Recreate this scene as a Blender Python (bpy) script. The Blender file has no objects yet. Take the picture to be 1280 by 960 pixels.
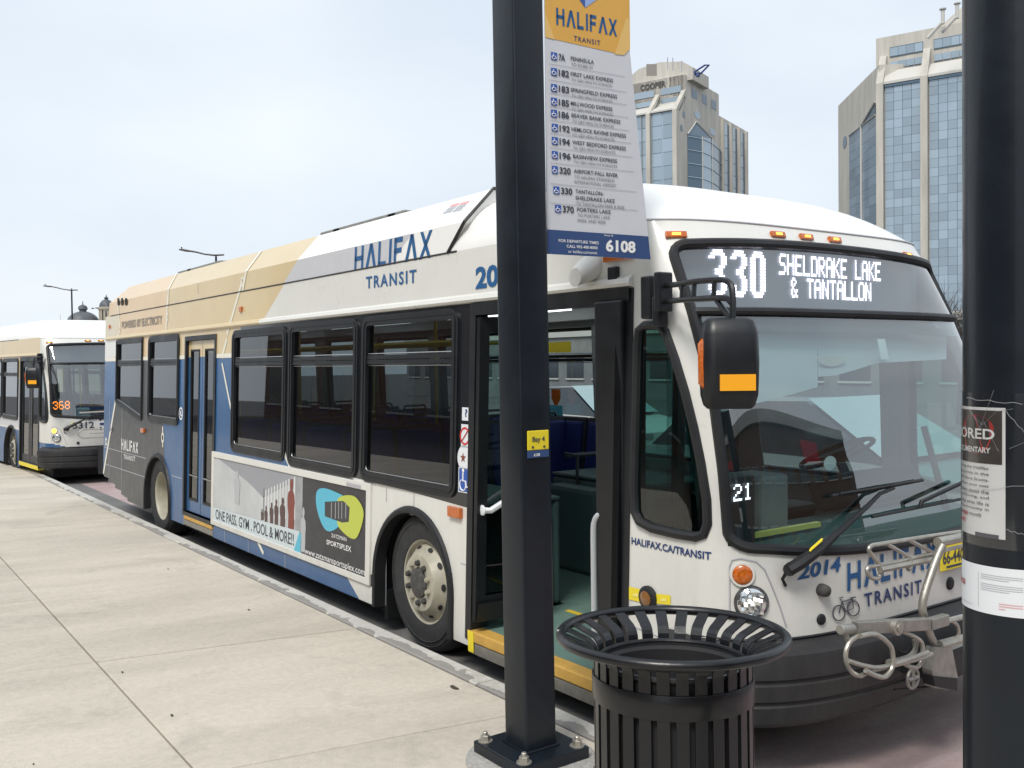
import bpy, bmesh, math, random
from mathutils import Vector, Matrix
random.seed(7)
C = bpy.context.scene.collection
SC = bpy.context.scene
# ------------------------------------------------------------------ camera
F_PX = 1196.353
CAM = Vector((5.7409, -3.3046, 2.0264)); YAW, PIT, ROL = 2.51594, -0.0228976, -0.0119862
_d = Vector((math.cos(PIT)*math.cos(YAW), math.cos(PIT)*math.sin(YAW), math.sin(PIT)))
_r0 = Vector((math.sin(YAW), -math.cos(YAW), 0)); _u0 = _r0.cross(_d)
_r = math.cos(ROL)*_r0 + math.sin(ROL)*_u0; _u = -math.sin(ROL)*_r0 + math.cos(ROL)*_u0
cam = bpy.data.cameras.new('camera'); co = bpy.data.objects.new('camera', cam); C.objects.link(co)
cam.sensor_width = 36; cam.lens = F_PX/1280*36; cam.clip_end = 3000; cam.clip_start = .05
co.matrix_world = Matrix(((_r.x, _u.x, -_d.x, CAM.x), (_r.y, _u.y, -_d.y, CAM.y), (_r.z, _u.z, -_d.z, CAM.z), (0, 0, 0, 1)))
SC.camera = co
# ------------------------------------------------------------------ world, sun, exposure
W = bpy.data.worlds.new('World'); SC.world = W; W.use_nodes = True
SUN_EL, SUN_AZ = math.radians(52), math.radians(-62)       # direction towards the sun (azimuth from +x)
def world():
    nt = W.node_tree; N = nt.nodes; L = nt.links; N.clear()
    out = N.new('ShaderNodeOutputWorld'); bg = N.new('ShaderNodeBackground'); bg.inputs[1].default_value = .1
    sky = N.new('ShaderNodeTexSky'); sky.sky_type = 'NISHITA'; sky.sun_disc = False
    sky.sun_elevation = SUN_EL; sky.sun_rotation = math.pi/2-SUN_AZ; sky.air_density = 1.5; sky.dust_density = 3
    tc = N.new('ShaderNodeTexCoord'); mp = N.new('ShaderNodeMapping'); mp.inputs['Scale'].default_value = (1, 1, 2.6)
    nz = N.new('ShaderNodeTexNoise'); nz.inputs['Scale'].default_value = 2.2; nz.inputs['Detail'].default_value = 5; nz.inputs['Roughness'].default_value = .45
    cr = N.new('ShaderNodeValToRGB'); e = cr.color_ramp.elements
    e[0].position = .32; e[0].color = (6.3, 7.0, 7.9, 1); e[1].position = .7; e[1].color = (7.8, 8.35, 8.9, 1)
    mx = N.new('ShaderNodeMix'); mx.data_type = 'RGBA'; mx.inputs[0].default_value = .93
    L.new(tc.outputs['Generated'], mp.inputs[0]); L.new(mp.outputs[0], nz.inputs[0]); L.new(nz.outputs[0], cr.inputs[0])
    L.new(sky.outputs[0], mx.inputs[6]); L.new(cr.outputs[0], mx.inputs[7]); L.new(mx.outputs[2], bg.inputs[0]); L.new(bg.outputs[0], out.inputs[0])
world()
sl = bpy.data.lights.new('sun', 'SUN'); sl.energy = 2.3; sl.angle = math.radians(18); sl.color = (1, .95, .88)
so = bpy.data.objects.new('sun', sl); C.objects.link(so)
so.rotation_euler = Vector((math.cos(SUN_EL)*math.cos(SUN_AZ), math.cos(SUN_EL)*math.sin(SUN_AZ), math.sin(SUN_EL))).to_track_quat('Z', 'Y').to_euler()
SC.view_settings.view_transform = 'Standard'; SC.view_settings.look = 'None'; SC.view_settings.gamma = 1; SC.view_settings.exposure = 0.3
SC.view_settings.use_curve_mapping = False
SC.cycles.transparent_max_bounces = 24; SC.cycles.max_bounces = 10; SC.cycles.use_denoising = True

# ------------------------------------------------------------------ materials
MATS = {}
def mat(name, col, rough=.6, metal=0, coat=0, noise=0, nscale=8, bump=0, bscale=60, emit=None, estr=1, spec=.5, dirt=None, vary=0, streak=0):
    m = bpy.data.materials.new(name); m.use_nodes = True; nt = m.node_tree; N = nt.nodes; L = nt.links
    b = N['Principled BSDF']; b.inputs['Base Color'].default_value = (*col, 1); b.inputs['Roughness'].default_value = rough
    b.inputs['Metallic'].default_value = metal; b.inputs['Coat Weight'].default_value = coat; b.inputs['Coat Roughness'].default_value = .08
    b.inputs['Specular IOR Level'].default_value = spec
    tc = N.new('ShaderNodeTexCoord')
    if noise:
        nz = N.new('ShaderNodeTexNoise'); nz.inputs['Scale'].default_value = nscale; nz.inputs['Detail'].default_value = 6; nz.inputs['Roughness'].default_value = .65
        if streak:
            sm = N.new('ShaderNodeMapping'); sm.inputs['Scale'].default_value = (1, 1, streak); L.new(tc.outputs['Object'], sm.inputs[0]); L.new(sm.outputs[0], nz.inputs[0])
        else: L.new(tc.outputs['Object'], nz.inputs[0])
        cr = N.new('ShaderNodeValToRGB'); e = cr.color_ramp.elements; e[0].position = .3; e[1].position = .72
        e[0].color = (*[c*(1-noise) for c in col], 1); e[1].color = (*[min(1, c*(1+noise*.6)) for c in col], 1)
        L.new(nz.outputs[0], cr.inputs[0]); L.new(cr.outputs[0], b.inputs['Base Color'])
    if dirt:                                # road film: thicker towards the skirt, with streaks of its own
        src = b.inputs['Base Color'].links[0].from_socket if b.inputs['Base Color'].links else None
        sp = N.new('ShaderNodeSeparateXYZ'); L.new(tc.outputs['Object'], sp.inputs[0])
        mp = N.new('ShaderNodeMapRange'); mp.inputs[1].default_value = 1.25; mp.inputs[2].default_value = .2; L.new(sp.outputs[2], mp.inputs[0])
        n2 = N.new('ShaderNodeTexNoise'); n2.inputs['Scale'].default_value = 3; n2.inputs['Detail'].default_value = 8; n2.inputs['Roughness'].default_value = .7
        mm = N.new('ShaderNodeMapping'); mm.inputs['Scale'].default_value = (4, 4, 1); L.new(tc.outputs['Object'], mm.inputs[0]); L.new(mm.outputs[0], n2.inputs[0])
        mu = N.new('ShaderNodeMath'); mu.operation = 'MULTIPLY'; L.new(mp.outputs[0], mu.inputs[0]); L.new(n2.outputs[0], mu.inputs[1])
        ad = N.new('ShaderNodeMath'); ad.operation = 'MULTIPLY_ADD'; ad.inputs[1].default_value = dirt*1.5; ad.inputs[2].default_value = 0
        L.new(mu.outputs[0], ad.inputs[0])
        n3 = N.new('ShaderNodeMath'); n3.operation = 'MULTIPLY'; n3.inputs[1].default_value = .12; L.new(n2.outputs[0], n3.inputs[0])
        a2 = N.new('ShaderNodeMath'); a2.operation = 'ADD'; L.new(ad.outputs[0], a2.inputs[0]); L.new(n3.outputs[0], a2.inputs[1])
        mx = N.new('ShaderNodeMix'); mx.data_type = 'RGBA'; L.new(a2.outputs[0], mx.inputs[0]); mx.inputs[7].default_value = (.24, .22, .19, 1)
        if src: L.new(src, mx.inputs[6])
        else: mx.inputs[6].default_value = (*col, 1)
        L.new(mx.outputs[2], b.inputs['Base Color'])
    if rough < .6 and not emit and (coat or metal or rough >= .3) and name not in ('white_text',):
        nr = N.new('ShaderNodeTexNoise'); nr.inputs['Scale'].default_value = 5; nr.inputs['Detail'].default_value = 9; nr.inputs['Roughness'].default_value = .7; L.new(tc.outputs['Object'], nr.inputs[0])
        mr = N.new('ShaderNodeMapRange'); mr.inputs[1].default_value = .35; mr.inputs[2].default_value = .68; mr.inputs[3].default_value = rough*.88; mr.inputs[4].default_value = min(1, rough*1.22); L.new(nr.outputs[0], mr.inputs[0]); L.new(mr.outputs[0], b.inputs['Roughness'])
    if vary:
        oi = N.new('ShaderNodeObjectInfo'); hs = N.new('ShaderNodeHueSaturation'); hs.inputs['Color'].default_value = (*col, 1)
        mv = N.new('ShaderNodeMapRange'); mv.inputs[3].default_value = 1-vary; mv.inputs[4].default_value = 1+vary; L.new(oi.outputs['Random'], mv.inputs[0]); L.new(mv.outputs[0], hs.inputs['Value']); L.new(hs.outputs[0], b.inputs['Base Color'])
    if bump:
        n = N.new('ShaderNodeTexNoise'); n.inputs['Scale'].default_value = bscale; n.inputs['Detail'].default_value = 4
        L.new(tc.outputs['Object'], n.inputs[0]); bp = N.new('ShaderNodeBump'); bp.inputs['Strength'].default_value = bump; bp.inputs['Distance'].default_value = .01
        L.new(n.outputs[0], bp.inputs['Height']); L.new(bp.outputs[0], b.inputs['Normal'])
    if emit:
        b.inputs['Emission Color'].default_value = (*emit, 1); b.inputs['Emission Strength'].default_value = estr
    MATS[name] = m; return m
def glass(name, tint, refl, rough=.01):
    m = bpy.data.materials.new(name); m.use_nodes = True; nt = m.node_tree; N = nt.nodes; L = nt.links; N.clear()
    out = N.new('ShaderNodeOutputMaterial'); mx = N.new('ShaderNodeMixShader'); t = N.new('ShaderNodeBsdfTransparent'); g = N.new('ShaderNodeBsdfGlossy')
    t.inputs[0].default_value = (*tint, 1); g.inputs[0].default_value = (1, 1, 1, 1); g.inputs[1].default_value = rough
    fr = N.new('ShaderNodeFresnel'); ge = N.new('ShaderNodeNewGeometry'); mr = N.new('ShaderNodeMapRange'); mr.inputs[3].default_value = 1.5; mr.inputs[4].default_value = 1/1.5
    L.new(ge.outputs['Backfacing'], mr.inputs[0]); L.new(mr.outputs[0], fr.inputs[0])
    ad = N.new('ShaderNodeMath'); ad.operation = 'ADD'; ad.inputs[1].default_value = refl; ad.use_clamp = True
    L.new(fr.outputs[0], ad.inputs[0]); L.new(ad.outputs[0], mx.inputs[0]); L.new(t.outputs[0], mx.inputs[1]); L.new(g.outputs[0], mx.inputs[2]); L.new(mx.outputs[0], out.inputs[0])
    MATS[name] = m; return m
def make_mats():
    mat('white_paint', (.74, .74, .70), .3, coat=.5, noise=.04, nscale=3, dirt=.28)
    mat('roof_white', (.86, .86, .84), .35, coat=.3, noise=.03, nscale=2)
    mat('grey_zone', (.56, .57, .60), .35, coat=.4, noise=.03)
    mat('gold_paint', (.65, .515, .285), .33, coat=.4, noise=.05, nscale=3)
    mat('peach_paint', (.70, .51, .285), .33, coat=.4, noise=.05, nscale=3)
    mat('pale_cream', (.64, .58, .43), .35, coat=.3); mat('pale_line', (.78, .76, .66), .35)
    mat('blue_paint', (.011, .095, .26), .32, coat=.2, noise=.1, nscale=4, dirt=.07)
    mat('charcoal_paint', (.056, .062, .071), .42, coat=.1, noise=.12, nscale=5, dirt=.07)
    mat('black_gloss', (.012, .014, .018), .18, coat=.5)
    mat('rubber', (.010, .011, .013), .5, noise=.2, nscale=12)
    mat('frame_black', (.010, .012, .015), .38, noise=.2, nscale=10)
    mat('bumper_black', (.010, .012, .017), .5, spec=.35, noise=.3, nscale=6, bump=.15, bscale=120, dirt=.06)
    mat('tyre', (.03, .031, .033), .8, noise=.35, nscale=9, bump=.3, bscale=40)
    mat('rim_paint', (.44, .42, .33), .45, noise=.25, nscale=7, dirt=.3)
    mat('hub_dirty', (.07, .07, .068), .7, noise=.5, nscale=25, bump=.6, bscale=60)
    mat('steel', (.46, .44, .39), .42, metal=.75, noise=.2, nscale=14, bump=.05)
    mat('dull_steel', (.36, .35, .32), .5, metal=.7, noise=.25, nscale=14)
    mat('aluminium', (.55, .56, .57), .35, metal=.8)
    mat('chrome', (.85, .86, .87), .12, metal=1)
    mat('amber', (.58, .13, .008), .25, coat=.8, noise=.5, nscale=70)
    mat('lens_brown', (.22, .10, .03), .25, coat=.8); mat('amber_lit', (.95, .4, .05), .25, emit=(1, .5, .08), estr=1.8)
    mat('reflector_amber', (.95, .42, .02), .35)
    mat('headlamp_lit', (.9, .9, .9), .2, emit=(1, 1, .92), estr=1.6)
    mat('lens_dark', (.05, .05, .055), .1, coat=1)
    mat('logo_blue', (.012, .095, .26), .4)
    mat('navy_text', (.02, .045, .16), .4)
    mat('white_text', (.85, .85, .85), .4)
    mat('grey_text', (.42, .42, .45), .5)
    mat('livery_grey', (.27, .245, .215), .5); mat('faint_text', (.20, .18, .19), .5)
    mat('dark_text', (.05, .055, .075), .5)
    mat('red_text', (.6, .04, .05), .5)
    mat('red_faint', (.72, .35, .36), .5)
    mat('yellow', (.82, .66, .03), .4)
    mat('pale_yellow', (.85, .75, .2), .4)
    mat('wheel_blue', (.03, .10, .40), .4)
    mat('sign_face', (.62, .64, .68), .42, noise=.03)
    mat('sign_gold', (.72, .40, .075), .4, noise=.05)
    mat('sign_gold_pale', (.76, .50, .16), .4)
    mat('sign_blue', (.035, .075, .20), .4)
    mat('sign_line', (.42, .44, .48), .5)
    mat('cube_light', (.30, .42, .72), .4); mat('cube_dark', (.04, .10, .36), .4)
    mat('pole_paint', (.006, .010, .016), .36, spec=.35, noise=.25, nscale=5, coat=.15, bump=.05, bscale=30)
    mat('bin_paint', (.005, .0056, .008), .33, coat=.12, noise=.2, nscale=6, bump=.08, bscale=50)
    mat('bin_inside', (.012, .012, .014), .7)
    mat('chipped', (.6, .6, .6), .6, noise=.3, nscale=50)
    mat('paper', (.68, .67, .65), .6, noise=.05); mat('paper_white', (.74, .77, .80), .5)
    mat('poster_dark', (.05, .04, .035), .5, noise=.5, nscale=9); mat('poster_red', (.35, .03, .03), .5)
    mat('tape', (.36, .37, .39), .15, spec=.8)
    mat('gold_wood', (.60, .36, .08), .5, noise=.2)
    mat('floor_teal', (.13, .22, .19), .55, noise=.12, nscale=14)
    mat('interior_grey', (.30, .31, .32), .6, noise=.1)
    mat('ceiling_pale', (.55, .56, .56), .6)
    mat('dash_dark', (.03, .033, .037), .6)
    mat('dash_teal', (.07, .12, .12), .6)
    mat('seat_blue', (.012, .03, .20), .65, noise=.25, nscale=40)
    mat('seat_shell', (.035, .04, .055), .5)
    mat('pole_yellow', (.72, .52, .03), .4); mat('cool_lamp', (1, 1, 1), .5, emit=(.9, .97, 1), estr=2.2)
    mat('sign_panel', (.17, .21, .23), .5)
    mat('led_white', (.9, .85, 1), .5, emit=(.95, .88, 1), estr=3.2)
    mat('led_orange', (1, .3, .02), .5, emit=(1, .22, .02), estr=3.0)
    mat('ad_light', (.52, .54, .55), .4, noise=.15, nscale=2); mat('ad_mid', (.34, .35, .37), .4, noise=.25, nscale=4)
    mat('ad_dark', (.045, .045, .05), .4, noise=.25, nscale=3); mat('ad_ceiling', (.30, .31, .34), .4)
    mat('ad_person', (.10, .06, .055), .5); mat('ad_person_red', (.22, .06, .045), .5); mat('ad_ghost', (.44, .46, .47), .5)
    mat('cyan', (.10, .46, .62), .4); mat('lime', (.50, .56, .08), .4); mat('ad_banner', (.56, .64, .66), .4); mat('ad_slat', (.66, .67, .67), .4)
    mat('curtain_wall', (.31, .385, .45), .2, metal=.3, spec=.8, vary=.16); mat('tower_spandrel', (.40, .50, .58), .3)
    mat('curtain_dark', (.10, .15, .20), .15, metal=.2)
    mat('tower_concrete', (.50, .475, .425), .8, noise=.24, nscale=.45, streak=.12, bump=.2, bscale=1)
    mat('tower_sill', (.52, .51, .475), .7)
    mat('dome_copper', (.09, .10, .11), .5, noise=.2, nscale=1); mat('stone_cream', (.42, .38, .30), .8, noise=.1, nscale=1)
    mat('brick_brown', (.17, .10, .07), .85, noise=.25, nscale=2); mat('window_dark', (.02, .03, .04), .1, spec=1)
    mat('car_screen', (.50, .62, .62), .12, metal=.6); mat('shade_grey', (.46, .50, .54), .7); mat('block_grey', (.20, .21, .215), .85, noise=.2, nscale=1); mat('red_neon', (.5, .02, .03), .4); mat('car_silver', (.42, .47, .49), .3, metal=.5, coat=.8)  # car_screen: reflected sky put into a pale base colour
    mat('bark', (.06, .05, .04), .9); mat('twig', (.07, .06, .05), .9)
    mat('conc_base', (.36, .35, .33), .85, noise=.35, nscale=50, bump=.6, bscale=90)
    glass('glass_side', (.22, .25, .26), .02); glass('glass_rear_bus', (.16, .18, .19), .12)
    glass('glass_door', (.45, .62, .58), .03); glass('glass_screen', (.60, .74, .73), .145); glass('glass_sign', (.85, .88, .9), .13)
    glass('glass_green', (.25, .48, .44), .03); glass('glass_far', (.72, .79, .79), .02); glass('glass_tint', (.35, .36, .38), .02); glass('glass_clear', (.96, .97, .97), .03); glass('plastic_wrap', (.93, .94, .95), .03, .08)
make_mats()
def concrete(name, c1, c2, wet=False, big=.9):
    m = mat(name, c1, .88); nt = m.node_tree; N = nt.nodes; L = nt.links; b = N['Principled BSDF']
    ge = N.new('ShaderNodeNewGeometry'); oi = N.new('ShaderNodeObjectInfo')
    n1 = N.new('ShaderNodeTexNoise'); n1.inputs['Scale'].default_value = big; n1.inputs['Detail'].default_value = 9; n1.inputs['Roughness'].default_value = .68
    mp = N.new('ShaderNodeMapping'); mp.inputs['Scale'].default_value = (1.6, .55, 1); mp.inputs['Rotation'].default_value = (0, 0, .12)
    n2 = N.new('ShaderNodeTexNoise'); n2.inputs['Scale'].default_value = 120; n2.inputs['Detail'].default_value = 3
    n3 = N.new('ShaderNodeTexNoise'); n3.inputs['Scale'].default_value = 26; n3.inputs['Detail'].default_value = 6
    L.new(ge.outputs['Position'], mp.inputs[0]); L.new(mp.outputs[0], n1.inputs[0]); L.new(ge.outputs['Position'], n2.inputs[0]); L.new(ge.outputs['Position'], n3.inputs[0])
    cr = N.new('ShaderNodeValToRGB'); e = cr.color_ramp.elements; e[0].position = .34; e[0].color = (*c2, 1); e[1].position = .62; e[1].color = (*c1, 1)
    L.new(n1.outputs[0], cr.inputs[0])
    hs = N.new('ShaderNodeHueSaturation'); L.new(cr.outputs[0], hs.inputs['Color'])
    s1 = N.new('ShaderNodeMath'); s1.operation = 'MULTIPLY_ADD'; s1.inputs[1].default_value = .38; s1.inputs[2].default_value = .60; L.new(n2.outputs[0], s1.inputs[0])
    s2 = N.new('ShaderNodeMath'); s2.operation = 'MULTIPLY_ADD'; s2.inputs[1].default_value = .30; L.new(n3.outputs[0], s2.inputs[0]); L.new(s1.outputs[0], s2.inputs[2])
    s3 = N.new('ShaderNodeMath'); s3.operation = 'MULTIPLY_ADD'; s3.inputs[1].default_value = .09; L.new(oi.outputs['Random'], s3.inputs[0]); L.new(s2.outputs[0], s3.inputs[2])
    L.new(s3.outputs[0], hs.inputs['Value'])
    last = hs.outputs[0]
    if name.startswith('slab') or name.startswith('kerb'):       # old spills, and trodden gum spots
        n4 = N.new('ShaderNodeTexNoise'); n4.inputs['Scale'].default_value = 1.3; n4.inputs['Detail'].default_value = 10; n4.inputs['Roughness'].default_value = .72; n4.inputs['Distortion'].default_value = .6; L.new(ge.outputs['Position'], n4.inputs[0])
        m4 = N.new('ShaderNodeMapRange'); m4.inputs[1].default_value = .56; m4.inputs[2].default_value = .66; m4.inputs[4].default_value = .30; L.new(n4.outputs[0], m4.inputs[0])
        vo = N.new('ShaderNodeTexVoronoi'); vo.inputs['Scale'].default_value = 2.3; L.new(ge.outputs['Position'], vo.inputs[0])
        m5 = N.new('ShaderNodeMapRange'); m5.inputs[1].default_value = .035; m5.inputs[2].default_value = .022; m5.inputs[4].default_value = .45; L.new(vo.outputs['Distance'], m5.inputs[0])
        mm_ = N.new('ShaderNodeMath'); mm_.operation = 'MAXIMUM'; L.new(m4.outputs[0], mm_.inputs[0]); L.new(m5.outputs[0], mm_.inputs[1])
        x4 = N.new('ShaderNodeMix'); x4.data_type = 'RGBA'; L.new(mm_.outputs[0], x4.inputs[0]); L.new(last, x4.inputs[6]); x4.inputs[7].default_value = (.27, .245, .21, 1); last = x4.outputs[2]
    if wet:      # a damp stain creeping from the joint with the slabs
        tc = N.new('ShaderNodeTexCoord'); sp = N.new('ShaderNodeSeparateXYZ'); L.new(tc.outputs['UV'], sp.inputs[0])
        nn = N.new('ShaderNodeTexNoise'); nn.inputs['Scale'].default_value = 3.2; nn.inputs['Detail'].default_value = 8; nn.inputs['Roughness'].default_value = .6
        L.new(ge.outputs['Position'], nn.inputs[0])
        k = N.new('ShaderNodeMath'); k.operation = 'MULTIPLY_ADD'; k.inputs[1].default_value = 2.6; k.inputs[2].default_value = -1.08; L.new(nn.outputs[0], k.inputs[0])
        lt = N.new('ShaderNodeMath'); lt.operation = 'LESS_THAN'; L.new(sp.outputs[1], lt.inputs[0]); L.new(k.outputs[0], lt.inputs[1])
        ml = N.new('ShaderNodeMath'); ml.operation = 'MULTIPLY'; ml.inputs[1].default_value = .62; L.new(lt.outputs[0], ml.inputs[0])
        mx = N.new('ShaderNodeMix'); mx.data_type = 'RGBA'; L.new(ml.outputs[0], mx.inputs[0]); L.new(last, mx.inputs[6]); mx.inputs[7].default_value = (.13, .12, .115, 1); last = mx.outputs[2]
    L.new(last, b.inputs['Base Color'])
    bp = N.new('ShaderNodeBump'); bp.inputs['Strength'].default_value = .35; bp.inputs['Distance'].default_value = .004; L.new(n2.outputs[0], bp.inputs['Height']); L.new(bp.outputs[0], b.inputs['Normal'])
    return m
concrete('slab_concrete', (.55, .50, .425), (.44, .40, .338)); concrete('kerb_concrete', (.52, .51, .47), (.45, .44, .41), wet=True)
concrete('gutter_concrete', (.17, .17, .165), (.11, .11, .11)); concrete('lane_red', (.42, .345, .33), (.32, .225, .222), big=1.2)  # gutter concrete coloured darker to carry the shade under the bus
concrete('asphalt', (.10, .10, .10), (.075, .075, .075), big=.3)

# ------------------------------------------------------------------ mesh helpers
class MB:
    def __init__(s): s.v = []; s.f = []; s.m = []; s.cur = 0
    def add(s, v, f, m=None):
        o = len(s.v); s.v += [tuple(p) for p in v]; s.f += [tuple(i+o for i in q) for q in f]; s.m += [s.cur if m is None else m]*len(f); return s
    def box(s, x0, x1, y0, y1, z0, z1, m=None):
        v = [(x, y, z) for z in (z0, z1) for y in (y0, y1) for x in (x0, x1)]
        return s.add(v, [(0, 2, 3, 1), (4, 5, 7, 6), (0, 1, 5, 4), (2, 6, 7, 3), (0, 4, 6, 2), (1, 3, 7, 5)], m)
    def obox(s, c, ax, ay, az, m=None):       # oriented box: centre and three half-axis vectors
        c, ax, ay, az = map(Vector, (c, ax, ay, az))
        v = [c+i*ax+j*ay+k*az for k in (-1, 1) for j in (-1, 1) for i in (-1, 1)]
        return s.add(v, [(0, 2, 3, 1), (4, 5, 7, 6), (0, 1, 5, 4), (2, 6, 7, 3), (0, 4, 6, 2), (1, 3, 7, 5)], m)
    def tube(s, pts, r, n=8, closed=False, flat=1, m=None):
        pts = [Vector(p) for p in pts]; k = len(pts); ref = None; V = []; rr = r if isinstance(r, (list, tuple)) else [r]*k
        for i, p in enumerate(pts):
            a = pts[(i-1) % k] if (i or closed) else p; b = pts[(i+1) % k] if (i < k-1 or closed) else p
            t = (b-a).normalized()
            if ref is None: ref = t.orthogonal().normalized() if abs(t.z) > .9 else t.cross(Vector((0, 0, 1))).normalized()
            ref = (ref - t*ref.dot(t)).normalized(); bi = t.cross(ref)
            for j in range(n):
                q = 2*math.pi*j/n; V.append(p+ref*math.cos(q)*rr[i]+bi*math.sin(q)*rr[i]*flat)
        Fs = [(i*n+j, i*n+(j+1) % n, ((i+1) % k)*n+(j+1) % n, ((i+1) % k)*n+j) for i in range(k if closed else k-1) for j in range(n)]
        if not closed: Fs += [tuple(range(n))[::-1], tuple((k-1)*n+j for j in range(n))]
        return s.add(V, Fs, m)
    def cyl(s, a, b, r, n=16, r2=None, m=None):
        return s.tube([a, b], [r, r if r2 is None else r2], n, m=m)
    def lathe(s, prof, c, axis='z', n=32, m=None, a0=0, a1=2*math.pi):
        V = []; c = Vector(c); full = abs(a1-a0-2*math.pi) < 1e-6; k = n if full else n+1
        for (r, h) in prof:
            for j in range(k):
                q = a0+(a1-a0)*j/n; x, y = r*math.cos(q), r*math.sin(q)
                V.append(c+(Vector((x, y, h)) if axis == 'z' else Vector((x, h, y)) if axis == 'y' else Vector((h, x, y))))
        Fs = [(i*k+j, i*k+(j+1) % k, (i+1)*k+(j+1) % k, (i+1)*k+j) for i in range(len(prof)-1) for j in range(n if full else n)]
        return s.add(V, Fs, m)
    def poly(s, pts, m=None): return s.add(pts, [tuple(range(len(pts)))], m)
    def prism(s, pts, off, m=None):            # polygon extruded along a vector
        k = len(pts); off = Vector(off); V = [Vector(p) for p in pts]+[Vector(p)+off for p in pts]
        return s.add(V, [tuple(range(k))[::-1], tuple(range(k, 2*k))]+[(i, (i+1) % k, k+(i+1) % k, k+i) for i in range(k)], m)
    def build(s, name, mats, parent=None, smooth=False, bevel=0, kind=None, loc=None, ang=None):
        me = bpy.data.meshes.new(name); me.from_pydata(s.v, [], s.f)
        for m in (mats if isinstance(mats, (list, tuple)) else [mats]): me.materials.append(MATS[m])
        for p, i in zip(me.polygons, s.m): p.material_index = i; p.use_smooth = smooth
        bm = bmesh.new(); bm.from_mesh(me); bmesh.ops.recalc_face_normals(bm, faces=bm.faces)
        if bevel:
            bmesh.ops.remove_doubles(bm, verts=bm.verts, dist=1e-5)
            es = [e for e in bm.edges if len(e.link_faces) == 2 and e.calc_face_angle(0) > .6]
            bmesh.ops.bevel(bm, geom=es, offset=bevel, segments=2, affect='EDGES', profile=.5, clamp_overlap=True)
        bm.to_mesh(me); bm.free()
        if smooth and ang is None: ang = .7
        if ang:
            me.shade_smooth(); me.set_sharp_from_angle(angle=ang)
        o = bpy.data.objects.new(name, me); C.objects.link(o)
        if parent: o.parent = parent
        if kind: o['kind'] = kind
        if loc: o.location = loc
        return o
def empty(name, loc, label, cat, group=None, rz=0):
    o = bpy.data.objects.new(name, None); C.objects.link(o); o.location = loc; o.rotation_euler = (0, 0, rz); o.empty_display_size = .1
    o['label'] = label; o['category'] = cat
    if group: o['group'] = group
    return o
def tag(o, label, cat, group=None):
    o['label'] = label; o['category'] = cat
    if group: o['group'] = group
    return o
def struct(o): o['kind'] = 'structure'; return o
def ray(U, V): return _d+_r*((U-640)/F_PX)-_u*((V-480)/F_PX)
def hit(U, V, n, k):                            # sight line met with the plane n.p = k (used to measure the place)
    n = Vector(n); v = ray(U, V); return CAM+v*((k-n.dot(CAM))/n.dot(v))
TILT = .035
def S(U, V):                                     # measured point on the bus side, as (x, z)
    p = hit(U, V, (0, 1, -TILT), -TILT*.3); return (p.x, p.z)
def PX(U, V, x): return hit(U, V, (1, 0, 0), x)
def PY(U, V, y): return hit(U, V, (0, 1, 0), y)
def PZ(U, V, z): return hit(U, V, (0, 0, 1), z)
def smooth_pts(P, n=4, closed=False):                # Catmull-Rom through the points
    P = [Vector(p) for p in P]; k = len(P); out = []
    for i in range(k if closed else k-1):
        g = (lambda j: P[j % k]) if closed else (lambda j: P[min(max(j, 0), k-1)])
        p0, p1, p2, p3 = g(i-1), g(i), g(i+1), g(i+2)
        for j in range(n):
            t = j/n; out.append(.5*((2*p1)+(p2-p0)*t+(2*p0-5*p1+4*p2-p3)*t*t+(3*p1-p0-3*p2+p3)*t**3))
    if not closed: out.append(P[-1])
    return out
def rrect(x0, x1, z0, z1, r, n=6):
    out = []
    for cx, cz, a in ((x1-r, z1-r, 0), (x0+r, z1-r, 90), (x0+r, z0+r, 180), (x1-r, z0+r, 270)):
        for i in range(n+1):
            q = math.radians(a+90*i/n); out.append((cx+r*math.cos(q), cz+r*math.sin(q)))
    return out
# text: Blender's own font turned to mesh, as 2-D verts and faces
TXT = {}
def text2d(s, h, w=None, bold=0.0, shear=0, sp=1.0):
    key = (s, bold, shear, sp)
    if key not in TXT:
        cu = bpy.data.curves.new('t', 'FONT'); cu.body = s; cu.size = 1; cu.offset = bold; cu.shear = shear; cu.space_character = sp; cu.resolution_u = 3
        o = bpy.data.objects.new('t', cu); C.objects.link(o); bpy.context.view_layer.update()
        me = bpy.data.meshes.new_from_object(o.evaluated_get(bpy.context.evaluated_depsgraph_get()))
        TXT[key] = ([(v.co.x, v.co.y) for v in me.vertices], [tuple(p.vertices) for p in me.polygons])
        bpy.data.objects.remove(o); bpy.data.curves.remove(cu); bpy.data.meshes.remove(me)
    vs, fs = TXT[key]
    x0 = min(v[0] for v in vs); x1 = max(v[0] for v in vs); y0 = min(v[1] for v in vs); y1 = max(v[1] for v in vs)
    ky = h/(y1-y0); kx = w/(x1-x0) if w else ky
    return [((v[0]-x0)*kx, (v[1]-y0)*ky) for v in vs], fs
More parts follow.
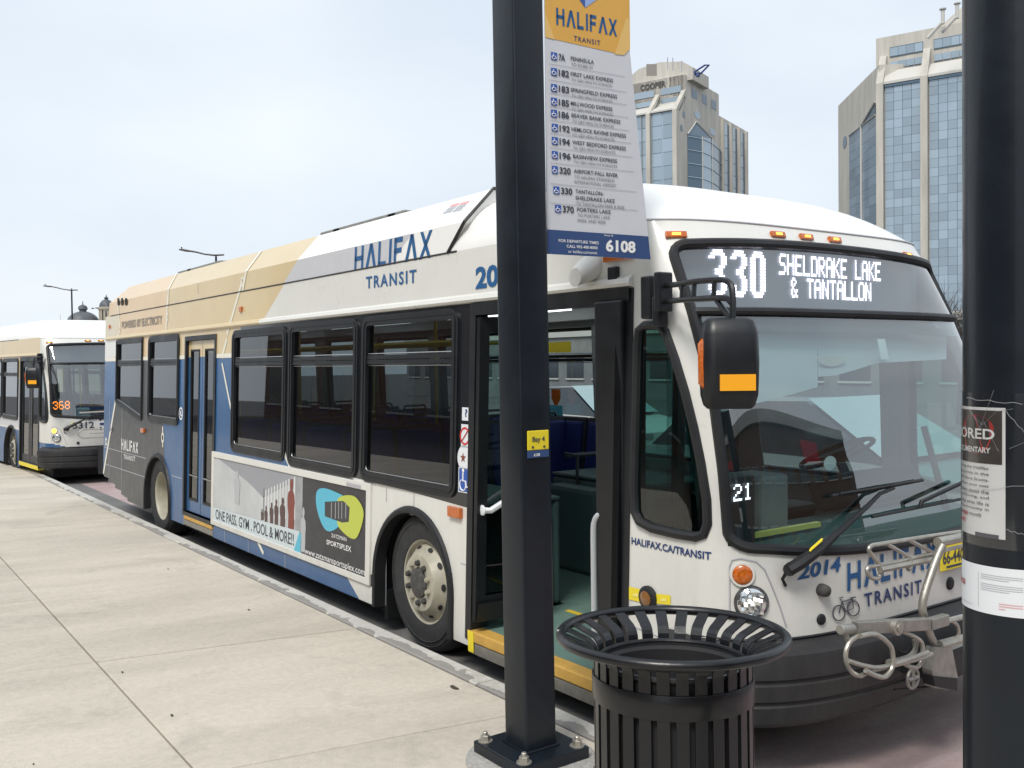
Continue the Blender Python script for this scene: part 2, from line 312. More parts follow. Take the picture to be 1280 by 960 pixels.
def stroke_word(word, h, w, t=.17):              # the wide letters of the transit logo, A drawn without its bar
    G = {'H': [((0, 0), (0, 1)), ((1, 0), (1, 1)), ((0, .5), (1, .5))], 'A': [((0, 0), (.5, 1)), ((.5, 1), (1, 0))],
         'L': [((0, 1), (0, 0)), ((0, 0), (.85, 0))], 'I': [((0, 0), (0, 1))], 'F': [((0, 0), (0, 1)), ((0, 1), (.85, 1)), ((0, .5), (.75, .5))],
         'X': [((0, 0), (1, 1)), ((0, 1), (1, 0))]}
    wd = {'H': .62, 'A': .72, 'L': .55, 'I': 0, 'F': .55, 'X': .66}; gap = .36
    V = []; Fs = []; x = t/2
    for ch in word:
        cw = wd[ch]
        for n_, ((ax, ay), (bx, by)) in enumerate(G[ch]):
            a = Vector((x+ax*cw, t/2+ay*(1-t))); b = Vector((x+bx*cw, t/2+by*(1-t))); d = (b-a).normalized(); p = Vector((-d.y, d.x))*t/2
            if ch in 'AX' : d2 = Vector((0, 0)); p = Vector((t*.58, 0)); a = a-Vector((0, t/2 if a.y < .5 else -t/2)); b = b-Vector((0, t/2 if b.y < .5 else -t/2))
            else: a = a-d*t/2; b = b+d*t/2
            o = len(V); V += [(a+p), (a-p), (b-p), (b+p)]; Fs.append((o, o+1, o+2, o+3))
        x += cw+gap+(.04 if ch in 'HI' else 0)
    W_ = max(v.x for v in V)
    return [(v.x/W_*w, v.y*h) for v in V], Fs
def place2d(name, vf, fn, mt, parent):           # map flat lettering through fn(a, b) -> point
    v, f = vf; m = MB(); m.add([fn(a, b) for a, b in v], f)
    return m.build(name, mt, parent)
FONT5 = {'S': '01111 10000 10000 01110 00001 00001 11110', 'H': '10001 10001 10001 11111 10001 10001 10001', 'E': '11111 10000 10000 11110 10000 10000 11111',
 'L': '10000 10000 10000 10000 10000 10000 11111', 'D': '11110 10001 10001 10001 10001 10001 11110', 'R': '11110 10001 10001 11110 10100 10010 10001',
 'A': '01110 10001 10001 11111 10001 10001 10001', 'K': '10001 10010 10100 11000 10100 10010 10001', 'T': '11111 00100 00100 00100 00100 00100 00100',
 'N': '10001 11001 11001 10101 10011 10011 10001', 'O': '01110 10001 10001 10001 10001 10001 01110', '&': '01100 10010 10100 01000 10101 10010 01101',
 '3': '01110 10001 00001 00110 00001 10001 01110', '0': '01110 10001 10001 10001 10001 10001 01110', '6': '01110 10000 10000 11110 10001 10001 01110',
 '8': '01110 10001 10001 01110 10001 10001 01110', ' ': '00000 '*7, '2': '01110 10001 00001 00110 01000 10000 11111', '1': '00100 01100 00100 00100 00100 00100 01110'}
def led_word(s, w, h, sub=2, fill=.8):           # lit dots of a destination display
    cols = len(s)*6-1; dx = w/(cols*sub); dz = h/(7*sub); V = []; Fs = []
    for k, ch in enumerate(s):
        for r, row in enumerate(FONT5[ch].split()):
            for c_, bit in enumerate(row):
                if bit == '1':
                    for i in range(sub):
                        for j in range(sub):
                            x = ((k*6+c_)*sub+i)*dx; z = ((6-r)*sub+j)*dz; o = len(V)
                            V += [(x, z), (x+dx*fill*1.1, z), (x+dx*fill*1.1, z+dz*fill), (x, z+dz*fill)]; Fs.append((o, o+1, o+2, o+3))
    return V, Fs
GS = .0105                                        # the street climbs gently towards the camera
def gz(x): return .017+GS*x
def kerb_y(x): return -.155-.0145*(x-1.5)
def walk_z(x, y): return .172+GS*x-.02*(y+.3)
# ------------------------------------------------------------------ ground
def ground():
    g = MB(); R_ = 900
    g.add([(-R_, -R_, gz(-R_)-.012), (R_, -R_, gz(R_)-.012), (R_, R_, gz(R_)-.012), (-R_, R_, gz(-R_)-.012)], [(0, 1, 2, 3)])
    struct(g.build('ground', 'asphalt'))
    g = MB(); xs = [-60+2*i for i in range(60)]
    for a, b in zip(xs, xs[1:]):
        g.add([(a, kerb_y(a)+.48, gz(a)), (b, kerb_y(b)+.48, gz(b)), (b, 4.2, gz(b)), (a, 4.2, gz(a))], [(0, 1, 2, 3)])
    struct(g.build('bus_lane', 'lane_red'))
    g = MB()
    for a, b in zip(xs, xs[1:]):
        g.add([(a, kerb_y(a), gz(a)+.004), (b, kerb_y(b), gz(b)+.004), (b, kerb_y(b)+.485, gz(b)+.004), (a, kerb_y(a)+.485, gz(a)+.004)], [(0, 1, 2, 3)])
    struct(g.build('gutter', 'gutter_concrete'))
    # kerb stones
    root = bpy.data.objects.new('kerb', None); C.objects.link(root); root['kind'] = 'structure'
    kw = .15; L_ = 3.05
    for i in range(-14, 4):
        a = 1.2+i*L_+.003; b = a+L_-.006; n = 6; m = MB(); V = []
        for k in range(n+1):
            x = a+(b-a)*k/n; y = kerb_y(x); z = walk_z(x, y-kw); w = random.uniform(-.002, .002)
            V += [(x, y-kw, z-.3), (x, y-kw, z-.004), (x, y-kw+.008, z+.004), (x, y-.025+w, z+.002), (x, y-.006+w, z-.012), (x, y+.012, z-.3)]
        Fs = [(k*6+j, k*6+j+1, k*6+7+j, k*6+6+j) for k in range(n) for j in range(5)]+[(0, 1, 2, 3, 4, 5), tuple(n*6+j for j in range(6))]
        m.add(V, Fs); o = m.build('kerb_stone', 'kerb_concrete', root)
        uv = o.data.uv_layers.new(name='UVMap')
        for lp in o.data.loops:
            v = o.data.vertices[lp.vertex_index].co; uv.data[lp.index].uv = (v.x, min(1, (v.y-(kerb_y(v.x)-kw))/kw))
    # pavement slabs: joints run square to a kerb that swings a little
    root = bpy.data.objects.new('pavement', None); C.objects.link(root); root['kind'] = 'structure'
    jx = [-.34+2.08*k for k in range(-26, 5)]; ys = [-.165, -1.98, -3.8, -5.62, -7.44, -9.26]
    def corner(x, r):
        base = kerb_y(x)-.16 if r == 0 else kerb_y(x)*1.0+.15+ys[r]
        return (x+.13*(base+.25)*1.0, base)
    for i in range(len(jx)-1):
        for r in range(len(ys)-1):
            P = [corner(jx[i], r+1), corner(jx[i+1], r+1), corner(jx[i+1], r), corner(jx[i], r)]
            c = (sum(p[0] for p in P)/4, sum(p[1] for p in P)/4); j = .006; dz = random.uniform(-.0015, .0015)
            m = MB(); top = []; low = []; mid = []
            for (x, y), sx, sy in zip(P, (1, -1, -1, 1), (1, 1, -1, -1)):
                top.append((x+sx*(j+.008), y+sy*(j+.005), walk_z(x, y)+dz)); mid.append((x+sx*(j+.002), y+sy*j, walk_z(x, y)+dz-.005)); low.append((x+sx*j, y+sy*j, walk_z(x, y)-.1))
            V = top+mid+low
            m.add(V, [(0, 1, 2, 3)]+[(a, (a+1) % 4, 4+(a+1) % 4, 4+a) for a in range(4)]+[(4+a, 4+(a+1) % 4, 8+(a+1) % 4, 8+a) for a in range(4)])
            m.build('slab', 'slab_concrete', root)
    g = MB()
    for a, b in zip(xs, xs[1:]):
        g.add([(a, kerb_y(a)-.1, walk_z(a, -.3)-.03), (b, kerb_y(b)-.1, walk_z(b, -.3)-.03), (b, -30, walk_z(b, -30)-.03), (a, -30, walk_z(a, -30)-.03)], [(0, 1, 2, 3)])
    struct(g.build('pavement_bed', 'bark'))
    m = MB()                     # scraps and leaf litter lying on the slabs
    for (u, v, w) in [(153, 840, .016), (215, 894, .02), (42, 955, .012), (311, 762, .02), (568, 859, .05), (210, 711, .018)]:
        p = PZ(u, v, .2); z = walk_z(p.x, p.y)+.004; p = PZ(u, v, z)
        m.add([(p.x+w*math.cos(a)*random.uniform(.7, 1.1), p.y+w*.35*math.sin(a)*random.uniform(.7, 1.1), z+.003*math.cos(3*a)) for a in [k*math.pi/4 for k in range(8)]], [tuple(range(8))])
    o = m.build('leaf_litter', 'bark'); o['kind'] = 'stuff'; tag(o, 'small dark scraps and dead leaves scattered on the pale concrete pavement', 'litter')
ground()

# ------------------------------------------------------------------ the bus
def lerp(t, z):
    if z <= t[0][0]: return t[0][1]
    for (a, va), (b, vb) in zip(t, t[1:]):
        if z <= b: return va+(vb-va)*(z-a)/(b-a)
    return t[-1][1]
XC = [(.3, 2.98), (.72, 2.99), (1.1, 3.0), (1.2, 2.99), (1.5, 2.935), (1.9, 2.835), (2.26, 2.68), (2.6, 2.49), (2.76, 2.38)]
DD = [(.3, .45), (1.2, .45), (2.25, .37), (2.6, .31), (2.76, .30)]
YC = 1.295
def hw(z): return YC-TILT*max(0, z-.3)
def FX(y, z):
    t = min(1, abs(y-YC)/hw(z)); return lerp(XC, z)-lerp(DD, z)*(1-math.sqrt(max(0, 1-t**4)))
def YS(x, z):
    xc, D = lerp(XC, z), lerp(DD, z)
    if x <= xc-D: return YC-hw(z)
    q = max(0, 1-(xc-x)/D); return YC-hw(z)*(max(0, 1-q*q))**.25
def PF(u, v, off=0):                                   # measured point on the front
    x = 2.9
    for _ in range(25):
        p = PX(u, v, x); x = .5*x+.5*(FX(p.y, p.z)+off)
    return PX(u, v, x)
def PS(u, v):                                          # measured point on the rounded side near the front
    y = .05
    for _ in range(25):
        p = PY(u, v, y); y = .5*y+.5*YS(p.x, p.z)
    return (p.x, p.z)
def inpoly(x, y, P):
    c = False; j = len(P)-1
    for i in range(len(P)):
        if (P[i][1] > y) != (P[j][1] > y) and x < (P[j][0]-P[i][0])*(y-P[i][1])/(P[j][1]-P[i][1])+P[i][0]: c = not c
        j = i
    return c
def side_pt(x, z, off=0): return (x, YS(x, z)-off, z)          # right side, off = outwards
def left_pt(x, z, off=0): return (x, 2.59-YS(x, z)+off, z)
ARCH_F = (-.07, .475); ARCH_R = (-6.27, .41)
XR = -9.05; FLOOR = .335
DOOR = (.66, 2.12); RDOOR = (-5.22, -4.23)
W1 = [(-8.36, 2.40), (-7.0, 2.40), (-7.0, 1.33), (-7.1, 1.33), (-8.36, 1.53)]
WINS = [(-6.74, -5.46, 1.34, 2.40), (-3.71, -2.33, 1.165, 2.375), (-2.27, -.93, 1.14, 2.385), (-.86, .50, 1.14, 2.385)]
WINL = [(-8.36, -7.0, 1.36, 2.40), (-6.74, -5.46, 1.34, 2.40), (-5.2, -3.85, 1.15, 2.38), (-3.71, -2.33, 1.15, 2.38), (-2.27, -.93, 1.14, 2.385), (-.86, .50, 1.14, 2.385), (.62, 2.02, 1.14, 2.385)]
SW = [PS(*q) for q in [(806, 407), (824, 407), (833, 416), (845, 450), (857, 490), (868, 535), (877, 580), (884, 625), (885, 655), (880, 668), (870, 671), (845, 667), (815, 660), (800, 652), (794, 640), (793, 600), (795, 520), (797, 430), (799, 413)]]
def in_arch(x, z, A, R_=.532): return (abs(x-A[0]) < R_ and z <= A[1]) or (x-A[0])**2+(z-A[1])**2 < R_*R_
def wall(parent, name, ptf, holes, zones, mats, off=0, x1=2.12, zt=2.755, step=.055, lines=()):
    xs = set([XR, x1]); zs = set([.225, zt])
    for h in holes:
        if len(h) == 4 and not isinstance(h[0], tuple): xs |= {h[0], h[1]}; zs |= {h[2], h[3]}
    def fill(s, lo, hi):
        s = sorted(v for v in s if lo <= v <= hi); out = [s[0]]
        for a, b in zip(s, s[1:]):
            n = max(1, int(math.ceil((b-a)/step)))
            for k in range(1, n+1): out.append(a+(b-a)*k/n)
        return out
    xs = fill(xs, XR, x1); zs = fill(zs, .225, zt)
    bm = bmesh.new(); G = [[bm.verts.new((x, 0, z)) for z in zs] for x in xs]
    for i in range(len(xs)-1):
        for k in range(len(zs)-1):
            cx, cz = (xs[i]+xs[i+1])/2, (zs[k]+zs[k+1])/2; om = False
            if cz < .225+max(0, -7.55-cx)*.165: om = True
            for h in holes:
                if isinstance(h[0], tuple): om |= inpoly(cx, cz, h)
                else: om |= (h[0] < cx < h[1] and h[2] < cz < h[3])
            om |= in_arch(cx, cz, ARCH_F) or in_arch(cx, cz, ARCH_R)
            if not om: bm.faces.new((G[i][k], G[i+1][k], G[i+1][k+1], G[i][k+1]))
    for P, mi in zones:
        for a, b in zip(P, P[1:]+P[:1]):
            if abs(a[0]-b[0])+abs(a[1]-b[1]) < 1e-4: continue
            x0_, x1_ = min(a[0], b[0])-.06, max(a[0], b[0])+.06; z0_, z1_ = min(a[1], b[1])-.06, max(a[1], b[1])+.06
            fs = [f for f in bm.faces if x0_ <= f.calc_center_median().x <= x1_ and z0_ <= f.calc_center_median().z <= z1_]
            ge = list({e for f in fs for e in f.edges} | {v for f in fs for v in f.verts})+fs
            n = Vector((-(b[1]-a[1]), 0, b[0]-a[0])).normalized()
            if fs: bmesh.ops.bisect_plane(bm, geom=ge, plane_co=(a[0], 0, a[1]), plane_no=n, dist=1e-5)
    for f in bm.faces:
        c = f.calc_center_median(); f.material_index = 0
        for P, mi in zones:
            if inpoly(c.x, c.z, P): f.material_index = mi
    loose = [v for v in bm.verts if not v.link_faces]; bmesh.ops.delete(bm, geom=loose, context='VERTS')
    for v in bm.verts: v.co = Vector(ptf(v.co.x, v.co.z, off))
    me = bpy.data.meshes.new(name); bm.to_mesh(me); bm.free()
    for m in mats: me.materials.append(MATS[m])
    o = bpy.data.objects.new(name, me); C.objects.link(o); o.parent = parent; return o
def ring(m, outer, inner, ptf, d0, d1, mi=0):          # frame between two outlines, standing d1 proud and d0 deep
    n = len(outer)
    V = [ptf(x, z, d1) for x, z in outer]+[ptf(x, z, d1) for x, z in inner]+[ptf(x, z, d0) for x, z in outer]+[ptf(x, z, d0) for x, z in inner]
    Fs = []
    for i in range(n):
        j = (i+1) % n; Fs += [(i, j, n+j, n+i), (i, 2*n+i, 2*n+j, j), (n+i, n+j, 3*n+j, 3*n+i)]
    m.add(V, Fs, mi)
def inset(P, d):
    n = len(P); out = []; cx = sum(p[0] for p in P)/n; cz = sum(p[1] for p in P)/n
    area = sum(P[i][0]*P[(i+1) % n][1]-P[(i+1) % n][0]*P[i][1] for i in range(n)); s = 1 if area > 0 else -1
    for i in range(n):
        a, b, c = Vector(P[i-1]), Vector(P[i]), Vector(P[(i+1) % n]); t1 = (b-a).normalized(); t2 = (c-b).normalized()
        nn = Vector((-(t1.y+t2.y), t1.x+t2.x))*s
        if nn.length < 1e-6: out.append(P[i]); continue
        nn.normalize(); k = max(.5, nn.dot(Vector((-t1.y, t1.x))*s)); out.append(tuple(b+nn*d/k))
    return out
def dens(P, step=.12):
    out = []
    for a, b in zip(P, P[1:]+P[:1]):
        n = max(1, int(math.dist(a, b)/step))
        out += [(a[0]+(b[0]-a[0])*k/n, a[1]+(b[1]-a[1])*k/n) for k in range(n)]
    return out
def window(parent, outer, ptf, zdiv=2.035, gl='glass_side', fr=.072):
    m = MB(); inner = inset(outer, fr); ring(m, outer, inner, ptf, -.03, .016)
    gr = inset(outer, fr*.42); g2 = inset(outer, fr*.55)
    ring(m, gr, g2, ptf, .01, .021)
    f = m.build('window', 'frame_black', parent, smooth=True, ang=.5)
    xs = [p[0] for p in inner]; x0, x1 = min(xs), max(xs); z0 = min(p[1] for p in inner); z1 = max(p[1] for p in inner)
    def clip(lo, hi):                            # part of the inner outline between two heights
        out = []
        for a, b in zip(inner, inner[1:]+inner[:1]):
            if lo <= a[1] <= hi: out.append(a)
            for lim in (lo, hi):
                if (a[1]-lim)*(b[1]-lim) < 0: t = (lim-a[1])/(b[1]-a[1]); out.append((a[0]+t*(b[0]-a[0]), lim))
        c = (sum(p[0] for p in out)/len(out), sum(p[1] for p in out)/len(out))
        return sorted(out, key=lambda p: math.atan2(p[1]-c[1], p[0]-c[0]))
    if zdiv:
        for lo, hi, dd in ((z0-.01, zdiv, -.012), (zdiv+.05, z1+.01, -.016)):
            p = MB(); p.poly([ptf(x, z, dd) for x, z in clip(lo, hi)]); p.build('pane', gl, f)
        d = MB(); ring(d, rrect(x0, x1, zdiv-.012, zdiv+.055, .003, 1), rrect(x0+.01, x1-.01, zdiv+.02, zdiv+.024, .001, 1), ptf, -.02, .008); d.build('divider', 'frame_black', f)
        q = sorted([p for p in inner if p[1] < z0+.25], key=lambda p: p[0])
        for pts_, r_ in (([ptf(x0+.01, zdiv+.066, -.004), ptf(x1-.01, zdiv+.066, -.004)], .004), ([ptf(x0+.01, zdiv-.022, -.004), ptf(x1-.01, zdiv-.022, -.004)], .003), ([ptf(x, z+.006, -.002) for x, z in q], .004)):
            d = MB(); d.tube(pts_, r_, 5); d.build('bright_strip', 'aluminium', f)
    else:
        p = MB(); p.poly([ptf(x, z, -.012) for x, z in inner]); p.build('pane', gl, f)
    return f
def lettering(parent, s, x0, z0, w, h, mt, bold=.02, off=.004, sp=1.0, name='lettering'):
    return place2d(name, text2d(s, h, w, bold, sp=sp), lambda a, b: side_pt(x0+a, z0+b, off), mt, parent)
def quad_text(parent, vf, w, h, TLx, mt, name='lettering', off=.004):   # lettering fitted to four measured corners (bl, br, tr, tl)
    bl, br, tr, tl = TLx; v, f = vf; m = MB()
    V = []
    for a, b in v:
        s, t = a/w, b/h; x = (1-t)*((1-s)*bl[0]+s*br[0])+t*((1-s)*tl[0]+s*tr[0]); z = (1-t)*((1-s)*bl[1]+s*br[1])+t*((1-s)*tl[1]+s*tr[1])
        V.append(side_pt(x, z, off))
    m.add(V, f); return m.build(name, mt, parent)
def decal(parent, name, pts, mt, off=.003):
    m = MB(); m.poly([side_pt(x, z, off) for x, z in pts]); return m.build(name, mt, parent)
def wheel(parent, x, z, y, rear=False, side=1):
    R_ = .487; c = (x, y, z)
    root = MB(); n = 48
    prof = [(.29, .0), (.298, -.012), (.33, -.018), (.40, -.022), (.452, -.012), (.474, .012), (.483, .03), (R_, .05), (R_, .25), (.47, .285), (.3, .29)]
    prof = [(r, h*side) for r, h in prof]; root.lathe(prof, c, 'y', n)
    for k in range(3): root.lathe([(R_+.002, (.085+k*.055)*side), (R_-.012, (.09+k*.055)*side), (R_-.012, (.10+k*.055)*side), (R_+.002, (.105+k*.055)*side)], c, 'y', n)
    root.lathe([(.405, -.023*side), (.41, -.027*side), (.416, -.023*side)], c, 'y', n); root.lathe([(.44, -.018*side), (.444, -.021*side), (.448, -.016*side)], c, 'y', n)
    w = root.build('wheel', 'tyre', parent, smooth=True)
    m = MB()
    if rear:
        rp = [(.3, .0), (.292, -.006), (.284, .0), (.276, .02), (.268, .09), (.262, .16), (.20, .175), (.14, .18), (.13, .14), (.0, .14)]
        m.lathe([(r, h*side) for r, h in rp], c, 'y', 40); m.build('rim', 'rim_paint', w, smooth=True)
    else:
        rp = [(.3, .0), (.292, -.008), (.284, -.002), (.278, .03), (.268, .035), (.235, -.005), (.205, -.04), (.195, -.052), (.172, -.056), (.105, -.052), (.10, -.02), (0, -.02)]
        m.lathe([(r, h*side) for r, h in rp], c, 'y', 40); m.build('rim', 'rim_paint', w, smooth=True)
        m = MB(); m.lathe([(.105, -.05*side), (.102, -.066*side), (.085, -.074*side), (.05, -.078*side), (0, -.078*side)], c, 'y', 24); m.build('hub', 'hub_dirty', w, smooth=True)
        for k in range(10):
            q = 2*math.pi*(k+.5)/10; a = (x+.138*math.cos(q), y-.05*side, z+.138*math.sin(q)); b = (a[0], y-.078*side, a[2])
            m = MB(); m.cyl(a, (a[0], y-.062*side, a[2]), .022, 12); m.cyl((a[0], y-.06*side, a[2]), b, .019, 6); m.cyl(b, (a[0], y-.084*side, a[2]), .009, 8); m.build('wheel_nut', 'hub_dirty' if k % 3 else 'rim_paint', w)
        for k in range(10):
            q = 2*math.pi*k/10; r_ = .238; nrm = Vector((math.cos(q)*.75, -side*.66, math.sin(q)*.75)).normalized(); p = Vector((x+r_*math.cos(q), y+.0*side, z+r_*math.sin(q)))+nrm*.006
            tt = Vector((-math.sin(q), 0, math.cos(q))); bb = nrm.cross(tt)
            m = MB(); m.poly([p+tt*.026*math.cos(a)+bb*.017*math.sin(a) for a in [i*math.pi/6 for i in range(12)]]); m.build('hand_hole', 'bin_inside', w)
    return w
def make_bus(kind, loc=(0, 0, 0), rz=0):
    A = kind == 'A'
    if A: bus = empty('city_bus', loc, 'white, gold and blue city bus with its front door open, showing 330', 'bus', 'city buses at the kerb', rz)
    else: bus = empty('city_bus', loc, 'gold and white city bus waiting behind the nearer one, orange 368 in its windscreen', 'bus', 'city buses at the kerb', rz)
    G2 = 2.125
    bnd = [S(354.4, 356.7), S(327, 403.6)]
    gold = [(-9.3, G2), (-3.4, G2), (bnd[1][0]-.12, 2.3), bnd[1], bnd[0], (bnd[0][0]+.02, 2.8), (-9.3, 2.8)]
    peach = [(-9.3, G2), (-6.02, G2), (-5.95, 2.8), (-9.3, 2.8)]
    pale = [(-9.3, 1.95), (-9.0, 1.95), (-8.4, 2.2), (-8.36, 2.4), (-8.28, 2.8), (-9.3, 2.8)]
    blue = [(-9.3, G2), (-2.3, G2), (-2.42, 1.25), (-2.22, 1.10), S(435, 724), S(447.8, 747.5), (S(450, 750)[0], .2), (-9.3, .2)]
    wl0, wl1 = S(145, 503), S(129, 600)
    char = [wl0, (-8.3, 1.58), (-7.05, 1.42), (-7.05, 2.10), (-6.72, 2.10), (-6.72, 1.45), S(204.4, 532), S(206, 585), (-6.2, .2), (-9.2, .2), wl1]
    black = [(-3.5, 2.41), (.72, 2.41), (.72, 1.095), (-.2, 1.13), (-2.28, 1.17), (-2.36, 1.3), (-2.36, 2.3), (-3.5, 2.3)]
    cream = [(-9.3, 2.42), (-8.36, 2.42), (-8.28, 2.8), (-9.3, 2.8)]
    zones = [(gold, 1), (peach, 2), (pale, 0), (cream, 7), (blue, 3), (char, 4), (black, 5)]
    mats = ['white_paint', 'gold_paint', 'peach_paint', 'blue_paint', 'charcoal_paint', 'black_gloss', 'grey_zone', 'pale_cream']
    if not A:      # the older livery: gold above, pale grey below, blue at the nose
        zones = [([(-9.3, 1.9), (3, 2.0), (3, 2.8), (-9.3, 2.8)], 1), ([(-9.3, 1.0), (.6, 1.0), (.6, 1.97), (-9.3, 1.87)], 6), ([(-9.3, .2), (2.4, .2), (2.4, .75), (.6, .95), (-9.3, 1.0)], 3)]
        mats = ['white_paint', 'gold_paint', 'peach_paint', 'blue_paint', 'charcoal_paint', 'black_gloss', 'grey_zone']
    hin = lambda w: (w[0]+.04, w[1]-.04, w[2]+.04, w[3]-.04)
    hR = [hin(w) for w in WINS]+[inset(W1, .04), (DOOR[0], DOOR[1], .0, 2.385), (RDOOR[0], RDOOR[1], .0, 2.33)]
    wall(bus, 'side_wall', side_pt, hR, zones, mats)
    wall(bus, 'inner_wall', side_pt, hR, [], ['interior_grey'], off=-.07, step=.3)
    hL = [hin(w) for w in WINL]
    wall(bus, 'side_wall', left_pt, hL, zones[:4], mats, step=.12)
    wall(bus, 'inner_wall', left_pt, hL, [], ['interior_grey'], off=-.07, step=.3)
    # ---- front shell
    rows = [.345+(2.74-.345)*k/100 for k in range(101)]; NS, NF = 20, 120
    ts = [math.sin(math.pi/2*(-1+2*k/NF)) for k in range(NF+1)]
    def rowpts(z):
        xs_ = lerp(XC, z)-lerp(DD, z); P = [(2.12+(xs_-2.12)*k/NS, YC-hw(z), z) for k in range(NS)]
        P += [(FX(YC+t*hw(z), z), YC+t*hw(z), z) for t in ts]
        P += [(2.12+(xs_-2.12)*k/NS, YC+hw(z), z) for k in range(NS-1, -1, -1)]; return P
    RP = [rowpts(z) for z in rows]; nC = len(RP[0])
    ZB = 1.165 if A else 1.31
    def zb(y): t = (y-YC)/1.2; return ZB-.075*max(0, 1-t*t)
    def zt(y): t = (y-YC)/1.2; return 2.60+.035*max(0, 1-t*t)
    def ye(z): return .095+.055*(z-1.2)/1.4
    SWi = inset(SW, -.006)
    m = MB(); V = [p for r in RP for p in r]; Fs = []; Ms = []
    for i in range(len(rows)-1):
        for j in range(nC-1):
            c = [sum(RP[a][b][k] for a, b in ((i, j), (i+1, j), (i, j+1), (i+1, j+1)))/4 for k in range(3)]
            e = ye(c[2])+.003
            if e < c[1] < 2.59-e and zb(c[1])+.003 < c[2] < zt(c[1])-.003: continue
            if c[1] < 1 and inpoly(c[0], c[2], SWi): continue
            if c[1] > 1.6 and inpoly(c[0], c[2], SWi): continue
            Fs.append((i*nC+j, i*nC+j+1, (i+1)*nC+j+1, (i+1)*nC+j)); Ms.append(1 if (not A and c[2] < .80-.35*max(0, c[1]-.1) and c[1] < 1.2) else 0)
    o = len(m.v); m.v += V; m.f += Fs; m.m += Ms
    m.build('front_panel', ['white_paint', 'blue_paint'], bus, smooth=True, ang=1.2)
    # ---- roof over the nose, faired down to the windscreen
    RXS = [.0, .03, .06, .1, .16, .24, .34, .46, .62, .8, 1.05, 1.35, 1.7, 2.1, 2.5]; m = MB(); V = []
    tt = [math.sin(math.pi/2*(-1+2*k/48)) for k in range(49)]
    def roof_z(s, t): return 2.74+.43*(1-math.exp(-s/.5))*math.sqrt(max(0, 1-abs(t)**5))
    for s in RXS:
        for t in tt: V.append((FX(YC+t*hw(2.74), 2.74)-s-(.0 if abs(t) < .99 else 0), YC+t*hw(2.74), roof_z(s, t)))
    n = len(tt)
    for t in tt: V.append((XR+.3, YC+t*hw(2.74), roof_z(2.5, t)))
    m.add(V, [(i*n+j, i*n+j+1, (i+1)*n+j+1, (i+1)*n+j) for i in range(len(RXS)) for j in range(n-1)])
    m.build('roof', 'roof_white', bus, smooth=True, ang=1.0)
    m = MB(); m.tube([(FX(y, 2.742)+.004, y, 2.742) for y in [YC+t*hw(2.742)*.998 for t in tt]], .006, 5); m.build('roof_seam', 'grey_zone', bus)
    # ---- windscreen
    def wsr(y, z): return (FX(y, z)-.006, y, z)
    nz, ny = 26, 40; m = MB(); V = []
    for i in range(nz+1):
        for j in range(ny+1):
            s = j/ny; z0 = 0
            y = ye(1.2)+.0+(2.59-2*ye(1.2))*s; zz = zb(y)+(2.262-zb(y))*i/nz; y = ye(zz)+(2.59-2*ye(zz))*s; V.append(wsr(y, zz))
    m.add(V, [(i*(ny+1)+j, i*(ny+1)+j+1, (i+1)*(ny+1)+j+1, (i+1)*(ny+1)+j) for i in range(nz) for j in range(ny)])
    ws = m.build('windscreen', 'glass_screen', bus, smooth=True)
    m = MB(); V = []; nz = 10
    for i in range(nz+1):
        for j in range(ny+1):
            s = j/ny; y = .15+2.29*s; zz = 2.262+(zt(y)-2.262)*i/nz; y = ye(zz)+(2.59-2*ye(zz))*s; V.append(wsr(y, zz))
    m.add(V, [(i*(ny+1)+j, i*(ny+1)+j+1, (i+1)*(ny+1)+j+1, (i+1)*(ny+1)+j) for i in range(nz) for j in range(ny)])
    m.build('sign_glass', 'glass_sign', bus, smooth=True)
    m = MB(); V = []
    for i in range(4):
        for j in range(ny+1):
            zz = 2.15+.10*i/3; y = ye(zz)+.02+(2.55-2*ye(zz))*j/ny; V.append((FX(y, zz)-.02, y, zz))
    m.add(V, [(i*(ny+1)+j, i*(ny+1)+j+1, (i+1)*(ny+1)+j+1, (i+1)*(ny+1)+j) for i in range(3) for j in range(ny)]); m.build('tint_band', 'glass_tint', bus, smooth=True)
    m = MB(); L_ = []
    ZL = ZB+.055
    for k in range(31): z = ZL+(2.54-ZL)*k/30; L_.append((FX(ye(z), z)+.004, ye(z), z))
    def arc(ya, za, yb_, zb_, n_=5): return [(ya+(yb_-ya)*(1-math.cos(math.pi/2*k/n_)), za+(zb_-za)*math.sin(math.pi/2*k/n_)) for k in range(1, n_+1)]
    P = [(p[1], p[2]) for p in L_]+arc(ye(2.54), 2.54, ye(2.54)+.07, zt(.22))
    top = [(.24+(2.35-.24)*k/40) for k in range(41)]; P += [(y, zt(y)) for y in top]
    P += [(2.59-y, z) for y, z in reversed([(p[1], p[2]) for p in L_]+arc(ye(2.54), 2.54, ye(2.54)+.07, zt(.22)))]
    P += [(2.59-y, z) for y, z in arc(ye(ZL), ZL, ye(ZL)+.08, zb(.2)-.0)]
    P += [(y, zb(y)) for y in reversed(top)]; P += [(y, z) for y, z in reversed(arc(ye(ZL), ZL, ye(ZL)+.08, zb(.2)))]
    m.tube([(FX(y, z)+.002, y, z) for y, z in P], .026, 8, closed=True); m.build('windscreen_seal', 'rubber', bus, smooth=True)
    m = MB(); m.tube([(FX(y, 2.262)+.004, y, 2.262) for y in [ye(2.26)+(2.59-2*ye(2.26))*k/40 for k in range(41)]], .02, 8); m.build('divider_bar', 'rubber', bus, smooth=True)
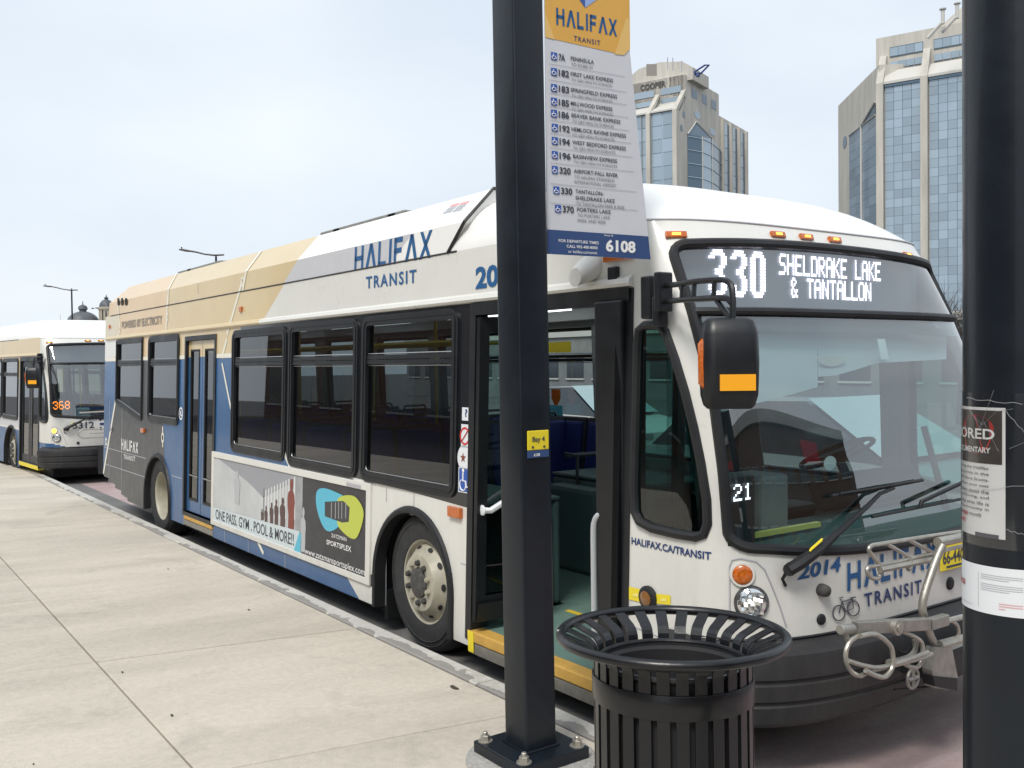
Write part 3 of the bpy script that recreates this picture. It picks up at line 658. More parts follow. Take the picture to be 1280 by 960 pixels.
    # ---- side glass behind the screen, both sides
    for ptf in (side_pt, left_pt):
        P = SW; m = MB(); m.tube([ptf(x, z, .002) for x, z in dens(P, .06)], .024, 8, closed=True); f = m.build('corner_window', 'rubber', bus, smooth=True)
        Pd = dens(P, .06); cx = sum(p[0] for p in Pd)/len(Pd); zs_ = sorted(set(round(p[1], 3) for p in Pd))
        m = MB(); z0, z1 = min(p[1] for p in P), max(p[1] for p in P); V = []; nn, mm = 18, 8
        def span(z):
            xs_ = []
            for a, b in zip(P, P[1:]+P[:1]):
                if (a[1]-z)*(b[1]-z) <= 0 and a[1] != b[1]: xs_.append(a[0]+(z-a[1])/(b[1]-a[1])*(b[0]-a[0]))
            return min(xs_), max(xs_)
        for i in range(nn+1):
            z = z0+.004+(z1-z0-.008)*i/nn; a, b = span(z)
            for j in range(mm+1): V.append(ptf(a+(b-a)*j/mm, z, -.004))
        m.add(V, [(i*(mm+1)+j, i*(mm+1)+j+1, (i+1)*(mm+1)+j+1, (i+1)*(mm+1)+j) for i in range(nn) for j in range(mm)]); m.build('pane', 'glass_green', f, smooth=True)
    # ---- bumper
    prof = [(-.02, .725), (.075, .70), (.105, .68), (.118, .64), (.116, .575), (.104, .565), (.104, .553), (.114, .545), (.112, .475), (.10, .465), (.10, .453), (.108, .445), (.098, .37), (.06, .34), (-.02, .33)]
    path = [(2.42, 0), (2.5, 0)]+[(FX(YC+t*1.295*.9995, .6), YC+t*1.295) for t in ts]+[(2.5, 2.59), (2.42, 2.59)]; V = []; m = MB()
    for k, (px, py) in enumerate(path):
        a = Vector(path[max(0, k-1)]); b = Vector(path[min(len(path)-1, k+1)]); t = (b-a).normalized(); nr = Vector((t.y, -t.x))
        kk = min(1, max(0, (px-2.42)/.12))
        for o_, z in prof: V.append((px+nr.x*o_*kk, py+nr.y*o_*kk, z))
    n = len(prof); m.add(V, [(i*n+j, i*n+j+1, (i+1)*n+j+1, (i+1)*n+j) for i in range(len(path)-1) for j in range(n-1)])
    m.build('bumper', 'bumper_black', bus, smooth=True, ang=.5)
    m = MB(); m.tube([(FX(y, .727)+.003, y, .727) for y in [.02+2.55*k/50 for k in range(51)]], .007, 5); m.build('panel_joint', 'rubber', bus)
    # ---- side trims
    for nm, a, b, mt in (('belt_rail', bnd[1][0], DOOR[1]+.01, 'white_paint'), ('belt_rail', -8.95, bnd[1][0], 'gold_paint')):
        if not A: mt = 'gold_paint'
        m = MB(); V = []; pr = [(0, 2.405), (.018, 2.41), (.03, 2.425), (.024, 2.45), (.006, 2.462), (0, 2.465)]
        for x in (a, b): V += [side_pt(x, z, o_) for o_, z in pr]
        m.add(V, [(j, j+1, len(pr)+j+1, len(pr)+j) for j in range(len(pr)-1)]+[tuple(range(6)), tuple(range(6, 12))]); m.build(nm, mt, bus)
    m = MB(); m.tube([side_pt(-8.75, 2.755, .001), side_pt(.45, 2.755, .001)], .0065, 5); m.build('roof_joint', 'rubber', bus)
    for cx, cz, lst in ((ARCH_F[0], ARCH_F[1], ((side_pt, 1),)), (ARCH_R[0], ARCH_R[1], ((side_pt, 1),))):
        m = MB(); R0, R1 = .498, .555; O = [(cx-R1, .225)]; I = [(cx-R0, .225)]
        for k in range(25):
            q = math.pi-math.pi*k/24; O.append((cx+R1*math.cos(q), cz+R1*math.sin(q))); I.append((cx+R0*math.cos(q), cz+R0*math.sin(q)))
        O.append((cx+R1, .225)); I.append((cx+R0, .225)); V = []
        for (a, b), (c_, d_) in zip(O, I):
            am, bm_ = (a+c_)/2, (b+d_)/2
            V += [side_pt(a, b, .0), side_pt(a*.85+c_*.15, b*.85+d_*.15, .022), side_pt(am, bm_, .03), side_pt(a*.15+c_*.85, b*.15+d_*.85, .022), side_pt(c_, d_, -.06)]
        m.add(V, [(i*5+j, i*5+j+1, (i+1)*5+j+1, (i+1)*5+j) for i in range(len(O)-1) for j in range(4)]); m.build('wheel_arch', 'rubber', bus, smooth=True)
        m = MB(); m.lathe([(.56, .05), (.56, .75), (.1, .76)], (cx, 0, cz), 'y', 24, a0=-.2, a1=math.pi+.2); m.box(cx-.6, cx+.6, .75, .78, .2, cz+.5); m.build('wheel_well', 'bin_inside', bus)
    wheel(bus, .01, .507, .075); wheel(bus, -6.26, .44, .06, rear=True); wheel(bus, .01, .507, 2.52, side=-1); wheel(bus, -6.26, .44, 2.53, rear=True, side=-1)
    for b_ in ((-6.80, -6.76, .08, .4, .12, .36), (-.62, -.56, .08, .5, .12, .34)): m = MB(); m.box(*b_); m.build('mud_flap', 'rubber', bus)
    # ---- underside, rear, floor, ceiling
    m = MB(); m.box(.62, 2.5, .16, 2.47, .15, .29); m.build('chassis', 'bin_inside', bus); m = MB(); m.box(-5.7, -.66, .12, 2.47, .15, .29); m.build('chassis', 'bin_inside', bus); m = MB(); m.box(-8.6, -6.9, .3, 2.3, .34, .6); m.build('chassis', 'bin_inside', bus); m = MB(); m.box(-8.9, 2.45, .8, 1.8, .2, .3); m.build('chassis', 'bin_inside', bus)  # chassis set low in black, so the gap below the skirt reads as shadow
    m = MB(); V = []
    for z in (.5, .9, 1.5, 2.1, 2.55, 2.755):
        xx = XR-.12*min(1, (2.9-z)/1.2); yy = YC-hw(z)
        V += [(XR, yy, z), (XR-.05, yy+.02, z), (xx, yy+.16, z), (xx-.04, YC, z), (xx, 2.59-yy-.16, z), (XR-.05, 2.59-yy-.02, z), (XR, 2.59-yy, z)]
    m.add(V, [(i*7+j, i*7+j+1, (i+1)*7+j+1, (i+1)*7+j) for i in range(5) for j in range(6)]); m.build('rear_panel', 'blue_paint', bus, smooth=True)
    m = MB(); m.box(-9.25, -9.0, .06, 2.5, .42, .62); m.build('rear_bumper', 'bumper_black', bus, bevel=.03)
    for b_ in ((-7.4, 2.45, .88, 1.70), (-5.58, -.68, .09, .878), (.56, 2.45, .09, .878), (-5.58, -.68, 1.702, 2.5), (.56, 2.45, 1.702, 2.5)): m = MB(); m.box(*b_, FLOOR-.04, FLOOR); m.build('floor', 'floor_teal', bus)
    m = MB(); m.box(XR+.1, 2.2, .18, 2.41, 2.50, 2.53); m.box(XR+.1, 2.2, .10, .32, 2.40, 2.52); m.box(XR+.1, 2.2, 2.27, 2.49, 2.40, 2.52); m.build('ceiling', 'ceiling_pale', bus)
    for y in (.62, 1.97):
        for a in (-8.3, -5.5, -2.7, .0):
            m = MB(); m.box(a, a+(2.0 if a < 0 else 1.5), y-.03, y+.03, 2.47, 2.497); m.build('ceiling_lamp', 'cool_lamp', bus)
    for b_ in ((-.66, .54, .10, .86, 1.06, 1.09), (-.66, .54, .80, .86, FLOOR, 1.057), (-.66, .54, 1.72, 2.49, 1.06, 1.09), (-.66, .54, 1.72, 1.78, FLOOR, 1.057), (-6.9, -5.6, .12, .8, 1.06, 1.09), (-6.9, -5.6, .78, .84, FLOOR, 1.057), (-8.9, -6.9, .12, 2.46, .50, .75)): m = MB(); m.box(*b_); m.build('wheel_housing', 'dash_teal', bus, bevel=.03)
    # ---- seats
    sp = [(-1.2, .56), (-2.0, .56), (-2.8, .56), (-3.6, .56), (-1.2, 1.95), (-2.0, 1.95), (-2.8, 1.95), (-3.6, 1.95), (-4.4, 1.95), (-5.4, 1.95), (-7.1, .56), (-7.9, .56), (-7.1, 1.95), (-7.9, 1.95)]
    proto = None
    for x, y in sp:
        if proto is None:
            proto = []
            s = MB(); V = []
            for yy in (0, .46):
                s.obox((x+.22, y-.235+yy, FLOOR+.45), (.22, 0, .02), (0, .215, 0), (-.003, 0, .04))
            o1 = s.build('seat', 'seat_blue', bus, bevel=.03)
            s = MB()
            for yy in (0, .46):
                s.obox((x-.035, y-.235+yy, FLOOR+.80), (-.05, 0, .34), (0, .2, 0), (.028, 0, .006))
            b1 = s.build('backrest', 'seat_blue', o1, bevel=.025)
            s = MB()
            for yy in (0, .46):
                s.obox((x-.065, y-.235+yy, FLOOR+.81), (-.05, 0, .36), (0, .22, 0), (.02, 0, .006)); s.tube([(x-.13, y-.40+yy, FLOOR+1.14), (x-.14, y-.36+yy, FLOOR+1.21), (x-.14, y-.11+yy, FLOOR+1.21), (x-.13, y-.07+yy, FLOOR+1.14)], .014, 6)
            s.box(x+.05, x+.12, y-.2, y+.2, FLOOR, FLOOR+.42); c1 = s.build('seat_frame', 'seat_shell', o1, bevel=.01); proto = (o1, b1, c1, x, y)
        else:
            for o_ in [proto[0]]:
                c = o_.copy(); C.objects.link(c); c.parent = bus; c.location = (x-proto[3], y-proto[4], 0)
                for q in (proto[1], proto[2]): d_ = q.copy(); C.objects.link(d_); d_.parent = c
    # the two aisle-facing seats opposite the front door
    for k in range(3):
        x = PY(702, 560, 2.25).x-.52+k*.47; m = MB(); m.obox((x, 2.14, .88), (.205, 0, 0), (0, .2, -.01), (0, 0, .04)); st = m.build('seat', 'seat_blue', bus, bevel=.03)
        m = MB(); m.obox((x, 2.36, 1.17), (.195, 0, 0), (0, .025, 0), (0, .035, .30)); m.build('backrest', 'seat_blue', st, bevel=.03)
        m = MB(); m.obox((x, 2.39, 1.18), (.225, 0, 0), (0, .02, 0), (0, .035, .33)); m.build('seat_frame', 'seat_shell', st, bevel=.015)
    m = MB(); xx = PY(735, 590, 1.9).x
    m.box(xx-.12, xx+.5, 1.55, 2.4, FLOOR, 1.02); m.build('engine_housing', 'dash_teal', bus, bevel=.04)
    m = MB(); m.tube([(xx-.05, 1.7, 1.24), (xx-.05, 2.1, 1.24)], .018, 8); m.tube([(xx+.1, 1.7, 1.02), (xx+.1, 1.7, 1.26), (xx-.05, 1.7, 1.26)], .014, 6); m.build('arm_rest', 'seat_shell', bus)
    # ---- stanchions
    for (x, y) in ((-.9, .95), (-.9, 1.6), (-2.4, .95), (-2.4, 1.65), (-4.0, .9), (-4.0, 1.65), (-5.3, .7)):
        m = MB(); m.cyl((x, y, FLOOR), (x, y, 2.5), .017, 8); m.build('grab_pole', 'pole_yellow', bus)
    for y_ in (.9, 1.65): m = MB(); m.tube([(-8, y_, 2.2), (-.9, y_, 2.2)], .016, 8); m.build('grab_rail', 'pole_yellow', bus)
    # ---- driver's place
    m = MB(); V = []
    for z, x0 in ((.8, 2.2), (1.10, 2.35)):
        pass
    ys_ = [.14+(2.59-.28)*k/20 for k in range(21)]
    for y in ys_: V += [(2.22+.1*abs(y-YC)/1.3*0, y, .4), (2.22, y, 1.10), (2.45, y, 1.13), (FX(y, 1.1)-.10, y, 1.06)]
    m.add(V, [(i*4+j, i*4+j+1, (i+1)*4+j+1, (i+1)*4+j) for i in range(20) for j in range(3)]); m.build('dashboard', 'dash_teal', bus, smooth=True, ang=.5)
    m = MB(); m.obox((2.22, 1.95, 1.22), (.16, 0, .05), (0, .34, 0), (-.05, 0, .09)); m.build('instrument_binnacle', 'dash_dark', bus, bevel=.03)
    m = MB(); c = Vector((2.02, 1.93, 1.42)); ax = Vector((-.45, 0, .9)).normalized(); e1 = Vector((0, 1, 0)); e2 = ax.cross(e1)
    m.tube([c+e1*.235*math.cos(a)+e2*.235*math.sin(a) for a in [2*math.pi*k/32 for k in range(32)]], .015, 8, closed=True)
    for a in (.3, 2.84, 4.7): m.tube([c-ax*.03, c+e1*.23*math.cos(a)+e2*.23*math.sin(a)], .013, 6)
    m.cyl(c-ax*.05, c+ax*.0, .05, 12); m.tube([c-ax*.04, c-ax*.35], .03, 8); m.build('steering_wheel', 'dash_dark', bus, smooth=True)
    m = MB(); m.obox((1.45, 1.95, 1.0), (.24, 0, 0), (0, .24, 0), (0, 0, .05)); m.obox((1.2, 1.95, 1.38), (-.05, 0, .38), (0, .23, 0), (.04, 0, 0)); m.box(1.3, 1.6, 1.8, 2.1, FLOOR, .96); m.build('driver_seat', 'dash_dark', bus, bevel=.04)
    m = MB(); m.box(2.25, 2.5, .62, .84, 1.12, 1.42); m.build('fare_box', 'interior_grey', bus, bevel=.02)
    m = MB(); m.obox((.98, 1.95, 1.45), (.012, 0, 0), (0, .48, 0), (0, 0, .6)); m.build('driver_screen', 'glass_far', bus)
    m = MB(); m.obox((2.33, .30, 1.72), (.0, .02, .0), (.02, 0, .1), (-.06, 0, .35)); m.tube([(2.6, 2.2, 1.1), (2.45, 2.2, 1.6)], .02); m.build('air_duct', 'dash_dark', bus)
    # destination display, its dots are lit
    DX = lambda y: FX(y, 2.58)-.075
    def PV(u, v):
        x = 2.4
        for _ in range(20): p = PX(u, v, x); x = DX(min(2.4, max(.2, p.y)))+.008
        return PX(u, v, x)
    nz, ny = 8, 24; m = MB(); V = []
    for i in range(nz+1):
        for j in range(ny+1):
            y = .125+2.34*j/ny; z = 2.262+(.37)*i/nz; V.append((DX(y), y, z))
    m.add(V, [(i*(ny+1)+j, i*(ny+1)+j+1, (i+1)*(ny+1)+j+1, (i+1)*(ny+1)+j) for i in range(nz) for j in range(ny)]); ds = m.build('display', 'sign_panel', bus, smooth=True)
    m = MB(); m.box(1.8, 2.40, .15, 2.44, 2.25, 2.262); m.poly([(2.4, .16, 2.262)]+[(FX(y, 2.262)-.03, y, 2.262) for y in [.16+2.27*k/20 for k in range(21)]]+[(2.4, 2.43, 2.262)]); m.build('display_tray', 'dash_dark', bus)
    if A:
        def dots(s, ul, ur, vt, vb, um, sub):
            a, b = PV(ul, (vt+vb)/2).y, PV(ur, (vt+vb)/2).y; z1, z0 = PV(um, vt).z, PV(um, vb).z
            v, f = led_word(s, 1, 1, sub); mm = MB(); mm.add([(DX(a+(b-a)*p)+.008, a+(b-a)*p, z0+(z1-z0)*q) for p, q in v], f); mm.build('lit_dots', 'led_white', ds)
        g3 = '001111100 011111110 111000111 000000111 000000111 000001110 000111100 000111100 000001110 000000111 000000111 111000111 111000111 011111110 001111100'.split()
        g0 = ['001111100', '011111110']+['111000111']*11+['011111110', '001111100']; V = []; Fs = []
        a, b = PV(886, 342).y, PV(957, 342).y; z1, z0 = PV(921, 312).z, PV(921, 371).z; dy = (b-a)/31; dz = (z1-z0)/15
        for k, g in enumerate((g3, g3, g0)):
            for i_, row in enumerate(g):
                for j_, bit in enumerate(row):
                    if bit == '1': y = a+(k*11+j_)*dy; z = z1-(i_+1)*dz; o = len(V); V += [(DX(y)+.008, y, z), (DX(y)+.008, y+dy*.98, z), (DX(y)+.008, y+dy*.98, z+dz*.72), (DX(y)+.008, y, z+dz*.72)]; Fs.append((o, o+1, o+2, o+3))
        mm = MB(); mm.add(V, Fs); mm.build('lit_dots', 'led_white', ds)
        dots('SHELDRAKE LAKE', 974, 1101, 322, 347, 1037, 2)
        dots('& TANTALLON', 989, 1089, 350, 374, 1039, 2)
        v, f = led_word('21', 1, 1, 2); a_, b_ = PX(917, 627, 2.6), PX(940, 603, 2.6)
        m = MB(); m.add([(2.6, a_.y+(b_.y-a_.y)*s, a_.z+(b_.z-a_.z)*t) for s, t in v], f); m.build('run_number', 'led_white', bus)
        m = MB(); m.box(2.56, 2.59, a_.y-.03, b_.y+.03, 1.1, b_.z+.03); m.build('number_holder', 'dash_dark', bus)
    else:
        v, f = led_word('368', 1, 1, 2); m = MB(); m.add([(2.72, .13+.29*s, 1.42+.15*t) for s, t in v], f); m.build('run_number', 'led_orange', bus)
        m = MB(); m.box(2.68, 2.715, .10, .46, 1.12, 1.56); m.build('number_holder', 'dash_dark', bus)
    # ---- marker lamps above the screen
    for u, v in [(844.5, 294), (971, 294), (1006.5, 297), (1042, 300.5), (1133, 319.5)]:
        p = PF(u, v); n_ = Vector((1, (FX(p.y, p.z)-FX(p.y+.02, p.z))/.02, .35)).normalized(); t_ = Vector((-n_.y, n_.x, 0)).normalized(); up = n_.cross(t_)
        m = MB(); m.obox(Vector(p)+n_*.008, t_*.055, up*.017, n_*.009); b = m.build('marker_lamp', 'amber', bus, bevel=.005)
        m = MB(); m.obox(Vector(p)+n_*.019, t_*.022, up*.006, n_*.003); m.build('bulb', 'amber_lit', b)
    # ---- mirror at the kerb side
    mc = PY(911, 454, -.27); fw = Vector((.80, -.60, 0)); rt = Vector((.60, .80, 0)); up = Vector((0, 0, 1))
    m = MB(); prof = [(-.172, .103, .05), (-.187, .088, .045), (-.13, .113, .075), (0, .117, .085), (.12, .114, .08), (.172, .10, .06), (.187, .08, .04)]
    prof = sorted(set(prof)); V = []
    for z, a, b in prof:
        for x_, y_ in rrect(-a, a, -b, b, min(a, b)*.6, 4): V.append(mc+rt*x_+fw*y_+up*z)
    n = 20+0; n = len(rrect(-1, 1, -1, 1, .3, 4)); m.add(V, [(i*n+j, i*n+(j+1) % n, (i+1)*n+(j+1) % n, (i+1)*n+j) for i in range(len(prof)-1) for j in range(n)]+[tuple(range(n)), tuple((len(prof)-1)*n+j for j in range(n))])
    mi = m.build('mirror', 'frame_black', bus, smooth=True, ang=.9)
    m = MB(); m.obox(mc+fw*.086+rt*.018+up*-.078, rt*.072, up*.033, fw*.003); m.build('reflector', 'reflector_amber', mi)
    m = MB(); V = []; m.tube([mc-rt*.105+up*(-.09)+fw*.03, mc-rt*.116+up*(-.08)+fw*.032, mc-rt*.116+up*(.08)+fw*.032, mc-rt*.105+up*(.09)+fw*.03], .017, 8); m.build('turn_lamp', 'amber', mi, smooth=True)
    AP = lambda l: smooth_pts([PY(u, v, y) for u, v, y in l])
    m = MB(); m.tube(AP([(832, 357, .0), (850, 355, -.05), (868, 352, -.12), (896, 349.5, -.21), (908, 351, -.25), (914, 357, -.262), (916, 372, -.27), (916, 400, -.275)]), .0135, 8)
    m.tube(AP([(830, 377, .0), (850, 375, -.05), (868, 374, -.12), (893, 372.5, -.21), (908, 373, -.25), (915, 379, -.265)]), .0135, 8); m.tube([PY(896, 375, -.21), PY(913, 398, -.27)], .0125, 8)
    for a, b in (((853, 355, -.06), (852, 375, -.06)), ((868, 352.5, -.12), (867, 374, -.12)), ((893, 350, -.21), (892, 373, -.21))): m.tube([PY(*a), PY(*b)], .011, 6)
    m.build('mirror_arm', 'frame_black', mi, smooth=True)
    m = MB(); a = PY(813, 372, .03); m.obox(a, (.036, 0, 0), (0, .035, 0), (0, 0, .105)); m.obox(PY(829, 365, .0), (.022, 0, 0), (0, .045, 0), (0, 0, .095)); m.obox(PY(825, 390, .02), (.028, 0, 0), (0, .03, 0), (0, 0, .075)); m.build('mirror_bracket', 'frame_black', mi, bevel=.008)
    # ---- lamps low on the nose
    def disc_on(u, v, r, mt, name, d=.02, parent=bus, ring_=None, off=0):
        p = Vector(PF(u, v)); gy = (FX(p.y+.02, p.z)-FX(p.y-.02, p.z))/.04; nn_ = Vector((1, -gy, .02)).normalized()
        m = MB(); e1 = Vector((-nn_.y, nn_.x, 0)).normalized(); e2 = nn_.cross(e1); V = []; pr = [(r, off), (r, off+d*.5), (r*.85, off+d*.85), (r*.5, off+d), (.001, off+d*1.05)]
        for rr_, h in pr:
            for k in range(24): q = 2*math.pi*k/24; V.append(p+e1*rr_*math.cos(q)+e2*rr_*math.sin(q)+nn_*h)
        m.add(V, [(i*24+k, i*24+(k+1) % 24, (i+1)*24+(k+1) % 24, (i+1)*24+k) for i in range(4) for k in range(24)]); o = m.build(name, mt, parent, smooth=True)
        if ring_:
            m = MB(); m.tube([p+e1*(r+.004)*math.cos(q)+e2*(r+.004)*math.sin(q)+nn_*(off+.004) for q in [2*math.pi*k/24 for k in range(24)]], .009, 6, closed=True); m.build('bezel', ring_, o, smooth=True)
        return o, p, nn_, e1, e2
    def outline_on_front(pts, r, name, mt):
        m = MB(); m.tube([PF(u, v, .002) for u, v in pts], r, 5); return m.build(name, mt, bus)
    outline_on_front([(912, 775), (912, 740), (912, 708), (915, 700), (925, 698), (945, 702), (956, 712), (966, 735), (975, 758), (983, 783)], .0045, 'lamp_fairing_joint', 'grey_text')
    disc_on(928, 718, .047, 'amber_lit' if not A else 'amber', 'turn_signal', .022, ring_='white_paint')
    o, p, n_, e1, e2 = disc_on(939, 753, .068, 'chrome', 'headlight', .02, ring_='lens_dark')
    rr_ = random.Random(4)
    for k in range(19):
        q = 2.4*k; r_ = .0145*math.sqrt(k); a = p+n_*(.033-.006*(r_/.06)**2)+e1*r_*math.cos(q)+e2*(r_*math.sin(q)); w1 = e1*.0075+n_*rr_.uniform(-.004, .004); w2 = e2*.0075+n_*rr_.uniform(-.004, .004)
        m = MB(); m.poly([a-w1-w2, a+w1-w2, a+w1+w2, a-w1+w2]); m.build('lamp_facet', 'headlamp_lit' if A and k in (0, 1, 3, 4, 8) else 'chrome', o)
    m = MB(); V = []
    for rad, h in ((.074, .02), (.06, .036), (.035, .046), (.012, .05), (.001, .05)):
        for k in range(24): q = 2*math.pi*k/24; V.append(p+e1*rad*math.cos(q)+e2*rad*math.sin(q)+n_*h)
    m.add(V, [(i*24+k, i*24+(k+1) % 24, (i+1)*24+(k+1) % 24, (i+1)*24+k) for i in range(4) for k in range(24)]); m.build('lens', 'glass_clear', o, smooth=True)
    if A: disc_on(1026, 737, .03, 'hub_dirty', 'sensor', .05)
    disc_on(1026, 774, .026, 'rubber', 'rubber_plug', .012); disc_on(1187, 729, .034, 'rubber', 'rubber_plug', .012)
    # ---- wipers
    def PFo(u, v, o_): return PF(u, v, o_)
    m = MB(); m.cyl(PF(989, 710, 0), PF(987, 712, .07), .03, 12); m.tube([PF(987, 712, .06), PF(1000, 704, .07), PF(1026, 686, .06), PF(1045, 668, .05)], [.03, .032, .024, .018], 8)
    m.tube([PF(1045, 668, .05), PF(1085, 632, .045), PF(1100, 617, .045), PF(1117, 610, .04)], [.016, .012, .01, .009], 6); m.tube([PF(983, 715, .05), PF(978, 724, .03), PF(982, 732, .01)], .008, 6); wp = m.build('wiper', 'rubber', bus, smooth=True)
    m = MB(); m.tube([PF(1040, 620, .025), PF(1075, 615, .03), PF(1117, 607, .03), PF(1153, 600, .02)], .009, 6); m.tube([PF(1050, 617, .04), PF(1090, 611, .05), PF(1117, 606, .05), PF(1140, 602, .03)], .006, 6); m.build('blade', 'rubber', wp)
    m = MB(); m.obox(PF(1020, 681, .085), (PF(1028, 674, .085)-PF(1020, 681, .085))*.9, (0, .004, .006), (.004, 0, 0)); m.build('wiper_tag', 'yellow', wp)
    m = MB(); m.tube([PF(1090, 646, .02), PF(1130, 638, .03), PF(1160, 632, .03), PF(1200, 624, .02)], .008, 6); m.tube([PF(1150, 635, .04), PF(1152, 627, .05), PF(1210, 600, .05)], .012, 6); m.build('wiper', 'rubber', bus)
    return bus, G2, bnd, (wl0, wl1)
def rear_door(bus, x0, x1, zt_, zb_, closed_front=False):
    m = MB(); ring(m, [(x0-.03, zb_-.04), (x1+.03, zb_-.04), (x1+.03, zt_+.03), (x0-.03, zt_+.03)], [(x0+.012, zb_+.0), (x1-.012, zb_+.0), (x1-.012, zt_-.02), (x0+.012, zt_-.02)], side_pt, -.08, .012)
    d = m.build('door_frame', 'frame_black', bus); xm = (x0+x1)/2
    for a, b in ((x0+.014, xm-.006), (xm+.006, x1-.014)):
        g = []; ez = 2.125
        P = [(a, zb_+.01), (b, zb_+.01), (b, zt_-.025), (a, zt_-.025)]; I = [(a+.085, zb_+.14), (b-.085, zb_+.14), (b-.085, zt_-.12), (a+.085, zt_-.12)]
        m = MB()
        def strip(p0, p1, q0, q1, mi): m.add([side_pt(*p0, -.025), side_pt(*p1, -.025), side_pt(*q1, -.025), side_pt(*q0, -.025)], [(0, 1, 2, 3)], mi)
        # lower part in the body blue, upper in the gold of the livery
        strip(P[0], P[1], (a, I[0][1]), (b, I[0][1]), 0)
        strip((a, I[0][1]), (I[0][0], I[0][1]), (a, ez), (I[0][0], ez), 0); strip((I[1][0], I[0][1]), (b, I[0][1]), (I[1][0], ez), (b, ez), 0)
        strip((a, ez), (I[0][0], ez), (a, I[2][1]), (I[0][0], I[2][1]), 1); strip((I[1][0], ez), (b, ez), (I[1][0], I[2][1]), (b, I[2][1]), 1)
        strip((a, I[2][1]), (b, I[2][1]), P[3], P[2], 1)
        lf = m.build('door_leaf', ['blue_paint', 'gold_paint'], bus)
        m = MB(); ring(m, I, inset(I, .022), side_pt, -.035, -.018); m.build('gasket', 'rubber', lf)
        m = MB(); m.poly([side_pt(x, z, -.034) for x, z in I]); m.build('pane', 'glass_side', lf)
        m = MB(); m.tube([side_pt(a+.09, .80, -.022), side_pt(b-.09, .80, -.022)], .008, 6); m.build('push_bar', 'dull_steel', lf)
    m = MB(); c = side_pt(xm, zb_-.005, 0); m.box(x0+.02, x1-.02, c[1]-.012, c[1]+.3, zb_-.085, zb_+.0); m.build('door_step', 'gold_wood', bus, bevel=.006)
    m = MB(); m.box(x0-.01, x1+.01, -.004, .25, .235, zb_-.09); m.build('step_sill', 'dull_steel', bus)
    return d
def disc(parent, name, x, z, r, mt, off=.004, n=20, rx=None):
    m = MB(); m.poly([side_pt(x+(rx or r)*math.cos(q), z+r*math.sin(q), off) for q in [2*math.pi*k/n for k in range(n)]]); return m.build(name, mt, parent)
def ringd(parent, name, x, z, r0, r1, mt, off=.004, n=20, kx=1):
    m = MB(); V = [side_pt(x+kx*r*math.cos(q), z+r*math.sin(q), off) for r in (r0, r1) for q in [2*math.pi*k/n for k in range(n)]]
    m.add(V, [(k, (k+1) % n, n+(k+1) % n, n+k) for k in range(n)]); return m.build(name, mt, parent)
def line_px(parent, pts, w, mt, name='stripe', off=.0032, n_=None):
    m = MB()
    for (a, b) in zip(pts, pts[1:]):
        A_, B_ = Vector(S(*a)), Vector(S(*b)); d = (B_-A_).normalized(); p = Vector((-d.y, d.x))*w/2
        m.add([side_pt(*(A_+p), off), side_pt(*(B_+p), off), side_pt(*(B_-p), off), side_pt(*(A_-p), off)], [(0, 1, 2, 3)])
    return m.build(name, mt, parent)
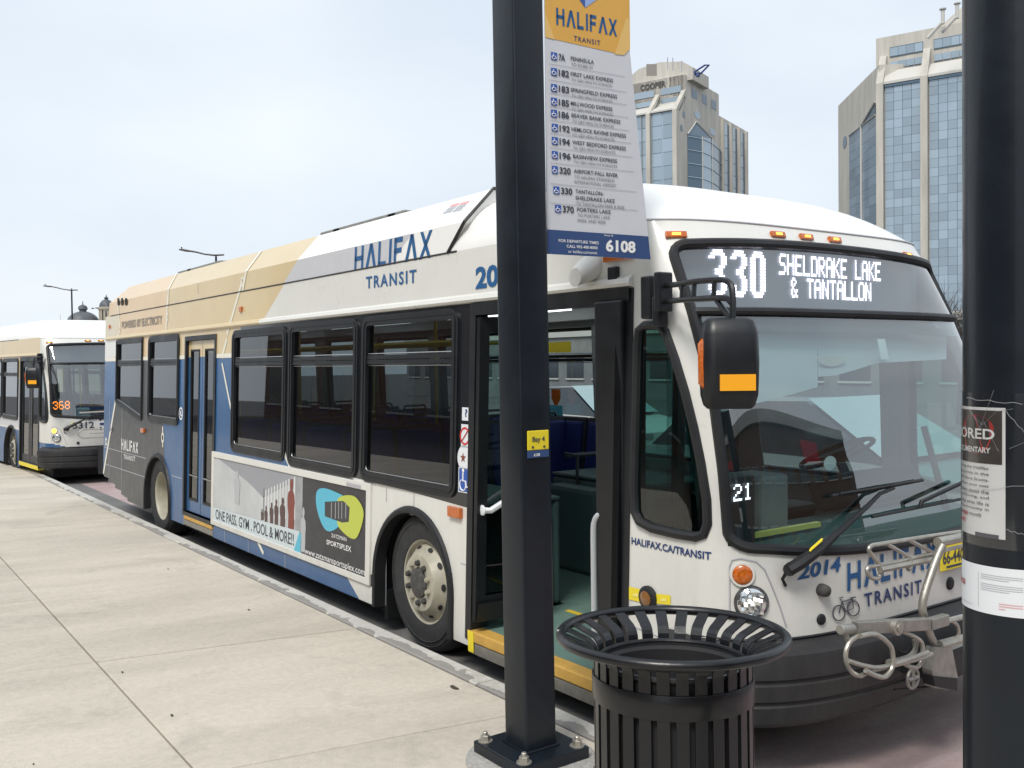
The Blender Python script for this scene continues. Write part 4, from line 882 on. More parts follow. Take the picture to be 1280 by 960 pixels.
def bus_a():
    bus, G2, bnd, (wl0, wl1) = make_bus('A')
    # windows of the kerb side
    window(bus, dens([(-8.36, 2.40-.02), (-8.34, 2.40), (-7.02, 2.40), (-7.0, 2.38), (-7.0, 1.37), (-7.04, 1.33), (-7.12, 1.33), (-8.34, 1.52), (-8.36, 1.55)][::-1], .3), side_pt, 2.05, fr=.06)
    window(bus, rrect(*WINS[0], .09), side_pt, 2.05)
    for w in WINS[1:]: window(bus, rrect(*w, .10), side_pt)
    for w in WINL: window(bus, rrect(*w, .09), left_pt, gl='glass_far')
    rear_door(bus, RDOOR[0], RDOOR[1], 2.33, .385)
    # ---- the battery housing along the roof
    sz, cz, tz, ty = 2.757, 2.94, 3.165, .30
    bd = []
    for a, b, c in [((138.8, 395), (138.8, 378.8), (147, 365)), ((209, 368.5), (210.6, 361.5), (221, 342)), ((303.6, 352), (308, 341), (327, 317)), ((354.4, 356.7), (372, 325.5), (398, 298)), ((560, 316), (581, 277.4), (617, 239))]:
        bd.append((S(*a)[0], S(*b)[0], PY(*c, ty).x))
    bd[0] = (-8.86, -8.82, -8.55)
    gs = (S(440, 300)[0], S(448, 290)[0], 0)
    m = MB(); y0 = TILT*(sz-.3)
    cols = [2, 1, 1, 0]; cs = ['roof_white', 'gold_paint', 'peach_paint', 'grey_zone', 'roof_white']
    def p3(b, k): return [(b[0], y0, sz), (b[1], y0+.006, cz), (b[2], ty, tz)][k]
    for i in range(4):
        A_, B_ = bd[i], bd[i+1]; mi = (2, 1, 1, 0)[i]; n = 1
        for k in range(2):
            if i == 3 and k == 0:
                md = (bd[3][0]+2.0, bd[3][1]+2.0, 0)
                m.add([p3(A_, 0), (md[0], y0, sz), (md[1], y0+.006, cz), p3(A_, 1)], [(0, 1, 2, 3)], 3); m.add([(md[0], y0, sz), p3(B_, 0), p3(B_, 1), (md[1], y0+.006, cz)], [(0, 1, 2, 3)], 0)
            else: m.add([p3(A_, k), p3(B_, k), p3(B_, k+1), p3(A_, k+1)], [(0, 1, 2, 3)], mi)
    # far side, top and both ends
    mir = lambda p: (p[0], 2.59-p[1], p[2]); A_, B_ = bd[0], bd[4]
    for k in range(2): m.add([mir(p3(A_, k)), mir(p3(B_, k)), mir(p3(B_, k+1)), mir(p3(A_, k+1))], [(0, 1, 2, 3)], 0)
    T = [p3(A_, 2), p3(B_, 2)]; N_ = 8; V = []
    for x in (A_[2], B_[2]):
        for k in range(N_+1): yy = ty+(2.59-2*ty)*k/N_; V.append((x, yy, tz+.05*math.sin(math.pi*k/N_)))
    m.add(V, [(k, k+1, N_+2+k, N_+1+k) for k in range(N_)], 0)
    for b, mi in ((A_, 2), (B_, 0)):
        V = [p3(b, 0), p3(b, 1), p3(b, 2), mir(p3(b, 2)), mir(p3(b, 1)), mir(p3(b, 0))]; m.add(V, [tuple(range(6))], mi)
    pod = m.build('battery_housing', cs, bus)
    m = MB(); m.tube([Vector(p3(B_, k))+Vector((.005, -.004, 0)) for k in range(3)]+[Vector(mir(p3(B_, 2)))], .012, 6); m.build('end_seal', 'rubber', pod)
    m = MB()
    for u in (262, 448): 
        pass
    for u0, v0, u1, v1 in ((247.5, 353.5, 248, 367), (133, 391, 133, 379)): m.tube([side_pt(*S(u0, v0), .002), side_pt(*S(u1, v1), .002)], .004, 4)
    m.build('panel_joint', 'grey_text', pod)
    m = MB(); a, b = S(444, 298), S(452, 290)
    # small ridge of cable trunking above the housing
    for x0, x1 in ((PY(400, 293, .5).x, PY(505, 263, .5).x), (PY(222, 341, .5).x, PY(275, 322, .5).x)):
        m = MB(); m.box(x0, x1, .50, .62, 3.17, 3.255); m.build('roof_trunking', 'dull_steel', pod, bevel=.01)
    for u, v in ((420, 286), (489, 267), (506, 266), (236, 336), (186, 352)):
        p = PY(u, v, .5); m = MB(); m.box(p.x-.06, p.x+.06, .5, .56, 3.16, p.z); m.build('roof_bracket', 'frame_black', pod)
    for u in (149.2, 153.8, 158.6):                     # three slots at the tail
        x, z = S(u, 377); P = rrect(x-.075, x+.055, z-.05, z+.05, .03, 3); m = MB(); m.poly([(px, y0-.001+.0, pz) for px, pz in P]); 
        m.v = [(a_, y0-.004, c_) for a_, b_, c_ in m.v]; m.build('vent_slot', 'bin_inside', pod)
    # stripes that run over the livery
    line_px(bus, [(207.5, 418), (207.9, 412), (209.5, 380), (210, 369)], .05, 'pale_line'); line_px(bus, [(148, 420), (150.5, 412), (149, 398), (147, 378)], .05, 'pale_line')
    line_px(bus, [(284, 418), (303, 352)], .045, 'pale_line'); line_px(bus, [(277.8, 447), (284, 423)], .045, 'pale_line'); line_px(bus, [(277.8, 454), (289, 511)], .035, 'pale_line')
    line_px(bus, [(322.8, 677), (329.5, 692)], .04, 'pale_line')
    line_px(bus, [(144.6, 501), (129.5, 592)], .06, 'pale_line')
    line_px(bus, [(203.7, 533), (203.7, 541)], .035, 'pale_line'); line_px(bus, [(203.7, 553), (203.7, 559)], .035, 'pale_line')
    ringd(bus, 'roundel', *S(203.7, 547), .035, .065, 'pale_line', kx=.9); ringd(bus, 'roundel', *S(133, 552), .03, .06, 'pale_line')
    ringd(bus, 'roundel', *S(209.3, 396), .03, .055, 'pale_line')
    for a, b in ((-9.0, -8.38), (-7.0, -6.74), (-5.46, -5.26), (-4.19, -3.72)): m = MB(); m.add([side_pt(a, 2.105, .003), side_pt(b, 2.105, .003), side_pt(b, 2.15, .003), side_pt(a, 2.15, .003)], [(0, 1, 2, 3)]); m.build('stripe', 'pale_line', bus)
    # roundels on the housing, which stands at its own plane
    def pod_ring(u, v, r):
        x, z = S(u, v); o = ringd(bus, 'roundel', x, z, r*.55, r, 'pale_line'); 
    pod_ring(303.6, 344+8, .05)
    m = MB()
    for (pa, pb, w) in (((210.3, 368), (211, 361.8), .05), ((304, 351.5), (308, 341), .05)):
        A2, B2 = S(*pa), S(*pb); m.add([(A2[0]-w/2, y0-.004, sz+.005), (A2[0]+w/2, y0-.004, sz+.005), (B2[0]+w/2, y0+.002, cz), (B2[0]-w/2, y0+.002, cz)], [(0, 1, 2, 3)])
    for i in (1, 2):
        b = bd[i]; w = .06; m.add([(b[1]-w/2, y0+.003, cz+.004), (b[1]+w/2, y0+.003, cz+.004), (b[2]+w/2, ty-.003, tz+.004), (b[2]-w/2, ty-.003, tz+.004)], [(0, 1, 2, 3)])
    m.build('stripe', 'pale_line', pod)
    # ---- writing on the side
    yp = y0-.004
    def pod_text(v_f, w, h, q, mt):
        bl, br, tr, tl = [S(*p) for p in q]; v, f = v_f; m = MB(); V = []
        for a, b in v:
            s, t = a/w, b/h; x = (1-t)*((1-s)*bl[0]+s*br[0])+t*((1-s)*tl[0]+s*tr[0]); z = (1-t)*((1-s)*bl[1]+s*br[1])+t*((1-s)*tl[1]+s*tr[1])
            V.append((x, y0+.006*(z-sz)/(cz-sz)-.0025, z))
        m.add(V, f); m.build('logo_lettering', mt, bus)
    pod_text(stroke_word('HALIFAX', 1, 5.6, .19), 5.6, 1, [(443, 339), (539, 322), (541, 287), (444, 309)], 'logo_blue')
    quad_text(bus, text2d('TRANSIT', 1, 6.2, .02, sp=1.25), 6.2, 1, [S(458, 361), S(521, 353.5), S(521, 336.5), S(458, 346)], 'logo_blue', 'logo_lettering')
    quad_text(bus, text2d('2014', 1, 2.9, .035), 2.9, 1, [S(595, 362), S(654, 354), S(654, 325), S(595, 334)], 'logo_blue', 'fleet_number')
    quad_text(bus, text2d('POWERED BY ELECTRICITY', 1, 10, .025, sp=.97), 10, 1, [S(152.5, 411), S(203, 405), S(203, 394), S(152.5, 402)], 'livery_grey')
    quad_text(bus, stroke_word('HALIFAX', 1, 4, .2), 4, 1, [S(152, 562), S(173, 567), S(173, 553), S(152, 548)], 'white_text', 'logo_lettering')
    quad_text(bus, text2d('TRANSIT', 1, 5, .01, sp=1.2), 5, 1, [S(155, 573.5), S(169.5, 577), S(169.5, 571), S(155, 567.5)], 'white_text', 'logo_lettering')
    def st(s, p, mt, bold=.02):
        a, b, c, d_ = [PS(*q) for q in p]; v, f = text2d(s, 1, 10, bold); m = MB(); V = []
        for x_, y_ in v:
            s_, t_ = x_/10, y_; x = (1-t_)*((1-s_)*a[0]+s_*b[0])+t_*((1-s_)*d_[0]+s_*c[0]); z = (1-t_)*((1-s_)*a[1]+s_*b[1])+t_*((1-s_)*d_[1]+s_*c[1]); V.append(side_pt(x, z, .004))
        m.add(V, f); m.build('lettering', mt, bus)
    st('HALIFAX.CA/TRANSIT', [(790, 680), (890, 700), (890, 690), (790, 671)], 'navy_text', .025)
    # red and grey notice near the front of the housing
    m = MB()
    for k, (mt_) in enumerate(('red_faint', 'sign_line', 'sign_line')):
        m = MB()
        for j in range(2):
            a = PY(556+13*j-k*1.0, 258.5+4.6*k-j*2.4, .2); b = PY(567+13*j-k*1.0, 256.5+4.6*k-j*2.4, .2); f_ = lambda x, z: (x, y0+.006+(z-cz)/(tz-cz)*(ty-y0)-.006, z)
            m.add([f_(a.x, a.z), f_(b.x, a.z), f_(b.x, a.z+.02), f_(a.x, a.z+.02)], [(0, 1, 2, 3)])
        m.build('notice', mt_, pod)
    # ---- front lettering
    def front_word(vf, w, h, q, mt, name):
        a, b, c, d_ = [PF(*p) for p in q]; v, f = vf; V = []
        for x_, y_ in v:
            s, t = x_/w, y_/h; p = (a.lerp(b, s)).lerp(d_.lerp(c, s), t); V.append((FX(p.y, p.z)+.005, p.y, p.z))
        m = MB(); m.add(V, f); m.build(name, mt, bus)
    front_word(text2d('2014', 1, 3, .03), 3, 1, [(996, 725), (1049, 714), (1051, 695), (999, 706)], 'logo_blue', 'fleet_number')
    front_word(stroke_word('HALIFAX', 1, 5.6, .19), 5.6, 1, [(1058, 739), (1171, 707), (1171, 672), (1058, 704)], 'logo_blue', 'logo_lettering')
    front_word(text2d('TRANSIT', 1, 6.2, .02, sp=1.25), 6.2, 1, [(1080, 759), (1151, 741), (1151, 724), (1079, 742)], 'navy_text', 'logo_lettering')
    # bicycle emblem
    def fp(u, v): p = PF(u, v); return (FX(p.y, p.z)+.007, p.y, p.z)
    m = MB()
    for cu, cv in ((1047, 766), (1065, 760)): m.tube([fp(cu+7.5*math.cos(q), cv+9.5*math.sin(q)) for q in [2*math.pi*k/20 for k in range(20)]], .003, 4, closed=True)
    for pl in ([(1047, 766), (1051, 752), (1064, 748)], [(1051, 752), (1056, 764), (1064, 748), (1065, 760), (1056, 764)], [(1050, 750), (1048, 747), (1052, 746)], [(1062, 747), (1068, 746)]): m.tube([fp(*q) for q in pl], .003, 4)
    m.build('bicycle_emblem', 'dark_text', bus)
    # ---- advertising panel
    P = [S(266.6, 563.5), S(464.4, 605.3), S(464.4, 737), S(265.3, 651.5)]; x0, x1 = -4.25, -.67; z1_, z0_ = 1.13, .365
    m = MB(); ring(m, [(x0, z0_), (x1, z0_), (x1, z1_), (x0, z1_)], [(x0+.06, z0_+.05), (x1-.07, z0_+.05), (x1-.07, z1_-.06), (x0+.06, z1_-.06)], side_pt, -.0, .02)
    ad = m.build('advert_panel', 'white_paint', bus, bevel=.004)
    X0, X1, Z0, Z1 = x0+.06, x1-.07, z0_+.05, z1_-.06
    def q(name, pts, mt, o_): return decal(ad, name, pts, mt, o_)
    def A(u, v): x, z = S(u, v); return (min(max(x, X0), X1), min(max(z, Z0), Z1))
    q('poster', [(X0, Z0), (X1, Z0), (X1, Z1), (X0, Z1)], 'ad_light', .008)
    q('poster_ceiling', [(X0+.1, Z1), (A(372, 590)[0], Z1), A(372, 600), A(330, 622), A(312, 603)], 'ad_ceiling', .0095)
    q('poster_field', [(A(371, 600)[0], Z0), (X1, Z0), (X1, Z1), (A(371, 600)[0], Z1)], 'ad_dark', .0095)
    q('poster_field', [(A(371, 600)[0], Z0), (A(380, 600)[0], Z0), (A(380, 600)[0], Z1), (A(371, 600)[0], Z1)], 'ad_mid', .0105)
    for k in range(11):
        u = 333+k*3.6; a, b = A(u, 640-(k)*1.6+2), A(u, 612-k*1.7); q('poster_slat', [(a[0], b[1]-.26-.012*k), (a[0]+.028, b[1]-.26-.012*k), (b[0]+.028, b[1]), (b[0], b[1])], 'ad_slat', .0102)
    a, b = A(331, 610), A(331, 650); q('poster_post', [(a[0], a[1]), (a[0]+.012, a[1]), (a[0]+.012, b[1]), (a[0], b[1])], 'ad_dark', .0108)
    def person(u, vt, vb, w, mt):
        a, b = A(u, vt), A(u, vb); h = a[1]-b[1]; cx = a[0]; pts = []
        for s, t in [(-.42, 0), (-.40, .30), (-.52, .45), (-.55, .62), (-.46, .72), (-.16, .78), (-.22, .86), (-.20, .94), (-.08, 1), (.10, 1), (.22, .93), (.22, .86), (.14, .78), (.44, .70), (.52, .55), (.44, .42), (.46, .2), (.38, 0)]: pts.append((cx+s*w, b[1]+t*h))
        q('poster_figure', pts[::-1], mt, .0112)
    for u, vt, vb, w, mt in ((334, 632, 656, .07, 'ad_person'), (341, 628, 654, .08, 'ad_person'), (347, 624, 656, .09, 'ad_person'), (355, 622, 660, .12, 'ad_person'), (329, 636, 650, .05, 'ad_person'), (366, 598, 664, .15, 'ad_person_red')): person(u, vt, vb, w, mt)
    person(298, 588, 630, .16, 'ad_ghost'); person(381, 634, 690, .1, 'ad_ghost')
    q('poster_banner', [(X0, Z0), (A(369, 684)[0]+.08, Z0), (A(376, 665)[0], A(376, 664)[1]), (X0, A(268.7, 634)[1])], 'ad_banner', .012)
    q('poster_banner', [(A(369, 684)[0]+.0, Z0), (A(369, 684)[0]+.14, Z0), A(378, 668), (A(376, 665)[0], A(376, 664)[1])], 'cyan', .0125)
    def at_(s, p, mt, bold=.01, o_=.0135):
        bl, br, tr, tl = [S(*k) for k in p]; v, f = text2d(s, 1, 10, bold); V = []
        for a, b in v:
            s_, t = a/10, b; x = (1-t)*((1-s_)*bl[0]+s_*br[0])+t*((1-s_)*tl[0]+s_*tr[0]); z = (1-t)*((1-s_)*bl[1]+s_*br[1])+t*((1-s_)*tl[1]+s_*tr[1]); V.append(side_pt(x, z, o_))
        m = MB(); m.add(V, f); m.build('lettering', mt, ad)
    at_('ONE PASS. GYM . POOL & MORE!!', [(271, 648.5), (369, 682), (369, 667), (271, 636)], 'dark_text')
    at_('ZATZMAN', [(416, 671), (435, 676.5), (435, 671.5), (416, 666.5)], 'white_text', 0); at_('SPORTSPLEX', [(410, 680), (441, 690), (441, 683), (410, 674)], 'white_text', .01)
    at_('www.zatzmansportsplex.com', [(383, 694), (458, 722), (458, 711), (383, 684)], 'white_text', .0)
    def curve_poly(pts, n=6):            # smooth closed outline through measured points
        out = []; k = len(pts)
        for i in range(k):
            p0, p1, p2, p3_ = [Vector(pts[(i+j-1) % k]) for j in range(4)]
            for j in range(n):
                t = j/n; out.append(tuple(.5*((2*p1)+(-p0+p2)*t+(2*p0-5*p1+4*p2-p3_)*t*t+(-p0+3*p1-3*p2+p3_)*t**3)))
        return out
    q('logo_lobe', [S(*p) for p in curve_poly([(398, 614), (407, 610), (424, 616), (432, 622), (434, 640), (430, 652), (420, 662), (410, 663), (402, 650), (397, 630)])], 'cyan', .0128)
    q('logo_lobe', [S(*p) for p in curve_poly([(424, 624), (434, 619), (446, 621), (455, 634), (456, 648), (450, 668), (444, 673.5), (434, 668), (424, 656), (424, 640)])], 'lime', .0136)
    q('logo_hall', [S(408, 627), S(431, 626), S(439, 634), S(438, 652), S(430, 653), S(408, 645)], 'ad_dark', .0144)
    for u in (416, 421, 425, 429, 434): a, b = S(u, 627.5), S(u, 648); q('logo_bar', [(a[0], a[1]), (a[0]+.014, a[1]), (a[0]+.014, b[1]), (a[0], b[1])], 'ad_mid', .0148)
    q('maker_plate', [S(436, 602.5), S(454, 606.5), S(454, 611), S(436, 607)], 'grey_text', .022)
    m = MB(); m.box(-.70, -.63, .0, .03, .36, .45); m.build('corner_clip', 'frame_black', ad)
    # ---- small things on the side
    def lamp_side(u, v, w, h, mt, name='side_marker', d=.02):
        x, z = S(u, v); m = MB(); c = side_pt(x, z, d/2); m.obox(c, (w/2, 0, 0), (0, d/2, 0), (0, 0, h/2)); return m.build(name, mt, bus, bevel=.006)
    o = lamp_side(571, 640, .15, .07, 'amber', d=.03); lamp_side(774, 320, .22, .05, 'amber')
    lamp_side(302, 386.5, .07, .05, 'amber'); lamp_side(137.5, 408.5, .07, .05, 'amber'); lamp_side(180, 538, .14, .055, 'amber', d=.03); lamp_side(140, 537, .08, .06, 'aluminium')
    x, z = S(740, 334); c = Vector(side_pt(x, z, 0)); m = MB(); V = []
    for (yo, a, b, zz) in ((0, .085, .075, 0), (-.06, .08, .07, -.02), (-.12, .05, .05, -.06)):
        for q_ in [2*math.pi*k/16 for k in range(16)]: V.append(c+Vector((a*math.cos(q_), yo, zz+b*math.sin(q_))))
    m.add(V, [(i*16+k, i*16+(k+1) % 16, (i+1)*16+(k+1) % 16, (i+1)*16+k) for i in range(2) for k in range(16)]+[tuple(32+k for k in range(16))]); m.build('camera_pod', 'white_paint', bus, smooth=True, ang=.6)
    x, z = S(769, 342); m = MB(); c = side_pt(x, z, .012); m.obox(c, (.035, 0, 0), (0, .014, 0), (0, 0, .035)); m.build('side_camera', 'frame_black', bus, bevel=.006)
    for a, b in (((586.6, 700), (564, 694)),): pass
    for a, b in (((.56, .735), (.66, .735)), ((-.45, 1.02), (-.45, 1.12)), ((-.05, 1.03), (-.05, 1.12)), ((-8.72, 1.55), (-8.7, .33)), ((-8.02, 1.5), (-8.0, .3)), ((-9.0, .86), (-6.8, .86)), ((-8.95, .62), (-6.8, .62)), ((-5.7, .74), (-5.3, .74)), ((-3.2, .225), (-3.2, .37)), ((-2.3, .225), (-2.3, .37)), ((-3.86, .225), (-3.86, .37))):
        m = MB(); m.tube([side_pt(*a, .001), side_pt(*b, .001)], .004, 4); m.build('panel_joint', 'grey_text', bus)
    m = MB(); m.tube([side_pt(2.15, .68, .002), (2.5, YS(2.5, .66)-.002, .66)], .004, 4); m.build('panel_joint', 'grey_text', bus)
    # door button with its wheelchair badge
    x, z = S(226.5, 517); ringd(bus, 'badge', x, z, .055, .075, 'white_text', kx=1.0); m = MB(); m.tube([side_pt(x-.02, z+.03, .004), side_pt(x-.005, z-.01, .004), side_pt(x+.03, z-.03, .004)], .006, 4); m.build('badge', 'white_text', bus)
    # stickers by the front door
    def sticker(us, v0, v1, mt): 
        a, b = S(us[0], v0), S(us[1], v1); return decal(bus, 'sticker', [(a[0], b[1]), (b[0], b[1]), (b[0], a[1]), (a[0], a[1])], mt, .005)
    sticker((578.5, 586), 509, 526, 'paper_white'); sticker((577.5, 586), 530, 560, 'paper_white'); disc(bus, 'sticker', *S(581.5, 572.5), .085, 'paper_white', .005)
    sticker((574, 586.5), 583.5, 617, 'paper_white')
    a, b = S(575, 585), S(586, 615.5); decal(bus, 'sticker', [(a[0], b[1]), (b[0], b[1]), (b[0], a[1]), (a[0], a[1])], 'wheel_blue', .0065)
    x, z = S(580.5, 601); m = MB(); k = .058
    m.tube([side_pt(x+k*a_, z+k*b_, .008) for a_, b_ in [(-.1, .9), (-.1, .0), (.45, .0), (.6, -.7), (.85, -.6)]], .0055, 5)
    m.tube([side_pt(x-.1*k+.62*k*math.cos(q_), z-.45*k+.62*k*math.sin(q_), .008) for q_ in [math.radians(a_) for a_ in range(120, 350, 20)]], .0045, 5); m.lathe([(0, -.002), (.014, 0), (0, .002)], side_pt(x-.1*k, z+1.15*k, .008), 'y', 10); m.build('wheelchair_symbol', 'white_text', bus)
    x, z = S(582, 545); ringd(bus, 'no_smoking_ring', x, z, .045, .058, 'red_text', .007); m = MB(); m.tube([side_pt(x-.035, z-.035, .007), side_pt(x+.035, z+.035, .007)], .005, 4); m.build('no_smoking_bar', 'red_text', bus)
    x, z = S(582, 572.5); m = MB(); m.poly([side_pt(x-.02+(.035 if k % 2 == 0 else .014)*math.sin(math.pi*k/5), z+(.035 if k % 2 == 0 else .014)*math.cos(math.pi*k/5), .007) for k in range(10)]); m.build('star', 'ad_person_red', bus)
    v, f = text2d('?', .05, .03, .02); x, z = S(582, 521); place2d('lettering', (v, f), lambda a, b: side_pt(x+a, z+b, .007), 'navy_text', bus)
    # reflective squares and lamp beside the front door, near the kerb
    def PSd(u, v, off): x, z = PS(u, v); return side_pt(x, z, off)
    for q4 in ([(787, 733), (803, 737), (803, 753), (787, 749)], [(821, 742), (839, 744), (839, 756), (821, 754)]):
        m = MB(); m.poly([PSd(u, v, .005) for u, v in q4]); m.build('reflective_square', 'yellow', bus)
        cu = sum(p[0] for p in q4)/4; cv = sum(p[1] for p in q4)/4; m = MB(); m.poly([PSd(cu-4, cv+2, .007), PSd(cu+4, cv+3, .007), PSd(cu+4, cv-1, .007), PSd(cu-1, cv-2, .007)]); m.build('pictogram', 'pale_yellow', bus)
    x, z = PS(811, 747.5); m = MB(); m.lathe([(.062, .0), (.062, -.012), (.05, -.02), (.03, -.026), (0, -.028)], side_pt(x, z, 0), 'y', 20); b_ = m.build('turn_signal', 'rubber', bus, smooth=True)
    m = MB(); m.lathe([(.038, -.026), (.02, -.034), (0, -.036)], side_pt(x, z, 0), 'y', 16); m.build('lens', 'lens_brown', b_, smooth=True)
    front_door(bus)
    bike_rack(bus)
    # licence plate
    x = 3.03; a, b, c_, d_ = PX(1174, 717, x), PX(1215, 704, x), PX(1215, 668, x), PX(1179, 681, x)
    yA, yB, zA, zB = PX(1176, 700, x).y, PX(1176, 700, x).y+.30, PX(1180, 714, x).z, PX(1180, 714, x).z+.155
    m = MB(); m.box(x-.006, x+.002, yA, yB, zA, zB); lp = m.build('licence_plate', 'yellow', bus, bevel=.004)
    m = MB(); v, f = text2d('66-440-F', .07, .26, .02); m.add([(x+.004, yA+.015+p, zA+.035+q_) for p, q_ in v], f); m.build('lettering', 'dark_text', lp)
    m = MB(); m.box(x+.002, x+.0035, yA+.05, yB-.05, zA+.012, zA+.024); m.build('plate_strip', 'dark_text', lp)
    def PB(u, v, o=-.09): p = PF(u, v, o); return (FX(p.y, p.z)+o, p.y, p.z)
    def strip_panel(top, low, name, mt, o=-.09):
        m = MB(); V = []; n = len(top)
        for (a, b) in zip(top, low):
            for k in range(7): t = k/6; V.append(PB(a[0]+(b[0]-a[0])*t, a[1]+(b[1]-a[1])*t, o))
        m.add(V, [(i*7+k, i*7+k+1, (i+1)*7+k+1, (i+1)*7+k) for i in range(n-1) for k in range(6)]); return m.build(name, mt, bus, smooth=True)
    strip_panel([(u, 399) for u in (872, 890, 920, 950, 985, 1022)], [(893, 517), (905, 514), (930, 508), (958, 501), (990, 493), (1022, 483.5)], 'sun_shade', 'shade_grey')
    strip_panel([(u, 400) for u in (1022.5, 1045, 1070, 1095, 1130, 1183)], [(1022.5, 471), (1045, 469), (1067, 463), (1095, 454), (1130, 452), (1183, 449)], 'visor_panel', 'shade_grey')
    m = MB(); c = Vector(PB(1040, 446, -.06)); V = [c+Vector((0, .12*math.cos(a), .05*math.sin(a)*(1 if math.sin(a) < 0 else .1))) for a in [2*math.pi*k/24 for k in range(24)]]; m.poly(V); m.build('visor_lamp', 'paper', bus)
    # papers behind the screen
    p = PX(1071, 437, 2.58); m = MB(); m.obox((FX(p.y, p.z)-.02, p.y, p.z), (-.012, 0, .055), (0, .035, 0), (.001, 0, 0)); s_ = m.build('windscreen_sticker', 'paper_white', bus)
    p = PX(1050, 580, 2.95); m = MB(); c = Vector((FX(p.y, p.z)-.02, p.y, p.z)); m.poly([c+Vector((0, .05*math.cos(k*math.pi/8), .035*math.sin(k*math.pi/8))) for k in range(16)]); m.build('round_sticker', 'paper_white', bus)
    p = PX(965, 652, 2.7); m = MB(); m.box(2.55, 2.58, .35, 1.0, 1.13, 1.155); m.build('demist_strip', 'pale_yellow', bus)
    m = MB(); p0 = PX(1110, 440, 2.0); m.tube([(1.7, 1.35, 2.5), (1.7, 1.35, 1.2)], .018); m.build('grab_pole', 'dash_dark', bus)
def front_door(bus):
    x0, x1 = DOOR
    m = MB()
    for a in ((x0-.03, x0+.035), (x1-.03, x1+.02)): m.box(a[0], a[1], -.006, .1, .27, 2.43) if False else m.add([side_pt(a[0], .27, .008), side_pt(a[1], .27, .008), side_pt(a[1], 2.40, .008), side_pt(a[0], 2.40, .008), (a[0], .12, .27), (a[1], .12, .27), (a[1], .16, 2.40), (a[0], .16, 2.40)], [(0, 1, 2, 3), (0, 4, 7, 3), (1, 5, 6, 2)])
    V = []
    m.add([side_pt(x0, 2.325, .012), side_pt(x1, 2.325, .012), side_pt(x1, 2.402, .02), side_pt(x0, 2.402, .02), (x0, .16, 2.325), (x1, .16, 2.325)], [(0, 1, 2, 3), (0, 1, 5, 4)])
    m.build('door_frame', 'frame_black', bus)
    def leaf(c0, c1, zb_, zt_, hand):
        c0, c1 = Vector(c0), Vector(c1); d = (c1-c0); L_ = d.length; d.normalize(); nn_ = Vector((d.y, -d.x)); f_ = .07
        def pt(s, z, o=0): return (c0.x+d.x*s+nn_.x*o+0, c0.y+d.y*s+nn_.y*o+TILT*(z-.3), z)
        m = MB(); ring(m, [(0, zb_), (L_, zb_), (L_, zt_), (0, zt_)], [(f_, zb_+.16), (L_-f_, zb_+.16), (L_-f_, zt_-.09), (f_, zt_-.09)], lambda s, z, o: pt(s, z, o), -.02, .02)
        ring(m, [(0, zb_), (L_, zb_), (L_, zt_), (0, zt_)], [(f_, zb_+.16), (L_-f_, zb_+.16), (L_-f_, zt_-.09), (f_, zt_-.09)], lambda s, z, o: pt(s, z, -o), -.02, .02)
        lf = m.build('door_leaf', 'frame_black', bus)
        m = MB(); m.poly([pt(f_, zb_+.16), pt(L_-f_, zb_+.16), pt(L_-f_, zt_-.09), pt(f_, zt_-.09)]); m.build('pane', 'glass_door', lf)
        return lf, pt, L_
    lf, pt, L_ = leaf((x0+.09, -.02), (x0+.12, .46), .40, 2.31, 1)
    m = MB(); P = [Vector(pt(.04, 1.10, .03)), Vector(pt(.07, 1.10, .07)), Vector(pt(.36, 1.24, .08)), Vector(pt(.42, 1.26, .03))]; m.tube(P, .02, 8); m.lathe([(0, 0), (.03, .005), (.035, .012), (0, .02)], P[0]+Vector((0, -.02, 0)), 'y', 10); m.build('handrail', 'paper_white', lf, smooth=True)
    m = MB(); m.add([pt(.0, .40, .03), pt(L_, .40, .03), pt(L_, .52, .05), pt(0, .52, .05)], [(0, 1, 2, 3)]); m.build('kick_plate', 'rubber', lf)
    lf, pt, L_ = leaf((x1-.06, -.03), (x1-.17, .56), .40, 2.31, -1)
    m = MB(); xx, zt_, zb_ = S(742, 640)[0], S(742, 640)[1], S(742, 790)[1]
    m.tube(smooth_pts([(xx+.07, .10, zt_+.0), (xx+.035, .04, zt_-.012), (xx+.006, .03, zt_-.06), (xx, .03, zt_-.14)], 5)+[Vector((xx, .03, .50)), Vector((xx+.01, .03, .44)), Vector((xx+.05, .1, .40))], .0165, 10); m.build('handrail', 'paper_white', lf, smooth=True)
    m = MB(); m.box(1.875, 2.09, .03, .12, .40, 2.34); m.build('door_post', 'frame_black', bus, bevel=.01)
    m = MB(); m.box(x0, x1, -.012, .10, .262, .332); m.build('step_edge', 'gold_wood', bus, bevel=.008)
    m = MB(); m.box(x0+.02, x1-.02, -.008, .1, .19, .258); m.build('step_sill', 'dull_steel', bus)
    for a in (x0+.02, x1-.10): m = MB(); m.box(a, a+.06, -.016, -.013, .20, .33); m.build('step_mark', 'yellow', bus)
    m = MB(); m.box(x0+.05, x1-.05, .75, .79, FLOOR+.001, FLOOR+.004); m.build('floor_line', 'pole_yellow', bus)
    # notices inside the far window
    p = PY(704, 434, 2.42); m = MB(); m.box(p.x-.22, p.x+.16, 2.38, 2.385, p.z-.05, p.z+.05); m.build('notice', 'yellow', bus)
    p = PY(697, 498, 2.45); m = MB(); m.poly([(p.x-.07, 2.43, p.z+.09), (p.x+.07, 2.43, p.z+.09), (p.x+.07, 2.43, p.z), (p.x, 2.43, p.z-.1), (p.x-.07, 2.43, p.z)]); m.build('notice', 'amber', bus)
    p = PY(698, 518, 2.45); m = MB(); m.box(p.x-.12, p.x+.10, 2.42, 2.425, p.z-.09, p.z+.09); m.build('notice', 'cyan', bus)
